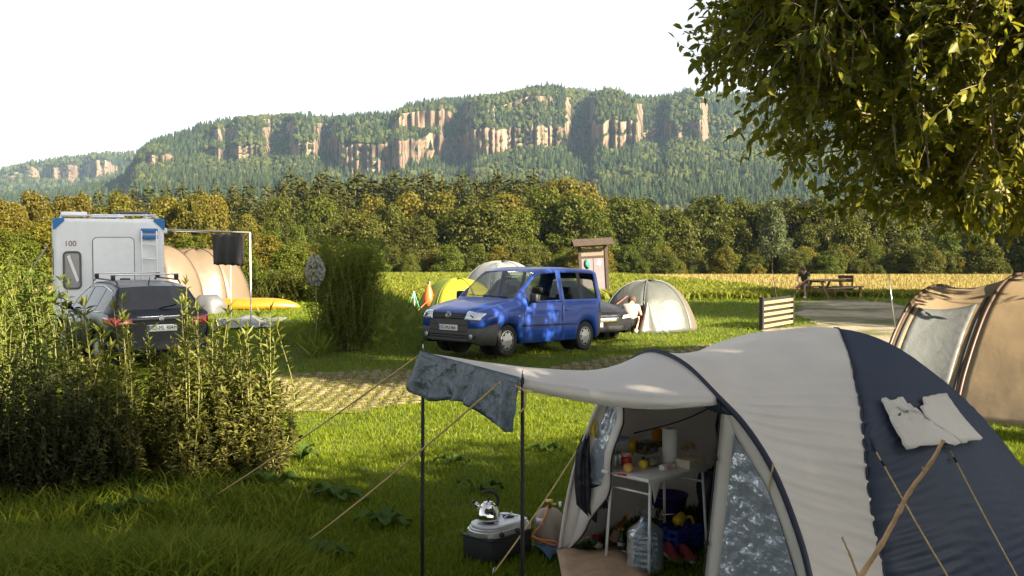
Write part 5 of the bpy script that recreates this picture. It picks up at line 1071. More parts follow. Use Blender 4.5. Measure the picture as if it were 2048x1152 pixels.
for nm, L, W_, z0, z1, mt in (('base', .50, .30, 0, .045, ALU), ('body', .47, .28, .045, .062, ALU), ('top_plate', .45, .265, .064, .085, M('pale_enamel', (.66, .68, .72), .3))):
    a, b = slab(L, W_, z0, z1, .11); n_ = len(a); mb = MB(); mb.add(a + b, [tuple(range(n_ - 1, -1, -1)), tuple(range(n_, 2 * n_))] + [(k, (k + 1) % n_, (k + 1) % n_ + n_, k + n_) for k in range(n_)]); mb.build(nm, mt, t, bevel=.006)
for x in (-.10, .12):
    mb = MB(); mb.lathe([(.045, .085), (.045, .094), (.03, .098), (0, .098)], (x, 0, 0)); mb.build('burner', BLACKM, t); mb = MB()
    for k in range(4): mb.box((x + .05 * math.cos(k * 1.571 + .4), .05 * math.sin(k * 1.571 + .4), .098), (.07, .006, .012), k * 1.571 + .4)
    mb.build('pan_support', ALU, t)
for x in (-.12, .05): mb = MB(); mb.lathe([(.018, 0), (.016, .02), (0, .021)], (x, -.152, .025), 14, Matrix.Rotation(math.pi / 2, 4, 'X')); mb.build('knob', BLACKM, t)
kp = Vector((bc.x, bc.y, zb + .104)) + Matrix.Rotation(brz, 3, 'Z') @ Vector((-.10, 0, 0)); t = thing('kettle', 'polished steel whistling kettle with black handle on the stove', 'kettle', kp, brz + 2.4)
mb = MB(); mb.lathe([(.075, 0), (.088, .008), (.090, .03), (.082, .07), (.064, .105), (.042, .128), (0, .135)], n=36); mb.build('body', CHROME, t)
mb = MB(); mb.lathe([(.038, .129), (.034, .138), (.012, .143), (0, .143)]); lid = mb.build('lid', CHROME, t); mb = MB(); mb.lathe([(.006, .143), (.012, .152), (.010, .163), (0, .165)]); mb.build('lid_knob', BLACKM, lid)
mb = MB(); mb.tube(spline([(-.062, 0, .10), (-.072, 0, .16), (-.045, 0, .205), (.0, 0, .218), (.04, 0, .205)], 6), [.008 + .005 * math.sin(math.pi * k / 24) for k in range(25)], 8); mb.build('handle', BLACKM, t)
mb = MB(); mb.tube([(.06, 0, .085), (.088, 0, .118), (.105, 0, .135)], [.022, .016, .013], 12); sp_ = mb.build('spout', CHROME, t); mb = MB(); mb.tube([(.103, 0, .132), (.116, 0, .148)], [.015, .013], 10); mb.build('whistle', BLACKM, sp_)
gpnt = G(1098, 1098); t = thing('gas_bottle', 'khaki gas bottle with orange hose beside the stove', 'gas bottle', gpnt)
mb = MB(); mb.lathe([(.10, 0), (.10, .02), (.112, .03), (.115, .06), (.115, .22), (.105, .27), (.075, .305), (.035, .322), (0, .324)], n=32); mb.build('cylinder', KHAKI, t)
mb = MB(); mb.lathe([(.02, .32), (.02, .36), (.028, .365), (.028, .385), (0, .388)], n=14); mb.tube([(0, 0, .35), (.06, 0, .35)], .011, 8); v_ = mb.build('valve', M('brass', (.5, .36, .12), .35, 1.), t); mb = MB(); mb.lathe([(.022, 0), (.024, .02), (0, .022)], (.075, 0, .35), 12, Matrix.Rotation(math.pi / 2, 4, 'Y')); mb.build('regulator', WHITEM, v_)
mb = MB(); mb.grid([[(.1165 * math.cos(a), .1165 * math.sin(a), z) for z in (.215, .265)] for a in np.linspace(-2.6, -2.0, 8)]); lb = mb.build('label_sticker', WHITEM, t, solid=.001)
mb = MB(); mb.tube(spline([(-.01, -.03, .345), (-.03, -.10, .30), (-.07, -.125, .22), (-.125, -.12, .14), (-.02, -.15, .09), (.05, -.14, .07), (.04, -.14, .10), (-.06, -.16, .12), (-.17, -.10, .14), (-.26, -.02, .19)], 6), .007, 8); mb.build('gas_hose', RUBBER, t)
mb = MB(); q = [G(1063, 1100), G(1100, 1088), G(1122, 1112), G(1100, 1130)]; mb.grid([[q[0].lerp(q[1], j / 8).lerp(q[3].lerp(q[2], j / 8), i / 8) + Vector((0, 0, .03 + .05 * max(0, mnoise.noise((i * .5, j * .5, 1))) + .03 * math.sin(math.pi * i / 8))) for j in range(9)] for i in range(9)]); tag(mb.build('blue_cloth', DENIM, solid=.01), 'crumpled blue cloth lying at the foot of the gas bottle', 'cloth')
# clothes hung on the hoop
def hung(outline, d, name, mat, label, cat, depth=.05):
    """a hanging garment: left and right edges given as picture columns at heights"""
    rows = []
    for k, (y, xl, xr) in enumerate(outline):
        a, b = at(xl, y, d), at(xr, y, d + .05); row = []
        for j in range(15): v = j / 14; p = a.lerp(b, v); p.y += -depth * math.sin(math.pi * v) + .02 * math.sin(v * 17 + k * .5); row.append(p)
        for j in range(13, 0, -1): v = j / 14; p = a.lerp(b, v); p.y += depth * .6 * math.sin(math.pi * v); row.append(p)
        row.append(row[0].copy()); rows.append(row)
    base = at(outline[-1][1], outline[-1][0], d); mb = MB(); mb.grid(rows); mb.v = [tuple(Vector(v) - base) for v in mb.v]; o = mb.build(name, mat); o.location = base; return tag(o, label, cat)
hung([(862, 1172, 1178), (870, 1166, 1184), (900, 1153, 1189), (940, 1149, 1193), (980, 1150, 1197), (1010, 1153, 1196), (1025, 1168, 1195), (1042, 1188, 1194)], 7.62, 'hung_jacket', NAVYC, 'dark navy jacket hanging on the left side of the tent porch', 'jacket')
hung([(828, 1188, 1192), (845, 1182, 1204), (862, 1180, 1211), (872, 1182, 1211), (880, 1204, 1211)], 7.55, 'hung_towel', YELC, 'yellow cloth hanging above the navy jacket', 'towel', .015)
hung([(990, 1205, 1209), (1002, 1199, 1214), (1016, 1196, 1216)], 7.7, 'hung_pouch', FAB_navyd, 'small dark mesh pouch hanging right of the navy jacket', 'pouch', .02)
# sticks stuck in the ground in front of the tent
def stick(pts, d, r, name, label):
    P = [at(px, py, d) for px, py in pts]; b = P[0]; z0 = gz(b.x, b.y); foot = P[0] + (P[0] - P[1]).normalized() * 3; k = (P[0].z - z0 + .05) / max(.01, P[0].z - foot.z); P.insert(0, P[0].lerp(foot, k)); S_ = spline(P, 6)
    mb = MB(); n_ = len(S_); mb.tube([p + Vector((.004 * mnoise.noise((i * .9, 0, 0)), 0, 0)) for i, p in enumerate(S_)], [r * (1.15 - .4 * i / n_) * (1 + .25 * (i % 6 == 0)) for i in range(n_)], 9)
    for i in (n_ // 2, int(n_ * .78)): mb.tube([S_[i], S_[i] + Vector((-.012, -.01, .03))], [r * .6, r * .25], 6)
    base = P[0]; mb.v = [tuple(Vector(v) - base) for v in mb.v]; o = mb.build(name, BARKS); o.location = base; return tag(o, label, 'stick', 'sticks in front of the tent')
stick([(1722, 1152), (1762, 1090), (1800, 1020), (1818, 985), (1862, 925), (1887, 880)], 5.2, .0125, 'wooden_stick', 'long crooked peeled stick in front of the navy tent')
stick([(1716, 1152), (1700, 1110), (1684, 1074)], 5.25, .006, 'wooden_stick', 'short thin stick beside the long peeled one')
# ================================================================== vehicles
PAINT_blue = M('blue_car_paint', (.020, .066, .34), .35, .0, var=.04, vs=3, coat=.35, spec=.4); PAINT_dark = M('dark_blue_black_car_paint', (.010, .013, .022), .3, .0, var=.05, coat=.15, spec=.3); PAINT_black = M('black_car_paint', (.008, .008, .009), .35, coat=.0, spec=.25)
BUMP = M('grey_bumper_plastic', (.075, .070, .066), .6, var=.1, bump=.2, bs=150); TRIM = M('black_trim', (.012, .012, .013), .5); TYRE = M('tyre_rubber', (.018, .017, .016), .85, var=.2, bump=.4, bs=90); RIM = M('silver_wheel_cover', (.50, .50, .49), .35, .7, var=.06); LAMPC = M('clear_headlamp', (.62, .66, .70), .08, .55, var=.25, vs=14, coat=1.); LAMPR = M('red_tail_lamp', (.42, .012, .010), .15, coat=1., var=.2, vs=20); PLATE = M('white_plate', (.78, .78, .76), .45); PLATEB = M('plate_blue_band', (.02, .06, .40), .45); INK = M('black_print', (.01, .01, .01), .6); CARGLASS = GLASS('car_glass', (.80, .86, .84), .07, .02); DARKGLASS = GLASS('tinted_car_glass', (.16, .20, .22), .10, .03); SEAT = M('dark_car_seat', (.035, .035, .04), .85, var=.2); UNDER = M('underbody', (.012, .012, .012), .8); CHR = M('chrome_trim', (.7, .7, .72), .12, 1., var=.03); EMB = M('silver_emblem', (.62, .64, .66), .2, 1., var=.05)
class Car:
    def __init__(s, name, label, loc, rz, sp):
        s.sp = sp; s.root = thing(name, label, 'car', loc, rz); s.build()
    def build(s):
        sp = s.sp; bp = sp['breaks']; xs = sorted(set([round(x, 3) for x in bp + list(np.arange(sp['rear'], sp['front'] + .01, .09))] + [round(a + .37 * math.cos(t), 3) for a in sp['axles'] for t in np.linspace(0, math.pi, 17)]), reverse=True)
        xx = [xs[0]]
        for x in xs[1:]:
            if xx[-1] - x > .012 or x in bp: xx.append(x)
        s.xs = xx; rings = []
        I = lambda key, x: float(np.interp(-x, [-a for a, _ in sp[key]], [b for _, b in sp[key]]))
        for x in xx:
            top, w_, sh = I('top', x), I('half', x), I('belt', x); zb = I('sill', x)
            for a in sp['axles']:
                if abs(x - a) < .37: zb = max(zb, sp['rw'] - .02 + math.sqrt(max(0, .37 ** 2 - (x - a) ** 2)))
            sh = min(sh, top - .05); wr = I('roofw', x) * w_; P = [(w_ * .80, zb + (.0)), (w_ * .965, zb + .01)]
            for f, k in ((.33, 1.0), (.66, 1.0), (1., .985)): P.append((w_ * k, zb + (sh - zb) * f))
            lo, hi = (w_ * .985, sh), (wr, top - .06 if top - sh > .3 else top - .03)
            for f in (.07, .92, 1.): P.append((lo[0] + (hi[0] - lo[0]) * f, lo[1] + (hi[1] - lo[1]) * f))
            P += [(wr * .93, hi[1] + (top - hi[1]) * .62), (wr * .5, top - (top - hi[1]) * .10), (0, top)]
            rings.append([(x, y, z) for y, z in P])
        n = len(rings[0]); full = [r + [(x, -y, z) for x, y, z in r[-2::-1]] for r in rings]; m = len(full[0]); V = [p for r in full for p in r]
        groups = {}
        for i in range(len(full) - 1):
            xm = (xx[i] + xx[i + 1]) / 2
            for j in range(m - 1):
                jj = j if j < n - 1 else m - 2 - j; side = 1 if j < n - 1 else -1; zc = sum(full[i + a][j + b][2] for a in (0, 1) for b in (0, 1)) / 4
                key = sp['part'](xm, jj, zc, side); groups.setdefault((key, side if key in ('front_door', 'door_window', 'rear_door_window', 'quarter_window', 'side_window', 'window_pillar') else 0), []).append((i * m + j, (i + 1) * m + j, (i + 1) * m + j + 1, i * m + j + 1))
        cap = [tuple(range(m - 1, -1, -1)), tuple((len(full) - 1) * m + j for j in range(m))]
        groups.setdefault((sp['capf'], 0), []).append(cap[0])
        if sp['capr'] != 'tailgate': groups.setdefault((sp['capr'], 0), []).append(cap[1])
        else:                                            # tailgate with a window opening
            b0 = (len(full) - 1) * m; o0 = len(V); ring = full[-1]
            for (x_, y_, z_) in ring: V.append((x_ - .012, y_ * .84, max(1.10, min(z_ - .12, 1.56)) if z_ > 1.1 else 1.10))
            groups[('tailgate', 0)] = [(b0 + j, o0 + j, o0 + (j + 1) % m, b0 + (j + 1) % m) for j in range(m)]
            groups[('rear_window', 0)] = [tuple(o0 + j for j in range(m))]
        s.bvh = BVHTree.FromPolygons([Vector(v) for v in V], [f for g in groups.values() for f in g])
        for (key, _sd), fs in groups.items():
            if key is None: continue
            u = sorted(set(i for f in fs for i in f)); mp = {a: b for b, a in enumerate(u)}; mb = MB(); mb.add([V[i] for i in u], [tuple(mp[i] for i in f) for f in fs], True)
            o = mb.build(key, sp['mats'].get(key, sp['paint']), s.root)
            if 'window' in key or key == 'windscreen' or len(fs) == 1: pass
            else: md = o.modifiers.new('thick', 'SOLIDIFY'); md.thickness = .006; md.offset = 0
        mb = MB(); mb.box(((sp['front'] + sp['rear']) / 2, 0, .32), (sp['front'] - sp['rear'] - .5, 1.3, .16)); mb.build('underbody', UNDER, s.root)
        for a in sp['axles']:
            for sd in (1, -1):
                mb = MB(); mb.tube([(a, sd * .38, sp['rw'] + .03), (a, sd * (sp['track'] - .26), sp['rw'] + .03)], .36, 20); mb.build('wheel_well', UNDER, s.root)
                s.wheel((a, sd * sp['track'], sp['rw']), sd)
    def wheel(s, c, sd):
        sp = s.sp; r = sp['rw']; w_ = bpy.data.objects.new('wheel', None); COL.objects.link(w_); w_.parent = s.root; w_.location = c; rot = Matrix.Rotation(-sd * math.pi / 2, 4, 'X')
        mb = MB(); mb.lathe([(r * .62, -.10), (r * .9, -.10), (r * .985, -.08), (r, -.05), (r, .05), (r * .985, .075), (r * .9, .09), (r * .64, .085)], n=36, mtx=rot); mb.build('tyre', TYRE, w_)
        mb = MB(); mb.lathe([(r * .66, .06), (r * .63, .088), (r * .56, .082), (r * .40, .096), (r * .2, .092), (r * .10, .10), (0, .102)], n=36, mtx=rot); mb.build('rim', RIM, w_)
        k = sp.get('holes', 8)
        for q in range(k):
            a = 2 * math.pi * q / k; mb = MB(); mb.lathe([(.026 if k > 6 else .05, .0), (.024 if k > 6 else .046, .004), (0, .004)], (r * .47 * math.cos(a), r * .47 * math.sin(a), .089), 10); mb.v = [tuple(rot @ Vector(v)) for v in mb.v]; mb.build('slot_shade', UNDER, w_)  # flat dark discs coloured for the shade in the wheel cover's holes
    def hit(s, o, d, off):
        h = s.bvh.ray_cast(Vector(o), Vector(d)); 
        if h[0] is None: return Vector(o) + Vector(d) * 2
        n = h[1] if h[1].dot(Vector(d)) < 0 else -h[1]; return h[0] + n * off
    def patch(s, name, mat, quad, face='front', n=(10, 6), off=.008, parent=None, bulge=0.):
        """a fitted piece on the body: quad of four corners in the face's own plane"""
        rows = []
        for i in range(n[0] + 1):
            row = []
            for j in range(n[1] + 1):
                u, v = i / n[0], j / n[1]; a = Vector(quad[0] + (0,)).lerp(Vector(quad[1] + (0,)), u); b = Vector(quad[3] + (0,)).lerp(Vector(quad[2] + (0,)), u); q = a.lerp(b, v); of = off + bulge * (math.sin(math.pi * u) * math.sin(math.pi * v)) ** .5
                o, d = {'front': ((4, q.x, q.y), (-1, 0, 0)), 'rear': ((-4, q.x, q.y), (1, 0, 0)), 'left': ((q.x, 3, q.y), (0, -1, 0)), 'right': ((q.x, -3, q.y), (0, 1, 0)), 'top': ((q.x, q.y, 4), (0, 0, -1))}[face]
                row.append(s.hit(o, d, of))
            rows.append(row)
        mb = MB(); mb.grid(rows); return mb.build(name, mat, parent or s.root, solid=.008)
    def line(s, name, mat, pts, face, r=.006, off=.0):
        P = []
        for k in range(len(pts) - 1):
            for t in np.linspace(0, 1, 9):
                q = Vector(pts[k] + (0,)).lerp(Vector(pts[k + 1] + (0,)), t); o, d = {'front': ((4, q.x, q.y), (-1, 0, 0)), 'left': ((q.x, 3, q.y), (0, -1, 0)), 'right': ((q.x, -3, q.y), (0, 1, 0)), 'rear': ((-4, q.x, q.y), (1, 0, 0)), 'top': ((q.x, q.y, 4), (0, 0, -1))}[face]; P.append(s.hit(o, d, off))
        mb = MB(); mb.tube(P, r, 5); return mb.build(name, mat, s.root)
    def plate(s, txt, x, z, front=True, y=0.):
        sg = 1 if front else -1; mb = MB(); mb.rbox((x, y, z), (.012, .52, .112), .005); p = mb.build('number_plate', PLATE, s.root)
        mb = MB(); mb.box((x + sg * .0075, y - sg * .238, z), (.002, .04, .10)); mb.build('blue_band', PLATEB, p)
        rot = Matrix.Rotation(math.pi / 2 * sg, 4, 'Z') @ Matrix.Rotation(math.pi / 2, 4, 'X'); text_obj('plate_lettering', txt, .098, INK, p, Matrix.Translation((x + sg * .0085, y + sg * .012, z)) @ rot, .001, sx=.86)
    def emblem(s, x, y, z, r, front=True):
        sg = 1 if front else -1; rot = Matrix.Rotation(sg * math.pi / 2, 4, 'Y'); mb = MB(); mb.lathe([(r, 0), (r, .012), (r * .84, .012), (r * .84, .004), (r * .8, .004)], (x, y, z), 28, rot); e = mb.build('emblem', EMB, s.root)
        def st_(a, b): return [Vector((x + sg * .010, y + a[0] * r, z + a[1] * r)), Vector((x + sg * .010, y + b[0] * r, z + b[1] * r))]
        mb = MB()
        for a, b in (((-.42, .70), (0, .05)), ((.42, .70), (0, .05)), ((-.72, .35), (-.30, -.70)), ((-.30, -.70), (0, -.08)), ((0, -.08), (.30, -.70)), ((.30, -.70), (.72, .35))): mb.tube(st_(a, b), r * .09, 5)
        mb.build('emblem_letters', EMB, e)
    def seats(s, rows, zs=.5):
        for x in rows:
            for y in (-.36, .36):
                mb = MB(); mb.rbox((x, y, zs), (.5, .48, .2), .06); mb.rbox((x - .27, y, zs + .36), (.14, .46, .62), .06, ry=-.2); mb.rbox((x - .34, y, zs + .74), (.10, .26, .17), .04); mb.build('seat', SEAT, s.root)
# ---- the blue van
def van_part(x, j, z, sd):
    if x > 1.66 and j <= 2: return 'bumper'
    if x < -1.78 and j <= 2: return 'rear_bumper'
    if j in (8, 9) and .30 < x < 1.02: return 'windscreen'
    if j == 7 and .42 < x < .86: return 'windscreen' if False else 'body'
    if j == 5:
        if -.36 < x < .70: return 'door_window'
        if -1.10 < x < -.52: return 'side_window'
        if -1.76 < x < -1.22: return 'quarter_window'
        if -1.22 <= x <= -1.10: return 'window_pillar'
    if j in (0, 1, 2, 3) and -.44 < x < .86: return 'front_door'
    if j in (8, 9) and x > 1.10: return 'bonnet'
    return 'body'
VAN = dict(front=2.16, rear=-1.98, rw=.315, axles=[1.32, -1.36], track=.76, paint=PAINT_blue, breaks=[.30, .42, .70, .86, 1.02, 1.10, -.36, -.44, -.52, -1.10, -1.22, -1.76, 1.66, -1.78, 2.16, 2.145, 2.11, 2.05, 1.95, -1.98, -1.95],
    top=[(2.16, .74), (2.145, .80), (2.11, .86), (2.05, .905), (1.9, .96), (1.5, 1.05), (1.10, 1.12), (1.02, 1.15), (.7, 1.42), (.42, 1.63), (.30, 1.70), (.1, 1.765), (-.3, 1.80), (-1., 1.81), (-1.7, 1.79), (-1.9, 1.76), (-1.98, 1.68)],
    half=[(2.16, .52), (2.145, .64), (2.11, .74), (2.05, .81), (1.95, .86), (1.8, .89), (1.6, .9), (-1.7, .895), (-1.9, .87), (-1.98, .82)], belt=[(2.13, .70), (1.9, .84), (1.5, .93), (1.0, 1.03), (.5, 1.06), (-2, 1.09)], sill=[(2.13, .30), (2.05, .24), (1.7, .22), (-1.75, .26), (-1.98, .36)],
    roofw=[(2.13, .82), (1.9, .84), (1.10, .86), (1.02, .86), (.3, .80), (-1.7, .80), (-1.98, .82)], part=van_part, capf='bumper_face', capr='tailgate', mats={'bumper': BUMP, 'bumper_face': BUMP, 'rear_bumper': BUMP, 'windscreen': CARGLASS, 'door_window': CARGLASS, 'side_window': CARGLASS, 'quarter_window': CARGLASS, 'window_pillar': TRIM, 'rear_window': CARGLASS}, holes=8)
vf = Vector((-.165, 21.0)); vr = Vector((1.524, 23.05)); hd = (vf - vr).normalized(); van_rz = math.atan2(hd.y, hd.x); Rv = Matrix.Rotation(van_rz, 2); vl = vf - Rv @ Vector((1.32, .76))
van = Car('blue_van', 'blue high-roofed van parked on the turf pavers in the middle', (vl.x, vl.y, gz(vl.x, vl.y) - .02), van_rz, VAN)
van.root.rotation_euler = (0, R(-2.0), van_rz); van.root.location.z = .0
van.patch('grille', TRIM, ((-.43, .735), (.43, .735), (.46, .855), (-.46, .855)), n=(16, 6), off=.006)
for z in (.765, .80, .835): van.line('grille_bar', PAINT_blue if z > .9 else BUMP, [(-.43, z), (.43, z)], 'front', .007, .012)
for sd in (1, -1):
    q = [(sd * .42, .715), (sd * .765, .72), (sd * .81, .86), (sd * .47, .89)]; h = van.patch('headlamp', LAMPC, tuple(q), n=(12, 8), off=.010, bulge=.012)
    mb = MB(); mb.lathe([(.045, 0), (.05, .006), (.035, .010), (0, .008)], van.hit((4, sd * .60, .80), (-1, 0, 0), .02), 18, Matrix.Rotation(math.pi / 2, 4, 'Y')); mb.build('reflector', CHR, h)
    mb = MB(); mb.lathe([(.045, 0), (.05, .01), (.03, .014), (0, .012)], van.hit((4, sd * .60, .40), (-1, 0, 0), .004), 18, Matrix.Rotation(math.pi / 2, 4, 'Y')); mb.build('fog_lamp', LAMPC, van.root)
    van.patch('fog_lamp_bezel', TRIM, ((sd * .50, .36), (sd * .70, .365), (sd * .69, .44), (sd * .50, .435)), n=(8, 4), off=.002)
    f = 'left' if sd > 0 else 'right'
    van.line('rub_strip', TRIM, [(.92, .60), (-.98, .60)], f, .018, .002); van.line('door_seam', TRIM, [(.86, .30), (.86, .98)], f, .005); van.line('door_seam', TRIM, [(-.42, .28), (-.44, 1.05)], f, .005); van.line('door_seam', TRIM, [(-1.16, .60), (-1.16, 1.06)], f, .005); van.line('sliding_rail', TRIM, [(-1.2, .93), (-1.9, .93)], f, .006)
    for x in (-.28, -.62): mb = MB(); p = van.hit((x, sd * 3, .90), (0, -sd, 0), .012); mb.rbox(p, (.17, .03, .035), .012); mb.build('door_handle', PAINT_blue, van.root)
    p = van.hit((.66, sd * 3, 1.06), (0, -sd, 0), .0); mb = MB(); mb.rbox(p + Vector((.02, sd * .13, .10)), (.14, .20, .19), .045); mi = mb.build('side_mirror', TRIM, van.root); mb = MB(); mb.tube([p, p + Vector((.02, sd * .10, .06))], .025, 8); mb.build('mirror_arm', TRIM, mi); mb = MB(); mb.rbox(p + Vector((-.052, sd * .13, .10)), (.008, .16, .15), .003); mb.build('mirror_glass', CHR, mi)
    mb = MB(); p = van.hit((1.02, sd * 3, .80), (0, -sd, 0), .006); mb.rbox(p, (.05, .012, .025), .005); mb.build('indicator', LAMPC, van.root)
    van.patch('tail_lamp', LAMPR, ((sd * .70, .85), (sd * .80, .85), (sd * .79, 1.3), (sd * .69, 1.3)), 'rear', n=(4, 8), off=.006)
for z in (.37, .42, .30): van.line('bumper_slot', TRIM, [(-.46, z), (.46, z)], 'front', .014, .0)
for z in (.50, .62): van.line('bumper_groove', UNDER, [(-.6, z), (.6, z)], 'front', .006, .0)
van.plate('EG-MU 866', van.hit((4, 0, .56), (-1, 0, 0), .01).x, .56); van.emblem(van.hit((4, 0, .80), (-1, 0, 0), .012).x, 0, .80, .075)
van.line('wiper', TRIM, [(1.00, .55), (.98, .0)], 'top', .008, .012); van.line('wiper', TRIM, [(1.00, .02), (.98, -.5)], 'top', .008, .012); van.line('bonnet_seam', TRIM, [(2.03, .60), (1.12, .72)], 'top', .004, .0); van.line('bonnet_seam', TRIM, [(2.03, -.60), (1.12, -.72)], 'top', .004, .0)
van.seats((.10, -.9), .55); mb = MB(); mb.rbox((.85, 0, .93), (.5, 1.45, .3), .08); mb.build('dashboard', SEAT, van.root); mb = MB(); mb.tube([Vector((.55 + .06 * math.sin(a), .36 + .19 * math.cos(a), 1.0 + .18 * math.sin(a))) for a in np.linspace(0, 2 * math.pi, 25)], .014, 6); mb.build('steering_wheel', TRIM, van.root); mb = MB(); mb.rbox((.35, 0, 1.55), (.03, .22, .07), .012); mb.build('rear_view_mirror', TRIM, van.root)
# ---- the dark estate car behind the hedge, and a second one behind the van
def est_part(x, j, z, sd):
    if j in (8, 9) and .20 < x < .98: return 'windscreen'
    if j in (8, 9) and -2.20 < x < -1.86: return 'rear_window'
    if j == 5:
        if -.30 < x < .55: return 'door_window'
        if -1.15 < x < -.40: return 'rear_door_window'
        if -1.70 < x < -1.24: return 'quarter_window'
    if x < -2.12 and j <= 1: return 'rear_bumper'
    if j in (0, 1, 2, 3) and -.36 < x < .72: return 'front_door'
    if j in (8, 9) and x > 1.06: return 'bonnet'
    return 'body'
EST = dict(front=2.30, rear=-2.34, rw=.32, axles=[1.38, -1.36], track=.79, paint=PAINT_dark, breaks=[.20, .98, 1.06, .55, -.30, -.40, -1.15, -1.24, -1.70, -1.86, -2.20, -2.12, .72, -.36, 2.30, 2.25, 2.18, -2.30, -2.34],
    top=[(2.30, .62), (2.25, .70), (2.18, .745), (1.9, .82), (1.06, .97), (.98, 1.0), (.6, 1.24), (.20, 1.42), (-.2, 1.49), (-.9, 1.50), (-1.5, 1.47), (-1.86, 1.42), (-2.20, 1.05), (-2.27, .98), (-2.34, .86)],
    half=[(2.30, .66), (2.25, .78), (2.1, .86), (1.8, .91), (-1.9, .91), (-2.2, .88), (-2.30, .82), (-2.34, .76)], belt=[(2.30, .55), (1.9, .74), (1., .90), (-1.5, .97), (-2.2, .97), (-2.34, .82)], sill=[(2.3, .30), (2.1, .22), (-1.9, .26), (-2.34, .36)],
    roofw=[(2.3, .85), (1., .86), (.2, .68), (-1.5, .68), (-1.86, .70), (-2.20, .86), (-2.34, .9)], part=est_part, capf='front_face', capr='rear_face', mats={'windscreen': DARKGLASS, 'rear_window': DARKGLASS, 'door_window': DARKGLASS, 'rear_door_window': DARKGLASS, 'quarter_window': DARKGLASS}, holes=5)
phi = R(35); cdir = Vector((-math.sin(phi), math.cos(phi))); cl_ = Vector((-6.35, 18.92)) + cdir * 2.3
est = Car('estate_car', 'dark estate car with roof bars behind the hedge shoots', (cl_.x, cl_.y, gz(cl_.x, cl_.y)), math.pi / 2 + phi, EST)
est.root.scale = (1.02, 1.02, 1.06)
def dress(c, txt, letters=True):
    for sd in (1, -1):
        c.patch('tail_lamp', LAMPR, ((sd * .50, .80), (sd * .80, .80), (sd * .84, .93), (sd * .52, .90)), 'rear', n=(8, 5), off=.010); f = 'left' if sd > 0 else 'right'
        c.patch('tail_lamp_side', LAMPR, ((-2.26, .80), (-1.98, .83), (-1.92, .93), (-2.24, .93)), f, n=(8, 4), off=.008)
        c.patch('headlamp', LAMPC, ((sd * .45, .58), (sd * .78, .60), (sd * .80, .68), (sd * .52, .66)), 'front', n=(8, 5), off=.010)
        c.line('window_chrome', CHR, [(.60, .955), (-1.75, 1.0)], f, .010, .004); c.line('window_chrome', CHR, [(.30, 1.36), (-1.0, 1.42), (-1.72, 1.34)], f, .009, .006)
        c.line('door_seam', TRIM, [(.70, .32), (.72, .90)], f, .005); c.line('door_seam', TRIM, [(-.36, .30), (-.36, .94)], f, .005); c.line('door_seam', TRIM, [(-1.05, .62), (-1.16, .95)], f, .005)
        for x in (-.22, -1.02): mb = MB(); p = c.hit((x, sd * 3, .84), (0, -sd, 0), .012); mb.rbox(p, (.18, .03, .03), .012); mb.build('door_handle', c.sp['paint'], c.root)
        p = c.hit((.55, sd * 3, .96), (0, -sd, 0), 0); mb = MB(); mb.rbox(p + Vector((0, sd * .11, .05)), (.14, .2, .14), .045); mb.tube([p, p + Vector((0, sd * .08, .03))], .025, 6); mb.build('side_mirror', c.sp['paint'], c.root)
        mb = MB(); mb.tube([(.0, sd * .57, 1.49), (-.1, sd * .57, 1.53), (-1.5, sd * .56, 1.52), (-1.62, sd * .56, 1.46)], .014, 7); mb.build('roof_rail', TRIM, c.root)
        for x in (-.18, -1.35): mb = MB(); mb.rbox((x, sd * .57, 1.575), (.09, .07, .09), .015); mb.build('bar_foot', TRIM, c.root)
    for x in (-.18, -1.35): mb = MB(); mb.rbox((x, 0, 1.62), (.055, 1.22, .026), .010); mb.build('roof_bar', ALU, c.root)
    c.line('chrome_strip', CHR, [(-.42, .925), (.42, .925)], 'rear', .012, .008); zz = .70; x = c.hit((-4, 0, zz), (1, 0, 0), .012).x; c.plate(txt, x, .74, False); c.emblem(c.hit((-4, 0, .90), (1, 0, 0), .014).x, 0, .905, .05, False)
    c.line('rear_wiper', TRIM, [(0, 1.06), (-.32, 1.12)], 'rear', .008, .012); c.patch('bumper_vent', UNDER, ((-.5, .34), (.5, .34), (.5, .42), (-.5, .42)), 'rear', n=(8, 3), off=.004); c.patch('lower_grille', UNDER, ((-.55, .32), (.55, .32), (.5, .42), (-.5, .42)), 'front', n=(8, 3), off=.004); c.patch('grille', CHR, ((-.35, .50), (.35, .50), (.38, .62), (-.38, .62)), 'front', n=(8, 3), off=.006)
    mb = MB(); mb.tube([(-1.55, 0, 1.46), (-1.66, 0, 1.58)], [.012, .006], 6); mb.build('aerial', TRIM, c.root)
    c.seats((.05, -.85), .48); mb = MB(); mb.rbox((.85, 0, .84), (.5, 1.4, .24), .08); mb.build('dashboard', SEAT, c.root)
dress(est, 'KO-ML 4041')
fr = Vector((2.22, 24.75)); h2 = Vector((.50, -.866)); c2 = fr - h2 * 2.3
EST2 = dict(EST); EST2['paint'] = PAINT_black; car2 = Car('black_car', 'black car mostly hidden behind the tail of the blue van', (c2.x, c2.y, gz(c2.x, c2.y) - .08), math.atan2(h2.y, h2.x), EST2); dress(car2, 'PIR-K 27')
mb = MB(); x = car2.hit((4, 0, .46), (-1, 0, 0), .01).x; mb.rbox((x, -.35, .46), (.012, .52, .112), .005); mb.build('front_plate', PLATE, car2.root)

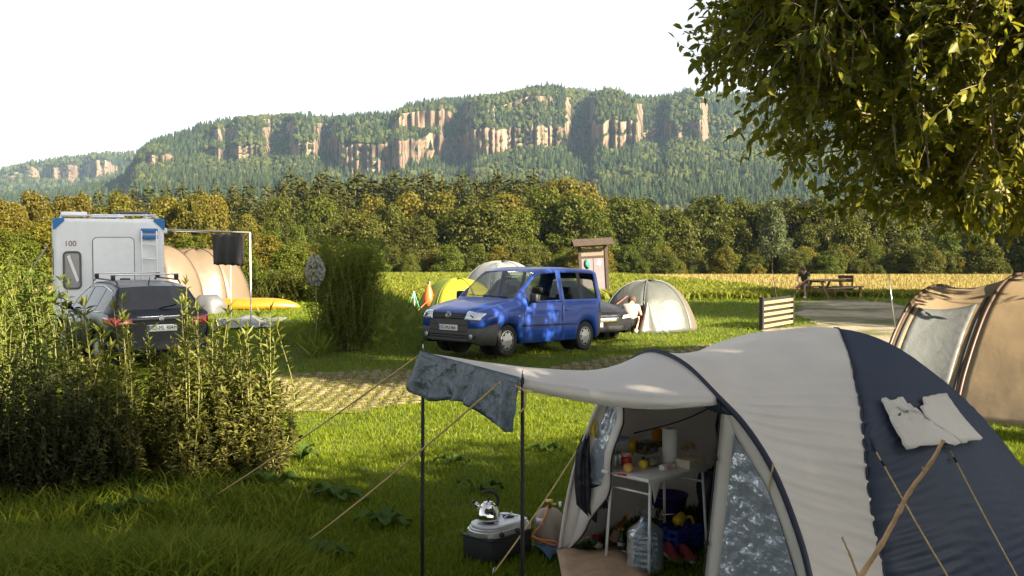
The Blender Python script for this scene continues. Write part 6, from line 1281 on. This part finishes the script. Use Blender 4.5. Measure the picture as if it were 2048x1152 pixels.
# ---- the motorhome
RVW = M('white_motorhome_shell', (.76, .76, .77), .35, var=.03, coat=.3); RVB = M('blue_corner_cap', (.03, .16, .42), .4); RVG = M('grey_rubber_seal', (.10, .10, .11), .6); RVGL = M('grey_blind_window', (.30, .29, .28), .25, var=.12, vs=3, coat=.6); RVD = M('white_door_panel', (.80, .81, .83), .3, var=.03, coat=.3)
rvc = hz(221, 23.5, 0); RVZ = gz(rvc.x, rvc.y); rv = thing('motorhome', 'white motorhome with blue roof corners and rear ladder, seen from behind', 'motorhome', (rvc.x, rvc.y, RVZ), R(24))
W_, H0, H1, LN = 2.32, .45, 2.86, 5.6
mb = MB(); mb.rbox((0, LN / 2, (H0 + H1) / 2), (W_, LN, H1 - H0), .09, seg=4); mb.build('body', RVW, rv)
mb = MB(); mb.rbox((0, -.035, .55), (W_ - .06, .16, .30), .05); mb.build('rear_bumper', RVW, rv)
mb = MB(); mb.box((0, LN / 2, .42), (W_ - .3, LN - .6, .3)); mb.build('chassis', UNDER, rv)
for sx in (-1, 1):
    for y in (1.3, 5.0):
        w_ = bpy.data.objects.new('wheel', None); COL.objects.link(w_); w_.parent = rv; w_.location = (sx * .98, y, .34); rot = Matrix.Rotation(sx * math.pi / 2, 4, 'Y'); mb = MB(); mb.lathe([(.2, -.1), (.33, -.1), (.345, 0), (.33, .1), (.2, .1)], n=28, mtx=rot); mb.build('tyre', TYRE, w_); mb = MB(); mb.lathe([(.2, .06), (.12, .09), (0, .1)], n=24, mtx=rot); mb.build('rim', RIM, w_)
    mb = MB(); mb.add([(sx * (W_ / 2 + .012), -.012, 2.86), (sx * (W_ / 2 + .012), -.012, 2.62), (sx * (W_ / 2 - .02), -.014, 2.60), (sx * (W_ / 2 - .24), -.014, 2.80), (sx * (W_ / 2 - .22), -.012, 2.875), (sx * (W_ / 2 + .012), .26, 2.86), (sx * (W_ / 2 + .012), .26, 2.74), (sx * (W_ / 2 - .2), .26, 2.885)], [(0, 1, 2, 3, 4), (0, 5, 6, 1), (4, 7, 5, 0), (3, 2, 1, 6, 5, 7, 4)]); mb.build('corner_cap', RVB, rv, bevel=.01)
    mb = MB(); mb.rbox((sx * .86, -.13, .60), (.2, .03, .10), .01); mb.build('tail_lamp', LAMPR, rv)
def frame_ring(mbx, x0, x1, z0, z1, y, r, wd, dp):
    P = []
    for cx, cz, a0 in ((x1 - r, z1 - r, 0), (x0 + r, z1 - r, math.pi / 2), (x0 + r, z0 + r, math.pi), (x1 - r, z0 + r, 1.5 * math.pi)):
        for k in range(6): a = a0 + math.pi / 2 * k / 5; P.append((cx + r * math.cos(a), y, cz + r * math.sin(a)))
    mbx.tube(P + [P[0]], wd, 6, False); return P
mb = MB(); P = frame_ring(mb, -.96, -.62, 1.32, 2.12, -.012, .08, .026, .02); wn = mb.build('window', RVG, rv); mb = MB(); mb.add([(p[0], -.010, p[2]) for p in P], [tuple(range(len(P)))]); mb.build('pane', RVGL, wn, solid=.01)
mb = MB(); mb.prism([(-.90, 2.02), (-.84, 2.06), (-.66, 1.50), (-.70, 1.44)], -.026, -.018); mb.build('blind_strap', RVW, wn)
mb = MB(); P = frame_ring(mb, -.36, .50, 1.08, 2.44, -.008, .10, .016, .02); dr = mb.build('rear_door', RVG, rv); mb = MB(); mb.add([(p[0], -.012, p[2]) for p in P], [tuple(range(len(P)))]); mb.build('door_panel', RVD, dr, solid=.02); mb = MB(); mb.rbox((.30, -.04, 1.50), (.22, .05, .05), .015); mb.build('handle', TRIM, dr)
lad = MB()
for x in (.66, .98): lad.tube([(x, -.02, 2.62), (x, -.09, 2.56), (x, -.09, .78), (x, -.02, .74)], .016, 7)
lo_ = lad.build('ladder', RVD, rv)
for z in (1.0, 1.32, 1.64, 1.96, 2.28): mb = MB(); mb.tube([(.66, -.09, z), (.98, -.09, z)], .014, 7); mb.build('rung', RVD, lo_)
for z in (2.60, 2.45): mb = MB(); mb.rbox((.83, -.055, z), (.36, .04, .09), .01); mb.build('lamp_strip', RVB, rv)
text_obj('sticker_number', '100', .17, M('maroon_print', (.16, .02, .03), .5), rv, Matrix.Translation((-.82, -.004, 2.30)) @ Matrix.Rotation(math.pi / 2, 4, 'X'), .002)
for sx in (-1, 1): mb = MB(); mb.tube([(sx * 1.0, .12, 2.86), (sx * 1.0, .12, 2.93), (sx * 1.0, LN - .8, 2.93), (sx * 1.0, LN - .8, 2.86)], .016, 7); mb.build('roof_rail', RVD, rv)
mb = MB(); mb.tube([(-1.0, .12, 2.93), (1.0, .12, 2.95)], .016, 7); mb.build('roof_cross_rail', RVD, rv)
for x, y, sx, sy, h, nm in ((-.72, .8, .55, .6, .10, 'roof_hatch'), (.0, 1.0, .7, .7, .07, 'roof_vent'), (.55, 1.2, .75, .9, .05, 'solar_panel')): mb = MB(); mb.rbox((x, y, 2.87 + h + (.10 if nm == 'solar_panel' else 0)), (sx, sy, h), .02); mb.build(nm, RVG if nm == 'solar_panel' else RVD, rv)
for x, y in ((.25, .9), (.85, .9), (.25, 1.5), (.85, 1.5)): mb = MB(); mb.box((x, y, 2.92), (.04, .04, .16)); mb.build('panel_bracket', RVD, rv)
mb = MB(); mb.rbox((-W_ / 2 - .26, 1.4, 2.02), (.56, .9, .03), .01, ry=-1.0); mb.build('open_side_window', RVGL, rv); mb = MB(); mb.box((-W_ / 2 - .004, 1.4, 1.88), (.02, .9, .6)); mb.build('window_inside_shade', TRIM, rv)  # black panel stands in for the shade inside the open window
mb = MB(); mb.rbox((W_ / 2 + .06, 2.2, 2.60), (.12, 3.4, .13), .03); mb.build('awning_case', RVW, rv)
# ================================================================== the rest of the camp
WOODD = M('dark_stained_wood', (.045, .028, .018), .8, var=.25, vs=5, bump=.4, bs=30, stretch=(1, 1, 6)); WOODL = M('weathered_light_wood', (.24, .17, .09), .8, var=.2, vs=6, bump=.4, bs=30); WOODP = M('picnic_wood', (.20, .125, .065), .8, var=.25, vs=5, bump=.4, bs=30); SHINGLE = M('roof_shingle', (.05, .035, .026), .9, var=.3, vs=9); POSTER = M('faded_poster', (.17, .135, .145), .7, var=.1, vs=4); POSTER2 = M('title_board', (.16, .13, .09), .7, var=.15, vs=6); GREENL = M('green_emblem', (.03, .24, .17), .6)
WHITEPOLE = M('white_pole', (.72, .72, .70), .4); GREENPOLE = M('green_pole', (.05, .42, .28), .5)
# motorhome awning frame and the black cloth hung on it
aw = thing('awning_frame', 'extended awning frame with pale poles beside the motorhome', 'awning', (0, 0, 0))
pa, pb, pc, pd = at(324, 459, 24.6), at(500, 465, 29.5), at(420, 464, 31.5), at(330, 461, 27.5)
for a, b in ((pa, pb), (pd, pc)): mb = MB(); mb.tube([a, b], .022, 8); mb.build('arm', M('grey_arm', (.32, .31, .29), .5), aw)
mb = MB(); mb.tube([pc + (pc - pb) * .1, pb], .03, 8); mb.build('front_bar', TRIM, aw)
for p in (pb, at(460, 467, 30.4)): mb = MB(); mb.tube([p, Vector((p.x, p.y, 0))], .022 if p is pb else .014, 8); mb.build('pole', WHITEPOLE, aw)
pe, pf = pb.lerp(pc, .12), pb.lerp(pc, .98); rows = []
L0, L1 = at(425, 468, 30.9), at(486, 468, 29.9)
for i in range(13): rows.append([L0.lerp(L1, j / 24) + Vector((.01 * math.sin(j * .9), .05 * math.sin(j * .8 + i * .15) * (.3 + i / 12), -.90 * i / 12 + .012 * math.sin(j * 1.1) * (i / 12))) for j in range(25)])
mb = MB(); mb.grid(rows); tag(mb.build('black_cloth', FABRIC('black_cloth', (.028, .024, .026), .05, wr=.4), solid=.006), 'black cloth hung to dry on the motorhome awning bar', 'cloth')
# sand tent behind the motorhome
FAB_cream = FABRIC('cream_tent_cloth', (.18, .135, .09), .3, wr=.5, ws=3, wdist=.05)
def dome(name, label, c, rx, ry, h, mats, rz=0., n=6, poles=None, parts='panel', sag=.06, pw=.62):
    """dome tent of n gores between bent poles"""
    t = thing(name, label, 'tent', c, rz); per = 8; NV = 14
    def P(a, v):
        f = abs(((a * n / (2 * math.pi)) % 1) - .5) * 2; q = math.cos(v * math.pi / 2); k = 1 - sag * (1 - f ** 2) * math.sin(math.pi * min(1, v * 1.2)); return Vector((rx * q ** .8 * k * math.cos(a), ry * q ** .8 * k * math.sin(a), h * math.sin(v * math.pi / 2) ** (2 * pw) * (.97 + .03 * f)))
    for g in range(n):
        mb = MB(); a0 = 2 * math.pi * g / n; mb.grid([[P(a0 + 2 * math.pi / n * i / per, j / NV) + Vector((0, 0, .01 * mnoise.noise((i * .7, j * .7, g)))) for j in range(NV + 1)] for i in range(per + 1)]); mb.build(parts, mats[g % len(mats)], t, solid=.003)
        mb = MB(); mb.tube([P(a0, j / NV) * 1.004 for j in range(NV + 1)], .014, 6); mb.build('pole_sleeve', poles or FAB_greyw, t)
    return t, P
c = hz(392, 39, 0); dome('sand_dome_tent', 'cream dome tent with dark poles behind the motorhome', (c.x, c.y, gz(c.x, c.y)), 1.95, 1.7, 2.05, [FAB_cream, FAB_cream], .35, 6, FAB_brown, pw=.52)
c = hz(310, 37, 0); dome('sand_dome_tent', 'second cream tent half hidden behind the estate car', (c.x, c.y, gz(c.x, c.y)), 1.7, 1.5, 2.2, [FAB_cream], .0, 6, FAB_brown, pw=.5)
# canoe, tarpaulin, bundle
c0, c1 = at(400, 606, 36), at(598, 606, 36); L = (c1 - c0).length; t = thing('canoe', 'orange canoe lying keel up on the grass behind the motorhome', 'canoe', ((c0 + c1) / 2).to_tuple()[:2] + (gz(0, 36),), math.atan2(c1.y - c0.y, c1.x - c0.x) + .12); rows = []
for i in range(25):
    u = i / 24 * 2 - 1; w_ = .40 * (1 - abs(u) ** 2.4) + .012; hh = .33 * (1 - .8 * abs(u) ** 4); rows.append([(L / 2 * u, w_ * math.cos(a), .03 + hh * math.sin(a) ** .8 if a not in (0, math.pi) else .03) for a in np.linspace(0, math.pi, 15)])
mb = MB(); mb.grid(rows); mb.build('hull', M('orange_hull', (.50, .15, .008), .4, var=.08, coat=.4), t, solid=.01); mb = MB(); mb.tube([(L / 2 * u, 0, .365 - .264 * abs(u) ** 4) for u in np.linspace(-.97, .97, 20)], .015, 6); mb.build('keel', M('orange_keel', (.45, .17, .02), .5), t)
GREYT = FABRIC('grey_tarpaulin', (.21, .22, .24), .1, wr=.8, ws=3, wdist=.08, gloss=.1)
q = [G(418, 662), G(430, 638), G(575, 636), G(545, 655)]; mb = MB(); mb.grid([[q[0].lerp(q[3], j / 20).lerp(q[1].lerp(q[2], j / 20), i / 12) + Vector((0, 0, .02 + .16 * max(0, mnoise.noise((i * .33, j * .3, 2)) + .25) * math.sin(math.pi * j / 20))) for j in range(21)] for i in range(13)]); tag(mb.build('grey_tarpaulin', GREYT, solid=.006), 'crumpled grey tarpaulin spread on the grass right of the estate car', 'tarpaulin')
c = hz(418, 34, 0); mb = MB(); rows = []
for i in range(11): u = i / 10; rows.append([((.50 + .05 * math.sin(3 * a + 4 * u)) * math.cos(a) * (1 - .45 * u ** 3) + .0, (.4 + .03 * math.sin(4 * a)) * math.sin(a) * (1 - .45 * u ** 3), .58 * u ** .8 + .02 * math.sin(2 * a)) for a in np.linspace(0, 2 * math.pi, 29)])
mb.grid(rows); mb.f.append(tuple(range(len(mb.v) - 29, len(mb.v) - 1))); mb.sm.append(True); o = mb.build('grey_bundle', FABRIC('grey_cover', (.10, .105, .115), .1, wr=.6)); o.location = (c.x, c.y, gz(c.x, c.y)); tag(o, 'grey covered bundle at the left end of the orange canoe', 'bundle')
# tents and gear behind the van
FAB_lime = FABRIC('lime_tent_cloth', (.16, .22, .03), .35); FAB_yel = FABRIC('yellow_tent_cloth', (.42, .38, .03), .35); FAB_white = FABRIC('white_tent_cloth', (.24, .26, .27), .3, wr=.5)
c = hz(915, 33.5, 0); dome('green_tent', 'small lime green and yellow tent left behind the blue van', (c.x, c.y, gz(c.x, c.y)), 1.28, 1.0, 1.15, [FAB_lime, FAB_lime, FAB_lime, FAB_lime, FAB_yel, FAB_yel], .0, 6, FAB_lime, pw=.55)
c = hz(1003, 36, 0); dome('white_tent', 'pale tent whose peak shows above the roof of the blue van', (c.x, c.y, gz(c.x, c.y)), 1.5, 1.3, 1.64, [FAB_white], .3, 6, FAB_white, pw=.5)
c = hz(857, 33, 0); t = thing('folded_parasol', 'folded orange parasol left of the lime green tent', 'parasol', (c.x, c.y, gz(c.x, c.y))); mb = MB(); mb.tube([(0, 0, 0), (.03, 0, 1.05)], .015, 6); mb.build('pole', WHITEPOLE, t); mb = MB(); mb.lathe([(.03, .22), (.16, .30), (.19, .50), (.12, .75), (.05, .95), (.03, .98)], n=14); mb.build('canopy', FABRIC('orange_parasol_cloth', (.60, .15, .03), .2, wr=.6), t); mb = MB(); mb.lathe([(.035, .96), (.03, 1.06), (0, 1.10)], n=10); mb.build('tip', TRIM, t)
c = hz(828, 29, 0); t = thing('pole_tripod', 'tripod of one white and two green poles left of the van', 'tripod', (c.x, c.y, gz(c.x, c.y)))
for a, b, mt in (((-.36, 0, 0), (0, 0, .92), GREENPOLE), ((.04, -.1, 0), (0, 0, .94), WHITEPOLE), ((.26, .25, .0), (0, 0, .92), GREENPOLE)): mb = MB(); mb.tube([a, b], .013, 7); mb.build('pole', mt, t)
t = thing('guy_rope', 'orange guy rope running from the lime green tent', 'rope', tuple(G(818, 640))); mb = MB(); a = at(868, 590, 32.6); b = G(818, 640); mb.tube([Vector((0, 0, 0)), (a - b) * .5, a - b], .010, 5); mb.build('cord', RUBBER, t)
# information board
d = 44; c = hz(1190, d, 0); ib = thing('information_board', 'roofed wooden information board with posters behind the van', 'notice board', (c.x, c.y, gz(c.x, c.y)), .12); ib.rotation_euler = (0, R(-3.2), .12)
for x in (-.56, .56): mb = MB(); mb.box((x, 0, 1.1), (.13, .13, 2.3)); mb.build('post', WOODD, ib, bevel=.01)
mb = MB(); mb.box((0, .0, 1.86), (1.0, .05, .30)); mb.build('title_board', POSTER2, ib); mb = MB(); mb.box((0, -.01, 1.66), (1.0, .07, .07)); mb.build('cross_rail', WOODD, ib); mb = MB(); mb.box((0, -.01, .21), (1.0, .07, .08)); mb.build('lower_rail', WOODD, ib)
mb = MB(); mb.box((0, .02, .94), (1.0, .03, 1.38)); mb.build('back_board', WOODD, ib)
for x in (-.25, .25): mb = MB(); mb.box((x, -.01, .94), (.475, .02, 1.36)); ps = mb.build('poster', POSTER, ib)
mb = MB(); mb.lathe([(.13, 0), (.14, .004), (0, .006)], (-.27, -.022, 1.38), 20, Matrix.Rotation(math.pi / 2, 4, 'X') @ Matrix.Diagonal((1, 1.5, 1, 1))); mb.build('green_emblem', GREENL, ib); mb = MB(); mb.tube([(-.36, -.03, 1.36), (-.27, -.03, 1.53), (-.18, -.03, 1.36)], .016, 5); mb.build('emblem_peak', POSTER, ib)
mb = MB(); mb.box((.25, -.024, 1.42), (.16, .006, .2), .0, 0, .3); mb.build('small_picture', M('pinkish_picture', (.62, .48, .42), .6, var=.3, vs=12), ib)
for x in (-.25, .25):
    for k in range(9): mb = MB(); mb.box((x + (.02 if k % 3 else -.01), -.0225, 1.06 - k * .085), (.36 - .05 * (k % 3 == 2), .003, .018)); mb.build('text_line', M('grey_print', (.22, .18, .19), .7) if (x, k) == (-.25, 0) else bpy.data.materials['grey_print'], ib)
for k in range(5): mb = MB(); mb.box((-.34 + k * .17, -.028, 1.87), (.12, .003, .06)); mb.build('title_letters', bpy.data.materials['grey_print'], ib)
for sg in (-1, 1):
    for k in range(4):
        mb = MB(); y = sg * (.07 + k * .115); mb.box((0, y, 2.44 - .06 - k * .062), (1.72, .15, .03), 0, -sg * .48); mb.build('roof_board', SHINGLE, ib)
mb = MB(); mb.box((0, 0, 2.425), (1.74, .10, .04)); mb.build('ridge_cap', SHINGLE, ib); mb = MB(); mb.box((0, 0, 2.16), (1.4, .09, .12)); mb.build('roof_beam', WOODD, ib)
# grey dome tent with a person crouching at its door
FAB_gshade = FABRIC('grey_tent_cloth_shaded', (.105, .115, .105), .25, wr=.6, ws=4, wdist=.04); FAB_glit = FABRIC('grey_tent_cloth_sunlit', (.13, .113, .092), .25, wr=.6, ws=4, wdist=.04); INSIDE_SHADE = M('tent_inside_shade', (.03, .035, .035), .9)  # shaded greenish and sunlit warm tones of one grey cloth, set in colour
c = Vector((3.62, 28.0, gz(3.62, 28.0))); gt, GP = dome('grey_dome_tent', 'grey dome tent with open door right of the van', c, 1.36, 1.25, 1.30, [FAB_glit, FAB_gshade, FAB_gshade, FAB_gshade, FAB_gshade, FAB_glit], .35, 6, FAB_greyw, sag=.05, pw=.60)
def dl(px, py, d): return Matrix.Rotation(-.35, 4, 'Z') @ (at(px, py, d) - c)
D0, D1, D2 = dl(1292, 606, 26.95), dl(1238, 664, 26.62), dl(1274, 668, 26.55); mb = MB(); mb.add([D0, D1, D2], [(0, 1, 2)]); mb.build('doorway_shade', INSIDE_SHADE, gt, solid=.02)  # dark panel coloured to stand for the shade inside the doorway
for A_, B_, C_ in ((dl(1292, 598, 26.9), dl(1205, 650, 26.7), dl(1240, 660, 26.5)), (dl(1296, 600, 26.85), dl(1276, 668, 26.45), dl(1338, 666, 26.6))):
    mb = MB(); mb.grid([[A_.lerp(B_.lerp(C_, j / 8), i / 8) + Vector((0, -.03 * math.sin(j * 1.6), 0)) * (i / 8) for j in range(9)] for i in range(9)]); mb.build('door_flap', FAB_gshade if A_.x < D0.x + .02 else FAB_glit, gt, solid=.004)
mb = MB(); mb.tube([dl(1255, 592, 27.3), dl(1192, 640, 26.6)], .010, 5); mb.build('guy_rope', M('red_cord', (.45, .10, .08), .7), gt); mb = MB(); mb.tube([dl(1290, 606, 26.9), dl(1277, 668, 26.5)], .010, 5); mb.build('door_zip', bpy.data.materials['red_cord'], gt)
# ---- people
SKIN = M('skin', (.52, .30, .20), .6, var=.06); SHIRT_W = M('white_shirt', (.30, .28, .26), .85, var=.06, bump=.4, bs=18); SHIRT_G = M('dark_green_shirt', (.025, .045, .022), .85, var=.15, bump=.4, bs=18); SHORT_D = M('dark_shorts', (.03, .03, .035), .85); HAIR_B = M('brown_hair', (.06, .035, .02), .7, var=.2, bump=.6, bs=60); SHOE_W = M('white_shoes', (.6, .58, .55), .7); SHORT_K = M('khaki_shorts', (.20, .16, .11), .85)
def skin_mesh(name, verts, edges, rad, mat, parent, root_i=0, sub=2):
    me = bpy.data.meshes.new(name); me.from_pydata([tuple(v) for v in verts], edges, []); o = link(name, me, mat, parent); md = o.modifiers.new('skin', 'SKIN'); md.use_smooth_shade = True
    for i, r in enumerate(rad): me.skin_vertices[0].data[i].radius = (r, r) if not hasattr(r, '__len__') else r
    for i in range(len(rad)): me.skin_vertices[0].data[i].use_root = (i == root_i)
    md = o.modifiers.new('sub', 'SUBSURF'); md.levels = md.render_levels = sub; return o
def person(label, loc, rz, J, shirt, shorts, hair, look):
    t = thing('person', label, 'person', loc, rz); V, E, Rd, ix = [], [], [], {}
    def add(k, p, r, par=None):
        ix[k] = len(V); V.append(Vector(p)); Rd.append(r)
        if par is not None: E.append((ix[par], ix[k]))
    add('pel', J['pel'], (.14, .12)); add('waist', J['waist'], (.135, .11), 'pel'); add('chest', J['chest'], (.165, .12), 'waist'); add('neck', J['neck'], .058, 'chest'); hd_ = Vector(J['head']); nk = Vector(J['neck'])
    add('h0', nk.lerp(hd_, .55), .075, 'neck'); add('h1', hd_, (.092, .10), 'h0'); add('h2', hd_ + (hd_ - nk).normalized() * .085, .07, 'h1')
    lk = Vector(look).normalized(); add('nose', hd_ + lk * .098 - (hd_ - nk).normalized() * .015, .020, 'h1')
    for s in 'lr':
        add('sh' + s, J['sh' + s], .058, 'chest'); add('el' + s, J['el' + s], .040, 'sh' + s); add('wr' + s, J['wr' + s], .027, 'el' + s); dv = (Vector(J['wr' + s]) - Vector(J['el' + s])).normalized(); sd = dv.cross(Vector((0, 0, 1))).normalized(); pm = Vector(J['wr' + s]) + dv * .06; add('pm' + s, pm, (.036, .018), 'wr' + s)
        for f, (o, ln) in enumerate(((-.030, .075), (-.010, .085), (.010, .082), (.030, .065))): add(f'f{f}{s}', pm + dv * .045 + sd * o, .009, 'pm' + s); add(f'g{f}{s}', pm + dv * (.045 + ln * .6) + sd * o + Vector((0, 0, -.02)), .008, f'f{f}{s}')
        add('th' + s, pm + sd * (.045 if s == 'l' else -.045) + dv * .01, .010, 'pm' + s); add('ti' + s, pm + sd * (.06 if s == 'l' else -.06) + dv * .04, .008, 'th' + s)
        add('hp' + s, J['hp' + s], .085, 'pel'); add('kn' + s, J['kn' + s], .058, 'hp' + s); add('an' + s, J['an' + s], .040, 'kn' + s); add('to' + s, J['to' + s], .036, 'an' + s)
    skin_mesh('body', V, E, Rd, SKIN, t)
    def cloth(name, keys, edges, rad, mat): skin_mesh(name, [J[k] if k in J else V[ix[k]] for k in keys], [(keys.index(a), keys.index(b)) for a, b in edges], rad, mat, t)
    mid = lambda a, b, f: Vector(J[a]).lerp(Vector(J[b]), f)
    J2 = dict(J); J['ul'] = mid('shl', 'ell', .6); J['ur'] = mid('shr', 'elr', .6); J['hem'] = Vector(J['pel']).lerp(Vector(J['waist']), .15); J['col'] = Vector(J['chest']).lerp(Vector(J['neck']), .8)
    cloth('shirt', ['hem', 'waist', 'chest', 'col', 'shl', 'shr', 'ul', 'ur'], [('hem', 'waist'), ('waist', 'chest'), ('chest', 'col'), ('chest', 'shl'), ('chest', 'shr'), ('shl', 'ul'), ('shr', 'ur')], [(.165, .14), (.165, .14), (.195, .15), .075, .082, .082, .068, .068], shirt)
    J['kl'] = mid('hpl', 'knl', .75); J['kr'] = mid('hpr', 'knr', .75)
    cloth('shorts', ['pel', 'hpl', 'hpr', 'kl', 'kr'], [('pel', 'hpl'), ('pel', 'hpr'), ('hpl', 'kl'), ('hpr', 'kr')], [(.155, .135), .105, .105, .085, .085], shorts)
    up = (hd_ - nk).normalized(); mb = MB(); mb.lathe([(.0, .125), (.06, .112), (.098, .06), (.108, .0), (.10, -.05), (.09, -.075)], n=16, mtx=up.to_track_quat('Z', 'Y').to_matrix().to_4x4()); o = mb.build('hair', hair, t); o.location = hd_ + up * .02 - lk * .022
    for s in 'lr':
        a, b = Vector(J['an' + s]), Vector(J['to' + s]); dv = (b - a); dv.z = 0; dv = dv.normalized(); mb = MB(); mb.rbox((0, 0, 0), (.27, .095, .085), .035); o = mb.build('shoe', SHOE_W, t); o.location = Vector((a.x, a.y, .045)) + dv * .07; o.rotation_euler = (0, 0, math.atan2(dv.y, dv.x))
    return t
p = G(1262, 667)                                        # crouching, seen from behind: faces +x locally
person('person in white shirt and dark shorts crouching at the grey tent door', (p.x, p.y + .1, p.z), R(75), dict(pel=(-.10, 0, .30), waist=(-.06, 0, .42), chest=(.06, 0, .60), neck=(.15, 0, .73), head=(.24, 0, .80), shl=(.07, .17, .66), shr=(.07, -.17, .66), ell=(.22, .22, .48), elr=(.20, -.23, .46), wrl=(.42, .14, .50), wrr=(.40, -.16, .46), hpl=(-.06, .09, .28), hpr=(-.06, -.09, .28), knl=(.30, .16, .44), knr=(.26, -.15, .40), anl=(.08, .13, .09), anr=(.04, -.13, .09), tol=(.24, .14, .05), tor=(.20, -.14, .05)), SHIRT_W, SHORT_D, HAIR_B, (1, 0, -.5))
# picnic table, bench, person
pc_ = hz(1652, 42.5, 0); pc_.z = gz(pc_.x, pc_.y); pt = thing('picnic_table', 'wooden picnic table with attached benches beside the ripe field', 'picnic table', pc_, R(38))
for k in range(5): mb = MB(); mb.box((0, -.30 + k * .15, .75), (1.75, .135, .045)); mb.build('table_plank', WOODP, pt, bevel=.008)
for sg in (-1, 1):
    for k in range(2): mb = MB(); mb.box((0, sg * (.66 + k * .15), .45), (1.75, .135, .045)); mb.build('bench_plank', WOODP, pt, bevel=.008)
for x in (-.62, .62):
    for sg in (-1, 1): mb = MB(); mb.tube([(x, sg * .22, .73), (x, sg * .62, -.02)], .055, 4, smooth=False); mb.build('leg', WOODP, pt)
    mb = MB(); mb.box((x + .06, 0, .40), (.05, 1.62, .11)); mb.build('bench_bearer', WOODP, pt); mb = MB(); mb.box((x + .06, 0, .695), (.05, .74, .06)); mb.build('table_bearer', WOODP, pt)
bn = hz(1696, 43.6, 0); bt = thing('park_bench', 'wooden bench with dark backrest right of the picnic table', 'bench', (bn.x, bn.y, gz(bn.x, bn.y)), R(-12))
for k in range(3): mb = MB(); mb.box((0, -.16 + k * .14, .44), (1.25, .125, .04)); mb.build('seat_plank', WOODP, bt)
for k in range(2): mb = MB(); mb.box((-.05, .27 + k * .03, .68 + k * .15), (.62, .03, .13), 0, -.15); mb.build('backrest_plank', WOODD, bt)
for x in (-.5, .5): mb = MB(); mb.box((x, 0, .21), (.08, .40, .43)); mb.build('leg', WOODP, bt)
for x in (-.28, .2): mb = MB(); mb.box((x, .25, .62), (.06, .05, .5), 0, -.1); mb.build('back_post', WOODD, bt)
lb = Matrix.Rotation(R(38), 3, 'Z') @ Vector((-.30, .74, 0)) + pc_
person('person in dark green shirt sitting bent forward on the picnic bench', (lb.x, lb.y, lb.z), R(38 + 172 + 20), dict(pel=(-.02, 0, .58), waist=(.03, 0, .72), chest=(.13, 0, .94), neck=(.22, 0, 1.08), head=(.31, 0, 1.17), shl=(.14, .18, 1.0), shr=(.14, -.18, 1.0), ell=(.30, .24, .78), elr=(.30, -.24, .78), wrl=(.46, .10, .66), wrr=(.46, -.10, .66), hpl=(.02, .10, .53), hpr=(.02, -.10, .53), knl=(.45, .16, .52), knr=(.45, -.15, .52), anl=(.42, .17, .09), anr=(.46, -.17, .09), tol=(.58, .19, .05), tor=(.62, -.19, .05)), SHIRT_G, SHORT_K, HAIR_B, (1, 0, -.7))
# slatted wooden screen
A_, B_ = G(1523, 661), G(1584, 650); v = B_ - A_; v.z = 0; ln = v.length; sp_ = thing('slatted_screen', 'low screen of light boards between dark posts at the gravel path', 'fence', A_, math.atan2(v.y, v.x))
for x in (0, ln): mb = MB(); mb.box((x, 0, .40 if x else .43), (.10, .10, .82 if x else .90)); mb.build('post', TRIM, sp_, bevel=.008)
for k in range(5): mb = MB(); mb.box((ln / 2, -.03, .10 + k * .155), (ln - .06, .025, .085)); mb.build('board', WOODL, sp_, bevel=.004)
for k in range(6): mb = MB(); mb.box((ln / 2, .03, .02 + k * .155), (ln - .06, .03, .065)); mb.build('gap_strip', TRIM, sp_)  # dark strips fill the gaps between the light boards
p = G(1552, 604); mb = MB(); mb.tube([(0, 0, 0), (-.05, 0, .6), (-.16, 0, 1.25)], [.022, .018, .012], 7); o = mb.build('wooden_stake', WOODD); o.location = p; tag(o, 'thin leaning stake left of the picnic table', 'stake')
# ================================================================== the air
hb = MB(); hb.box((0, 1600, 150), (8600, 4400, 420))
m, n, out = _nodes('haze_air'); pv = n.nodes.new('ShaderNodeVolumePrincipled'); pv.inputs['Color'].default_value = (.50, .73, 1.0, 1); pv.inputs['Density'].default_value = .000055; pv.inputs['Anisotropy'].default_value = .0
n.links.new(pv.outputs[0], out.inputs['Volume'])
tag(hb.build('haze', m), 'pale blue haze between the campsite and the hills', 'haze', kind='stuff')
